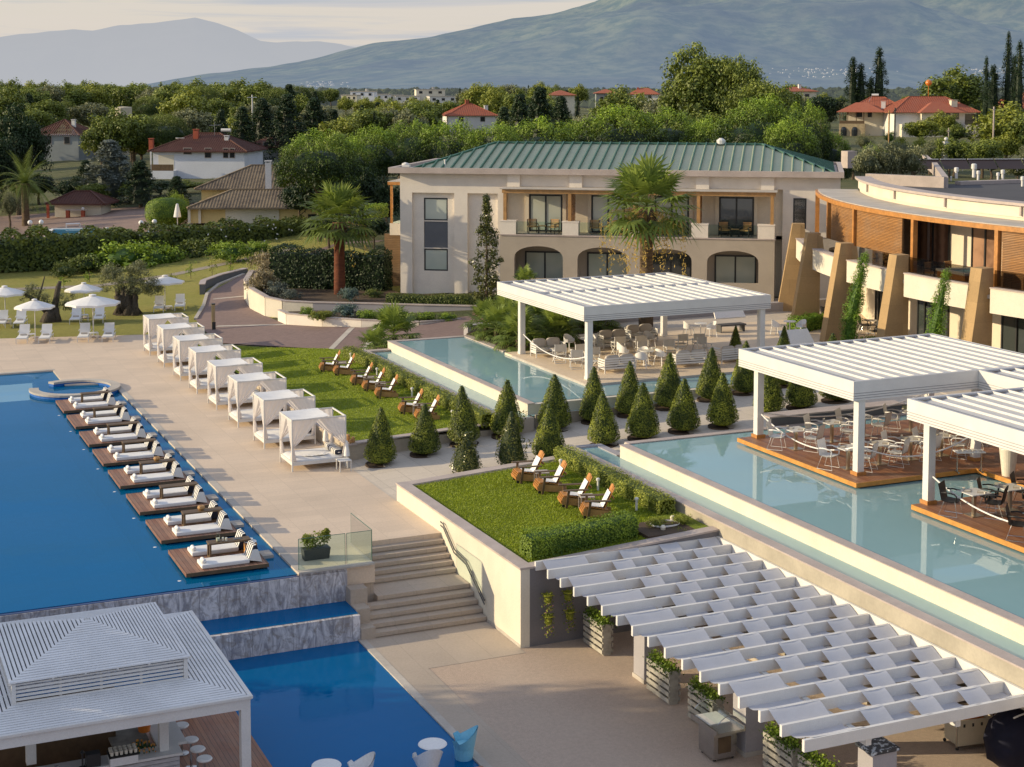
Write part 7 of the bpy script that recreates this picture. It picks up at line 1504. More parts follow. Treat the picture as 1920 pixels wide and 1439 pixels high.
for k, (px, row, hh, rw) in enumerate(((235,508,2.4,4.5),(160,512,1.5,2.5),(300,503,2.0,3.5),(375,496,2.2,3.2),(430,492,1.7,2.6),(120,520,1.2,1.6),(480,482,1.3,2.4))):
    x, y, z_ = PS(px, row) if px > 420 else P(px, row, 0); plant('bush', 'leaf_oleander' if k % 2 else 'leaf_hedge', ('broad dark green shrub mound right of the middle of the oleander hedge','low shrub in front of the left part of the oleander hedge','green shrub mound in front of the hedge, third from the left','rounded shrub mound under the hedge end','low shrub by the mulch bed','small shrub above the dead stump','pale low shrub left of the dark laurel hedge')[k], 'shrub mounds in front of the oleander hedge', loc=(x, y, z_-.05), h=hh, r=rw*.62, s=k%3)
for k, (px, row, hh) in enumerate(((358,523,1.25),(398,522,1.4),(433,517,1.5),(473,505,1.3),(168,530,.9),(322,530,.7),(120,545,.9))):
    x, y, z_ = PS(px, row) if px > 260 else P(px, row, 0); b = MB(); rr = r_(px); t = thing('sapling', f'thin young sapling on the garden lawn, {ORD[k]} of its kind', 'sapling', (x, y, z_)); t['group'] = 'young saplings on the garden lawn'; t['label'] = 'thin young sapling by the gravel path, ' + ('left one of the four before the drive','second of the four before the drive','third of the four before the drive','closest to the dry grass','above the left parasol pair','right beside the olive crown','above the dead stump limb')[k]
    for j in range(14): puff(b, (rr.gauss(0,.22), rr.gauss(0,.22), hh*rr.uniform(.2,1)), .16, 12, .13, rr, rr.uniform(.3,.8), .4)
    b.build('foliage', 'leaf_gold' if k % 2 else 'leaf_hedge', t); b = MB(); b.tube([(0,0,0),(0,0,hh)], .02, 5); b.build('stem', 'trunk', t)
x, y, z_ = PS(315, 425); rr = r_(8); b = MB(); b.ball((0,0,1.4), 1, 3, .08, (2.15,1.5,1.45), 0.1)
for k in range(7000):
    d = gauss_dir(rr); 
    if d.z < -.7: continue
    sg = lambda w: math.copysign(abs(w)**.75, w); b.leaf((sg(d.x)*2.2, sg(d.y)*1.55, 1.4+sg(d.z)*1.5), .13, d+gauss_dir(rr)*.5, max(0,min(1,.5+.5*noise.noise(d*4)+rr.uniform(-.2,.2))), .5, rr)
t = thing('clipped_shrub', 'large rounded clipped shrub beside the tiled court behind the hedge', 'shrub', (x, y, z_)); b.build('foliage', 'leaf_hedge', t); b = MB(); b.tube([(0,0,0),(0,0,1)], .1, 6); b.build('trunk', 'trunk', t)
# plants around the lower lawn
rr = r_(60)
for k, (x, y, hh, l) in enumerate(((24.0,42.6,.35,'small yellow green shrub at the right end of the thick hedge'),(24.9,42.6,.3,'tiny shrub in the corner beside the pool wall'))): plant('bush', 'leaf_gold', l, None, loc=(x,y,lawn2_z(x)-.05), h=hh, r=.35, s=1)
b = MB(); b.box(23.2,25.4,41.7,43.2,lawn2_z(24)-.12,lawn2_z(24)+.02); struct(b.build('planting_bed', 'soil'))
for k, (x, y) in enumerate(((24.0,42.2),(24.75,42.9))):
    b = MB(); b.lathe([(.0,0),(.07,0),(.09,.1),(.05,.16),(0,.16)], 10); o = b.build('garden_spotlight', 'ceramic', loc=(x,y,lawn2_z(x)+.0)); tag(o, ('left','right')[k] + ' small white ground spotlight in the bed behind the lattice', 'spotlight')
b = MB(); b.tube([(24.3+.5*math.cos(a), 42.6+.35*math.sin(a), lawn2_z(24.3)+.03+.004*a) for a in [i*.35 for i in range(34)]], .014, 5); o = b.build('garden_hose', 'white_plastic', smooth=True); tag(o, 'coiled pale garden hose on the bed behind the lattice corner', 'hose')
x, y, _ = P(1700, 333, 9.0)
for k in range(5): plant('bush', 'leaf_olive', ('leftmost grey green bush in the roof light well','second grey green bush in the roof light well','middle grey green bush in the roof light well','fourth grey green bush in the roof light well','rightmost grey green bush in the roof light well')[k], 'grey green bushes in the roof light well', loc=(x-1.8+k*.95, y+2+(k%2)*.8, 9.0), h=1.6+.2*(k%3), r=1.0, s=2)

for nm, lab, n, fx in (('lawn_grass','short grass blades covering the upper lawn',52000,lambda u,v: (lambda x: (x, 58.65+v*(l1max(x)-58.65)))(18.95+6.0*u)),('lawn_grass','short grass blades covering the lower lawn',42000,lambda u,v: (19.05+5.6*u, 41.7+10.1*v))):
    b = MB(); rr = r_(n)
    for k in range(n):
        x, y = fx(rr.random(), rr.random()); z = (l1z(x,y) if nm and n == 52000 else lawn2_z(x)-.04); a = rr.random()*6.283; h_ = rr.uniform(.025,.06); w_ = .016; dx, dy = math.cos(a)*w_, math.sin(a)*w_
        b.add([(x-dx,y-dy,z),(x+dx,y+dy,z),(x+dy*1.2+rr.uniform(-.02,.02),y-dx*1.2,z+h_)], [(0,1,2)], max(0,min(1,.45+.5*noise.noise(Vector((x*.8,y*.8,1)))+rr.uniform(-.22,.22))))
    o = b.build(nm, 'leaf_grass'); tag(o, lab, 'grass', kind='stuff')
# ---------------------------------------------------------------- houses of the neighbourhood
def hip_roof(b, x0, x1, y0, y1, z, rh, ov=.5, ribs=0, rb=None):
    x0 -= ov; x1 += ov; y0 -= ov; y1 += ov; hw = (y1-y0)/2; L = x1-x0
    if L >= 2*hw: r0, r1, rya, ryb = x0+hw, x1-hw, (y0+y1)/2, (y0+y1)/2
    else: hw = L/2; r0 = r1 = (x0+x1)/2; rya, ryb = y0+hw, y1-hw
    if L >= 2*hw and rya == ryb:
        b.add([(x0,y0,z),(x1,y0,z),(x1,y1,z),(x0,y1,z),(r0,rya,z+rh),(r1,rya,z+rh),(x0,y0,z-.12),(x1,y0,z-.12),(x1,y1,z-.12),(x0,y1,z-.12)], [(0,1,5,4),(1,2,5),(2,3,4,5),(3,0,4),(0,6,7,1),(1,7,8,2),(2,8,9,3),(3,9,6,0),(9,8,7,6)])
    if ribs:
        n = int(L/ribs)
        for k in range(1, n):
            x = x0+L*k/n; s_ = max(0, min(1, (x-x0)/(r0-x0) if r0 > x0 else 1, (x1-x)/(x1-r1) if x1 > r1 else 1)); rb.bar((x,y0,z+.02),(x,y0+(rya-y0)*s_,z+rh*s_+.02), ribs*.45, .07)
        m = int((y1-y0)/ribs)
        for k in range(1, m):
            y = y0+(y1-y0)*k/m; s_ = max(0, min(1, (y-y0)/(rya-y0), (y1-y)/(y1-rya)))
            for xe, xr in ((x0,r0),(x1,r1)): rb.bar((xe,y,z+.02),(xe+(xr-xe)*s_,y,z+rh*s_+.02), ribs*.45, .07)
        for (xe,ye,xr) in ((x0,y0,r0),(x1,y0,r1),(x0,y1,r0),(x1,y1,r1)): rb.bar((xe,ye,z+.06),(xr,rya,z+rh+.06), .22, .12)
        rb.bar((r0,rya,z+rh+.06),(r1,rya,z+rh+.06), .22, .12)
def house(label, px, d, w, dep, zw, rh, rot, wall, tile, wins=(), chim=(), ov=.6, ribs=0, extra=None, z0=None, cat='house', balc=None):
    x, y, _ = far(px, d); z0 = (ramp(x) if z0 is None else z0) - .1; t = thing('house', label, cat, (x, y, z0), R(rot) - YAW)
    H0 = zw - z0
    b = MB(); b.box(-w/2, w/2, 0, dep, 0, H0); b.build('wall', wall, t)
    b = MB(); rb = MB(); hip_roof(b, -w/2, w/2, 0, dep, H0+.02, rh, ov, ribs, rb); rf = b.build('roof', tile, t)
    if ribs: rb.build('tile_rows', tile, rf)
    for (cx_, cy_, ch, cs, cm) in chim:
        b = MB(); b.box(cx_-cs, cx_+cs, cy_-cs, cy_+cs, H0, H0+ch); b.box(cx_-cs*1.25, cx_+cs*1.25, cy_-cs*1.25, cy_+cs*1.25, H0+ch+.12, H0+ch+.2); [b.box(cx_+sx*cs*.8-.05, cx_+sx*cs*.8+.05, cy_-cs, cy_+cs, H0+ch, H0+ch+.12) for sx in (-1,1)]; b.build('chimney', cm, t)
    for (wx, wz, ww, wh) in wins:
        b = MB(); b.box(wx-ww/2-.08, wx+ww/2+.08, -.06, -.002, wz-.08, wz+wh+.08); f = b.build('window', 'coping', t); b = MB(); b.box(wx-ww/2, wx+ww/2, -.08, -.062, wz, wz+wh); b.build('pane', 'window_dark', f)
    if extra: extra(t, H0)
    return t
def ex_h1(t, H0):
    b = MB(); b.box(-6.6,-3.2,-1.6,0-.01,0,H0-2.7); b.build('balcony', 'house_blue', t); b = MB(); b.box(-6.6,-3.2,-1.6,-1.55,H0-2.7,H0-1.8); b.build('railing', 'brown_wood', t); b = MB(); b.box(-6.6,-6.4,-1.6,-1.4,H0-2.7,H0); b.build('pillar', 'house_white', t)
    b = MB(); b.box(-5.9,-3.6,-.02,-.005,H0-2.6,H0-.5); b.build('balcony_recess', 'house_cream', t)
    b = MB(); hip_roof(b, -7.0, -2.4, -1.9, 4, H0+.0, 1.1, .3); b.build('side_roof', 'tiles_dark', t)
    b = MB(); b.tube([(1.2,4,H0+2),(1.2,4,H0+4.2)], .04, 5); b.tube([(.4,4,H0+3.6),(2.2,4,H0+3.7)], .03, 4); b.build('antenna', 'steel', t); b = MB(); b.tube([(1.9,5,H0+2.9),(3.3,5,H0+2.9)], .25, 10); b.build('water_heater', 'white_paint', t)
    for k, xx in enumerate((-3.4,-2.9)): b = MB(); b.lathe([(0,0),(.35,.08),(.45,.2)], 12, (xx,1.5,H0+1.7)); b.build('satellite_dish', 'white_plastic', t)
house('white two-storey house with dark red hipped roof and satellite dishes', 372, 222, 13.4, 10, 5.55, 2.45, -6, 'house_blue', 'tiles_dark', [(-1.6,H_,1.1,.8) for H_ in (3.6,)] + [(1.4,3.1,.85,1.3),(4.0,3.1,.65,1.3),(4.95,3.1,.65,1.3)], [(-1.4,3.5,2.9,.35,'chimney_red'),(3.3,3.0,2.0,.3,'house_white'),(-7.6,2,1.6,.3,'chimney_red')], ribs=.32, extra=ex_h1)
house('grey blue house with brown tiled roof at the far left', 104, 276, 8.6, 9, 6.1, 2.7, -8, 'house_shade', 'tiles_dark', [(-1.5,3.2,1.6,1.4),(2.2,3.2,1,1.2)], [(2.2,3,2.6,.3,'house_white')], ribs=.4)
def ex_h3(t, H0):
    b = MB(); b.box(-6.6,6.8,-6.0,-.01,0,H0-1.45); b.build('front_wall', 'house_yellow', t)
    b = MB(); rb = MB(); hip_roof(b, -6.1, 7.4, -6.3, .4, H0-1.43, 1.5, .5, .30, rb); f = b.build('front_roof', 'tiles_old', t); rb.build('tile_rows', 'tiles_old', f)
    b = MB(); b.box(-3.0,2.2,-6.12,-6.02,H0-3.6,H0-1.6); b.build('garage_door', 'house_cream', t)
    for xx in (-6.6,-5.6): b = MB(); b.box(xx,xx+.25,-6.35,-6.1,0,H0-1.5); b.build('pillar', 'house_cream', t)
    b = MB(); b.box(5.0,6.6,-6.1,-6.03,H0-3.0,H0-2.1); b.build('window', 'window_dark', t)
house('low yellow villa with old brown tiled roofs and two chimneys', 494, 157, 12.6, 9, 4.55, 2.1, 2, 'house_yellow', 'tiles_old', [], [(.6,-1.2,2.7,.28,'house_white'),(4.0,-3.6,1.4,.26,'house_white')], ribs=.30, extra=ex_h3)
def ex_hut(t, H0):
    b = MB(); b.box(-1.0,1.4,-1.1,-.6,.85,.93); b.build('counter', 'coping', t)
    for xx in (-.8,.9): b = MB(); b.box(xx-.18,xx+.18,-1.05,-.65,0,.85); b.build('counter_pier', 'chimney_red', t)
    b = MB(); b.box(-3.0,-2.75,-1.4,-1.15,0,H0); b.build('post', 'chimney_red', t)
    b = MB(); b.lathe([(.0,.93),(.16,.95),(.18,1.15),(0,1.2)], 10, (.9,-.85,0)); b.build('basin', 'white_plastic', t)
house('small open pool hut with brown tiled roof behind the neighbouring pool', 143, 171, 5.2, 3.4, 1.95, 1.25, -4, 'house_cream', 'tiles_dark', [], [], .75, .30, ex_hut)
house('house with bright red pyramid roof beyond the umbrella pines', 885, 430, 13.2, 12, 6.6, 3.3, 10, 'house_white', 'tiles_red', [(-3,3.4,1.2,1.2),(3,3.4,1.2,1.2)], [(4.4,3,2.6,.5,'house_white'),(-.5,6,4.2,.5,'tiles_red')], ribs=.6)
def ex_ra(t, H0):
    b = MB(); b.box(-9.6,-3.0,-3.0,-.01,0,H0-3.1); f = b.build('terrace', 'house_stone', t)
    for xx in (-8.4,-5.6): b = MB(); b.lathe([(0,0),(.95,0),(.95,1.6),(.7,2.3),(0,2.7)], 14, (xx,-2.5,.1)); b.build('arch', 'window_dark', t)
    for xx in (-9.4,-7.4,-5.2,-3.3): b = MB(); b.box(xx-.1,xx+.1,-2.9,-2.7,H0-3.1,H0); b.build('veranda_post', 'brown_wood', t)
    b = MB(); b.box(-9.5,-3.1,-2.95,-2.9,H0-3.1,H0-2.3); b.build('railing', 'brown_wood', t)
    b = MB(); hip_roof(b, -9.6, 1.5, -3.2, 5, H0+.03, 2.4, .7); b.build('veranda_roof', 'tiles_red', t)
    b = MB(); b.tube([(-1.5,4,H0+4.4),(.3,4,H0+4.4)], .32, 10); b.build('water_heater', 'white_paint', t); b = MB(); b.tube([(-2.2,3.5,H0+2.6),(-1.4,4,H0+4.2)], .06, 4); b.build('heater_frame', 'steel', t)
house('cream villa with red roof, veranda and two stone arches', 1643, 410, 15.5, 12, 8.0, 3.8, -14, 'house_cream', 'tiles_red', [(-4.6,5.0,1.6,2.2),(-1.8,5.0,1,2)], [(1.6,1.0,2.6,.55,'house_white')], 1.0, .6, ex_ra)
def ex_rb(t, H0):
    b = MB(); b.box(-9.5,-4.5,-2.0,-.01,0,H0-3.0); b.build('terrace', 'house_cream', t); b = MB(); b.box(-4.4,1.8,-2.2,-.02,0,H0); b.build('bay', 'house_cream', t)
    b = MB(); hip_roof(b, -4.4, 6.2, -2.4, 6, H0+.03, 2.6, .8); b.build('bay_roof', 'tiles_red', t)
    b = MB(); b.box(7.4,11.2,-2.0,-.01,0,H0-3.2); b.build('side_balcony', 'house_white', t); b = MB(); b.box(7.3,11.2,-2.06,-1.98,H0-3.2,H0-2.3); b.build('railing', 'dark_metal', t); b = MB(); b.box(8.0,10.8,-.05,-.01,H0-3.0,H0-.4); b.build('balcony_recess', 'window_dark', t)
    b = MB(); b.tube([(0,5,H0+4),(0,5,H0+7)], .07, 5); b.ball((0,5,H0+7.6),.85,2); b.build('orange_ball_finial', 'orange_plastic', t)
house('wide white villa with red roof and an orange ball on its mast', 1752, 402, 21.5, 12, 8.0, 4.0, 6, 'house_white', 'tiles_red', [(3.4,4.6,1.2,2.0),(5.6,4.6,1.5,2.4),(8.5,1.0,3.0,1.8)], [(5.6,2.0,3.0,.8,'house_cream')], 1.1, .6, ex_rb)
house('villa with red roof and tall red chimney cut off by the right edge', 1925, 385, 15, 12, 9.4, 3.6, -10, 'house_cream', 'tiles_red', [(-4,5.2,1.4,2),(-1,5.2,1.4,2)], [(-4.2,1.5,3.8,.55,'chimney_red')], 1.2, .6)
house('pale house with a shallow red roof on the rise right of the oak', 1500, 700, 15, 12, 12.2, 2.0, 12, 'house_cream', 'tiles_red', [(-3,8,2,1.4),(3,8,2,1.4)], [(1,4,3,.6,'house_white')], 1.0)
house('small house with two red gables at the foot of the mountain', 1206, 760, 14, 10, 10.6, 3.0, -8, 'house_white', 'tiles_red', [(-3,7,1.6,1.4),(3,7,1.6,1.4)], [(-3,4,3.2,.5,'chimney_red')], 1.0)
house('small red roof just right of the dark cedars', 1054, 620, 10, 9, 11.0, 1.9, 8, 'house_cream', 'tiles_red', [(-2,7,1.5,1.2)], [], .9)
house('small red roofed cottage between the cedars and the gabled house', 1136, 700, 9, 8, 11.4, 1.7, 0, 'house_shade', 'tiles_red', [(-2,7,1.5,1.2)], [], .9)
house('roof and pale wall glimpsed between the dark conifers right of the white house', 505, 262, 8, 7, 4.6, 1.5, 8, 'house_shade', 'tiles_dark', [(0,2.6,2,1.2)], [(1,2,1.6,.3,'house_white')], .7)
for k, (px, w, zt, dd, m_, l) in enumerate(((655,9,9.2,880,'house_cream','low cream block at the left of the distant hamlet'),(680,14,11.2,900,'house_blue','white box house with a roof tank in the distant hamlet'),(712,12,9.4,930,'house_white','small white house in the middle of the distant hamlet'),(735,14,8.8,950,'house_cream','flat cream house in the distant hamlet'),(765,14,8.6,900,'house_white','white wall and house right of the middle of the distant hamlet'),(808,17,12.3,910,'house_cream','tallest ochre flat-roofed block of the distant hamlet'),(832,16,8.4,890,'house_white','long low white building at the right of the distant hamlet'))):
    x, y, _ = far(px, dd); t = thing('flat_house', l, 'house', (x, y, 0), -YAW + R(4*k-10)); b = MB(); b.box(-w/2,w/2,0,9,0,zt); b.build('wall', m_, t); b = MB(); b.box(-w/2-.3,w/2+.3,-.3,9.3,zt,zt+.35); b.build('roof', 'kerb_stone', t)
    for j in range(3): b = MB(); b.box(-w/2+w*(j+.3)/3,-w/2+w*(j+.65)/3,-.1,-.02,zt-2.2,zt-.8); b.build('window', 'window_dark', t)
    if k in (1,5): b = MB(); b.lathe([(0,zt),(.9,zt),(.9,zt+1.6),(0,zt+1.7)], 10, (2,4,0)); b.build('roof_tank', 'steel', t)
for k, (px, row, r) in enumerate(((233,205,1.6),)):
    x, y, _ = far(px, 300); b = MB(); b.lathe([(r*.9,0),(r*.9,.2),(.9,.2),(.9,9.0),(r,9.0),(r,10.7),(r*.9,10.8),(0,10.9)], 18); o = b.build('water_tower', 'canvas', loc=(x, y, 0)); tag(o, 'squat white cylindrical water tank above the trees at the left', 'water tank')
def mast(name, label, px, top, d, r=.08, m='steel', cross=False):
    x, y, _ = far(px, d); h = H-(top-HZ)/F*d; t = thing(name, label, 'pole', (x, y, 0)); b = MB(); b.tube([(0,0,0),(0,0,h)], r, 8); b.build('pole', m, t)
    b = MB(); b.bar((-.9 if cross else -.3,0,h-.5),(.9 if cross else .3,0,h-.5),.12,.12); b.build('crossarm', m, t)
mast('antenna_mast', 'thin metal mast with a white box rising from the left wood', 474, 178, 300, .12, 'white_paint', True)
for k, (px, top, d, m_, l) in enumerate(((1666,207,300,'timber','leaning wooden utility pole in front of the villas'),(1677,202,300,'dark_metal','dark utility pole next to the wooden one in front of the villas'),(1862,200,250,'coping','tall pale lamp pole at the right, left one of the pair'),(1874,222,255,'steel','thin pole right of the tall pale lamp pole'),(1778,240,250,'coping','thin pole rising behind the white meter box'),(788,205,330,'steel','thin pole among the olive groves, left one'),(1535,265,200,'steel','short signpost right of the green roof'),(345,208,300,'steel','thin pole behind the white house'))): mast('utility_pole', l, px, top, d, .14 if k < 3 else .08, m_, k in (0,))
x, y, _ = far(1544, 195); b = MB(); b.lathe([(0,0),(.42,0),(.42,.06),(0,.06)], 18); b.v = [(p[0], p[2]+0, p[1]+3.4) for p in b.v]; b.box(-.04,.04,0,.06,0,3); o = b.build('round_sign', 'coping', loc=(x, y, 1.7)); tag(o, 'round sign seen from behind beside the green roof corner', 'sign')
x, y, _ = far(1776, 225); b = MB(); b.box(-.5,.5,0,.6,0,2.6); b.ball((0,.3,2.9),.3,2); o = b.build('meter_box', 'house_white', loc=(x, y, 4.3)); tag(o, 'white gate pillar with a round white lamp beyond the roof', 'gate pillar')
# ---------------------------------------------------------------- neighbouring garden
b = MB(); b.add([(8,148,.0),(18.7,148,.0),(18.7,186,.0),(8,186,.0)], [(0,1,2,3)]); b.add([(18.7,148,.0),(39.9,148,1.71),(39.9,176,1.71),(18.7,186,.0)], [(0,1,2,3)]); struct(b.build('tiled_court', 'court_brick'))
c4 = [P(84,452,.55), P(190,452,.55), P(183,429,.55), P(96,430,.55)]
b = MB(); b.add([(x_,y_,.50) for x_,y_,_ in c4], [(0,1,2,3)]); struct(b.build('neighbour_pool_floor', 'floor_far'))
b = MB(); b.add(c4, [(0,1,2,3)]); struct(b.build('neighbour_pool_water', 'water_clear')); MATS['water_far'] = MATS['water_clear'].copy(); bpy.data.objects['neighbour_pool_water'].data.materials[0] = MATS['water_far']
for n_ in MATS['water_far'].node_tree.nodes:
    if n_.type == 'MIX' and n_.data_type == 'RGBA': n_.inputs[6].default_value = (.04,.36,.55,1); n_.inputs[7].default_value = (.03,.28,.45,1)
b = MB(); cc = [(x_, y_, .56) for x_, y_, _ in c4]; b.bar(cc[1], cc[2], .5, .12); b.bar(cc[2], cc[3], .5, .12); b.bar(cc[3], cc[0], .5, .12); o = b.build('pool_surround', 'house_white'); tag(o, 'white edging of the small neighbouring swimming pool', 'pool edging'); b = MB(); b.prism([(c4[0][0]-1.5,c4[0][1]-2),(c4[1][0]+1.5,c4[1][1]-2),(c4[2][0]+1.5,c4[2][1]+1.5),(c4[3][0]-1.5,c4[3][1]+1.5)], .1, .48); struct(b.build('neighbour_pool_deck', 'court_brick'))
x, y, z_ = PS(333, 427); dup(S_fp.root, (x, y, z_), 0, 'closed beige parasol standing beside the large clipped shrub', None, (2.4,2.4,1.75)); 
x, y, _ = P(137, 427, .5); b = MB(); b.box(-.7,.7,-.3,.3,.35,.42); [b.box(sx,sx+.06,-.3,.3,0,.35) for sx in (-.7,.64)]; o = b.build('pool_lounger', 'white_plastic', loc=(x, y, .5)); tag(o, 'small white bench at the far edge of the neighbouring pool', 'bench')
gl = thing('globe_lamp', '', 'garden lamp', (0,0,0)); b = MB(); b.lathe([(.05,0),(.05,1.3)], 8); b.build('post', 'dark_metal', gl); b = MB(); b.ball((0,0,1.5),.24,2); b.build('globe', 'white_plastic', gl, smooth=True); S_gl = Series(gl)
for k, (px, row, l) in enumerate(((57,432,'leftmost globe lamp'),(78,431,'second globe lamp from the left'),(201,448,'globe lamp at the corner of the neighbouring pool'),(290,432,'globe lamp in front of the clipped shrub'),(265,434,'globe lamp left of the clipped shrub'))):
    x, y, z_ = PS(px, row+14) if px > 150 else P(px, row+14, 0); S_gl.put((x, y, z_), 0, l + ' beyond the hedge', 1.0, 'white globe lamps around the neighbouring pool')
# ---------------------------------------------------------------- individual trees
for k, (x, y, h, r) in enumerate(((-7.5,42.5,8.2,3.0),(-12,46.5,9.5,3.6),(-9.5,38.0,7.5,2.8))):  # trees outside the view, added to cast soft shade over the bar roof
    plant('oak', 'leaf_broad', ('added unseen shade tree west of the pool bar, middle one','tallest added unseen shade tree west of the pool bar','smallest added unseen shade tree west of the pool bar')[k], 'added unseen shade trees west of the pool bar', loc=(x, y, -1.8), h=h+1.8, r=r, s=0)
G = {}
def T(style, leaf, label, px, top, hw, d, s=0, group=None, z0=None): return plant(style, leaf, label, group, px, top, hw, d, z0, s)
pines = [(598,246,80,133,'at the left end of the pine row, tallest dome by the villa'),(700,240,64,150,'second of the row, above the left fan palm'),(655,262,52,142,'tucked between the first two of the row'),(775,228,60,165,'behind the left end of the green roof, rear one'),(848,230,72,150,'above the left slope of the green roof'),(925,236,62,145,'above the start of the green ridge'),(1008,223,80,150,'broad one below the dark cedars'),(1088,228,58,158,'right of the broad one below the cedars'),(1165,203,84,150,'highest of the middle of the row'),(1255,206,78,156,'right of the highest of the middle'),(1330,225,62,150,'low one in front of the oak'),(1422,186,86,142,'big bright one in front of the oak, right side'),(1512,194,48,150,'narrow bright one at the right end of the row'),(1478,228,62,134,'lowest one at the right end of the row'),(1560,250,40,150,'last small one behind the roof chimney')]
for k, (px, top, hw, d, l) in enumerate(pines): T('pine', 'leaf_pine', 'round umbrella pine ' + l, px, top, hw, d, k % 3, 'umbrella pines in a row behind the hotel')
T('oak','leaf_broad','huge round oak towering above the right of the pine row',1325,96,80,262,0); T('oak','leaf_broad','right half twin of the huge oak, slightly lower',1385,108,52,258,1); T('oak','leaf_broad','lower spreading oak at the right foot of the huge oak',1425,152,62,236,1)
T('oak','leaf_dark','big dark round tree at the left edge behind the date palm',32,208,56,178,0); T('oak','leaf_dark','dark tree behind the pool hut at the far left',-20,250,50,170,1)
T('conifer','leaf_grey','silvery blue cedar between the hut and the white house',205,262,60,184,0); T('conifer','leaf_dark','dark conifer right of the silvery cedar',262,300,44,176,1)
for k, (px, top, hw, d) in enumerate(((455,200,34,262),(492,184,40,268),(540,176,44,262),(590,183,42,268),(625,205,34,272),(415,205,26,240),(975,176,40,232),(1012,163,44,226),(1052,180,36,236),(945,200,30,240),(160,300,30,190),(330,330,30,168),(1000,190,34,238))):
    T('conifer','leaf_dark','tall dark conifer ' + ('at the left of the conifer clump behind the villa','second in the conifer clump behind the villa','highest in the conifer clump behind the villa','right of the highest in the clump behind the villa','last on the right of the clump behind the villa','alone right behind the white house','left one of the central cedar trio','tallest of the central cedars','right one of the central cedar trio','small one left of the central cedars','left of the silvery cedar','dark and low behind the clipped shrub','inside the central cedar clump')[k], px, top, hw, d, k % 2, 'tall dark conifers')
for k, (px, top, hw, d) in enumerate(((1646,95,20,440),(1597,113,19,440),(1612,124,19,440),(1886,69,13,330),(1846,113,12,335),(1860,128,22,330),(1908,84,16,325),(1630,150,18,445),(1898,110,20,335))):
    T('cypress','leaf_cypress','dark pointed cypress ' + ('broadest, rising between the two villas','left one of the close pair','right one of the close pair','tallest, near the right edge','thin tip left of the tallest','short and wide beside the tallest','ragged one right of the tallest','half hidden behind the broadest','filling the clump at the right edge')[k], px, top, hw, d, k % 2, 'dark cypresses around the villas')
for k, (px, top, hw, d) in enumerate(((596,322,44,142),(640,318,40,140),(684,326,38,138),(724,345,28,134),(560,345,34,146),(615,400,34,128),(700,405,30,126))):
    T('broad','leaf_dark','dark tree filling the gap ' + ('right of the yellow villa','behind the left fan palm','between the fan palm and the hotel','at the left corner of the hotel','behind the roof of the yellow villa','low behind the trunk of the fan palm','low beside the slatted wall of the hotel')[k], px, top, hw, d, k % 3, 'dark trees between the yellow villa and the hotel')
for k, (px, top, hw, d, lf, l) in enumerate(((1792,139,56,460,'leaf_broad','olive green broad tree behind the white villa'),(1540,180,34,430,'leaf_dark','dark tree left of the cream villa'),(1885,205,58,255,'leaf_gold','leafy green tree in front of the right villa'),(1935,215,50,250,'leaf_broad','leafy tree at the right edge'),(1725,226,30,330,'leaf_gold','yellow green citrus tree in front of the white villa'),(1792,238,26,335,'leaf_broad','darker tree hiding the right of the white villa'),(1770,215,26,345,'leaf_gold','small citrus tree beside the bay of the white villa'),(60,205,40,300,'leaf_broad','broad tree behind the grey blue house'),(190,240,36,240,'leaf_gold','golden green tree right of the grey blue house'),(265,245,40,245,'leaf_gold','yellowish tree left of the white house'),(225,225,34,260,'leaf_broad','green tree behind the yellowish one'),(1160,175,44,300,'leaf_broad','broad tree in front of the gabled far house'),(1230,190,40,290,'leaf_olive','grey green tree left of the oak'),(690,205,40,300,'leaf_broad','tree in the groves above the left pines'),(740,200,36,310,'leaf_gold','yellowish tree in the groves'),(1475,172,34,330,'leaf_broad','tree below the shallow red roof'),(640,222,40,260,'leaf_gold','yellow green tree right of the conifer clump'),(765,215,34,270,'leaf_olive','grey tree left of the red pyramid roof'))):
    T('broad', lf, l, px, top, hw, d, k % 3)
for k, (px, top, hw, d) in enumerate(((1640,272,36,225),(1690,262,34,235),(1745,262,36,232),(1790,272,30,228),(1835,280,26,225),(1600,285,26,220),(1570,275,24,225),(1860,292,26,220),(1715,285,30,215),(1655,292,30,215),(15,352,22,160),(-15,350,22,158),(330,360,24,160),(405,332,18,205),(1620,250,20,300),(1668,245,14,330))):
    T('olive','leaf_olive' if k % 3 else 'leaf_hedge','grey green olive bush ' + ('left of the poles','right of the poles','below the citrus tree','right below the white villa','near the pale gate pillar','left in the slope behind the hotel','leftmost behind the hotel roof','near the tall lamp pole','low in the middle of the slope','low at the left of the slope','behind the date palm','next to the date palm','behind the clipped shrub','at the wall of the white house','under the stone arches','right of the stone arches')[k], px, top, hw, d, k % 2, 'olive bushes between the hotel and the villas')
for k, (px, top, hw, d) in enumerate(((70,330,34,190),(20,335,36,185),(215,335,34,186),(250,345,30,182),(300,338,34,190),(345,340,30,192),(395,345,26,196),(440,335,28,200),(480,330,28,204),(530,325,30,205),(575,330,30,200),(610,330,28,190),(130,338,30,184),(170,345,28,180),(-30,350,34,175))):
    T('broad','leaf_broad' if k % 2 else 'leaf_dark','low dark tree filling the gardens ' + ('above the date palm','at the left edge','right of the pool hut','below the silvery cedar','left below the white house','under the white house balcony','under the middle of the white house','right below the white house','behind the left of the yellow villa','behind the ridge of the yellow villa','behind the right of the yellow villa','behind the left fan palm','behind the pool hut, left','behind the pool hut, right','beyond the left edge')[k], px, top, hw, d, k % 3, 'low dark garden trees behind the pool hut')
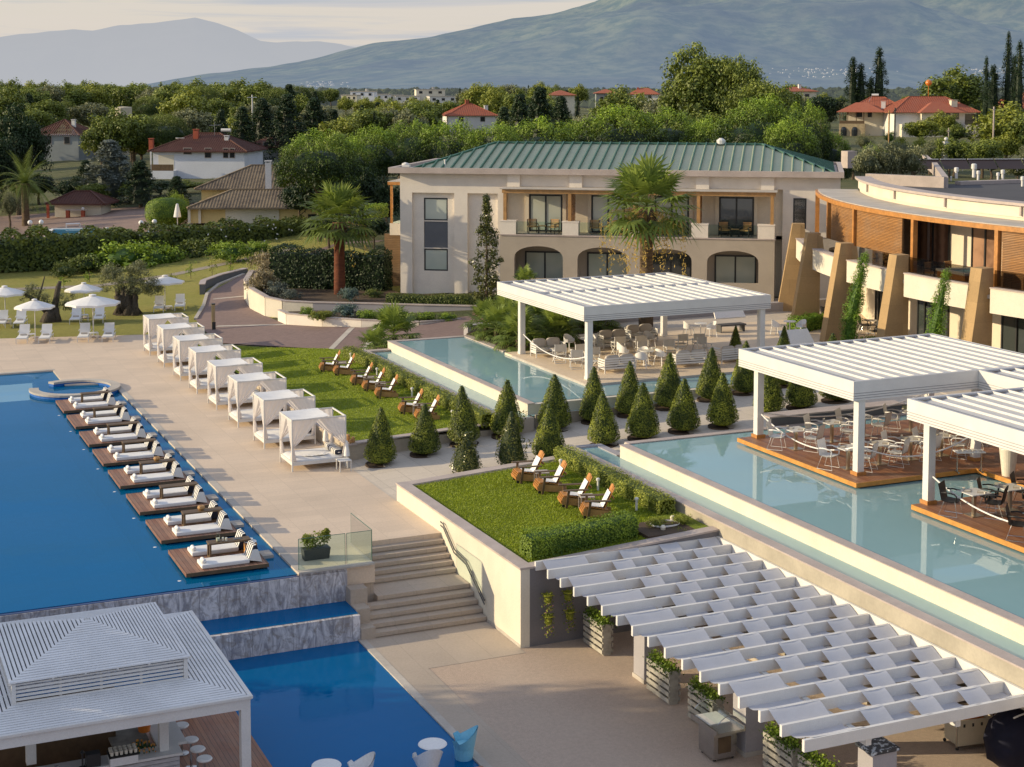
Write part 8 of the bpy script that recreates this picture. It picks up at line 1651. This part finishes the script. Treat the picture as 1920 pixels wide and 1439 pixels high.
# ---------------------------------------------------------------- the belt of trees beyond, every tree its own object
clear = [(275,238,470,325,222),(50,222,152,300,276),(360,305,600,420,157),(85,360,195,425,171),(838,190,935,224,430),(1572,178,1702,256,410),(1660,178,1840,258,402),(1866,165,1980,215,385),(1466,152,1534,176,700),(1176,162,1238,182,760),(1036,168,1072,184,620),(1112,168,1160,182,700),(642,160,855,186,900),(222,196,246,212,300),(485,288,525,300,262),(468,178,480,206,300)]
rr = r_(99); belt = 0
kinds = [('broad','leaf_broad',0,'green broadleaf tree'),('broad','leaf_broad',1,'green broadleaf tree'),('broad','leaf_gold',2,'yellow green broadleaf tree'),('conifer','leaf_dark',0,'dark pointed conifer'),('olive','leaf_olive',0,'grey green olive tree'),('broad','leaf_olive',1,'grey green broadleaf tree'),('pine','leaf_broad',1,'round pine'),('cypress','leaf_cypress',0,'slim dark cypress')]
for d, step, lo, hi in ((195,62,5,7.5),(240,52,6,9),(300,46,6.5,10),(370,40,8,11.5),(460,34,9,12),(580,30,10,13),(760,25,11,13.8)):
    px = -70 + rr.uniform(0,30)
    while px < 1990:
        dd = d*rr.uniform(.9,1.1); h = rr.uniform(lo,hi)
        if px > 1500: h *= .68
        if 640 < px < 860 and d > 400: h = min(h, 8.0)
        if px < 560 and d >= 460: h = rr.uniform(12.0,14.2)
        st, lf, s, nm = rr.choices(kinds, weights=[5,5,3.2,2.4 if px < 1100 else 1.2,3,3,2.6 if px < 600 else .6,.5 if px < 900 else 1.4])[0]
        if st == 'olive': h = min(h, 5.5)
        r = h*{'broad':.42,'conifer':.27,'olive':.5,'pine':.42,'cypress':.10}[st]*rr.uniform(.85,1.2); hw = r/dd*F; x, y, _ = far(px, dd); z0 = ramp(x); top = HZ + (H-z0-h)/dd*F; bot = HZ + (H-z0)/dd*F
        ok = not (735 < px < 1900 and dd < 215) and not (500 < px < 735 and dd < 175)
        for (a, b_, c_, e_, hd) in clear:
            if dd < hd*1.03+6 and px+hw > a and px-hw < c_ and top < e_-2: ok = False
        if px < 480 and 150 < dd < 200 and 60 < px: ok = False
        if ok and belt < 400:
            plant(st, lf, f'{nm} in the wooded plain behind the resort', f'{nm}s of the wooded plain', loc=(x, y, z0-.1), h=h, r=r, s=s); belt += 1
        px += step*rr.uniform(.7,1.3)
# dark wood beyond: one mass
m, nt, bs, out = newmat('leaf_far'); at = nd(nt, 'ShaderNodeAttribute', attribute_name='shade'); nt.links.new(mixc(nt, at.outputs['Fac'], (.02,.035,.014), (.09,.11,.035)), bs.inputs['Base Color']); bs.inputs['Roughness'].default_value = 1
em = nd(nt, 'ShaderNodeEmission'); em.inputs['Color'].default_value = srgb(150,158,165); mx = nd(nt, 'ShaderNodeMixShader'); mx.inputs[0].default_value = .16; nt.links.new(bs.outputs[0], mx.inputs[1]); nt.links.new(em.outputs[0], mx.inputs[2]); nt.links.new(mx.outputs[0], out.inputs[0])  # distance haze painted in as a faint glow
b = MB()
for k in range(1500):
    d = 900*(4.2**rr.random()); px = rr.uniform(-120,2050)
    if 640 < px < 860 and d < 1000: continue
    x, y, _ = far(px, d); h = rr.uniform(6,12.5); r = rr.uniform(4,9)
    if px < 520: h += 1.2
    sh0 = rr.uniform(.1,.6); b.ball((x,y,h*.45), r, 1, .3, (1,1,h*.5/r), sh0*.5, k)
    for j in range(22): dv = gauss_dir(rr); b.leaf((x+dv.x*r, y+dv.y*r, h*.5+abs(dv.z)*h*.48), rr.uniform(1.2,2.4), dv+gauss_dir(rr)*.5, max(0,min(1,sh0+.3*dv.z+rr.uniform(-.2,.2))), .7, rr)
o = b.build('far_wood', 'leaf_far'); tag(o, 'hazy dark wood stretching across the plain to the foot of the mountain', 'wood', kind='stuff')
b = MB()   # village on the mountain foot: specks
for (cx_, row0, row1, n, sx) in ((600,153,163,60,42),(1060,78,92,40,45),(1545,128,146,90,95),(1860,128,140,60,60),(1420,150,158,14,30)):
    for k in range(n):
        px = cx_+rr.gauss(0,sx*.5); row = rr.uniform(row0,row1); d = 5300 if row > 100 else 8200; d *= rr.uniform(.98,1.0); z = H+(HZ-row)/F*d; x, y, _ = far(px, d); s_ = rr.uniform(2,4.5)*d/6000; b.box(x-s_,x+s_,y-s_*.5,y+s_*.5,z-s_*.5,z+s_*.35)
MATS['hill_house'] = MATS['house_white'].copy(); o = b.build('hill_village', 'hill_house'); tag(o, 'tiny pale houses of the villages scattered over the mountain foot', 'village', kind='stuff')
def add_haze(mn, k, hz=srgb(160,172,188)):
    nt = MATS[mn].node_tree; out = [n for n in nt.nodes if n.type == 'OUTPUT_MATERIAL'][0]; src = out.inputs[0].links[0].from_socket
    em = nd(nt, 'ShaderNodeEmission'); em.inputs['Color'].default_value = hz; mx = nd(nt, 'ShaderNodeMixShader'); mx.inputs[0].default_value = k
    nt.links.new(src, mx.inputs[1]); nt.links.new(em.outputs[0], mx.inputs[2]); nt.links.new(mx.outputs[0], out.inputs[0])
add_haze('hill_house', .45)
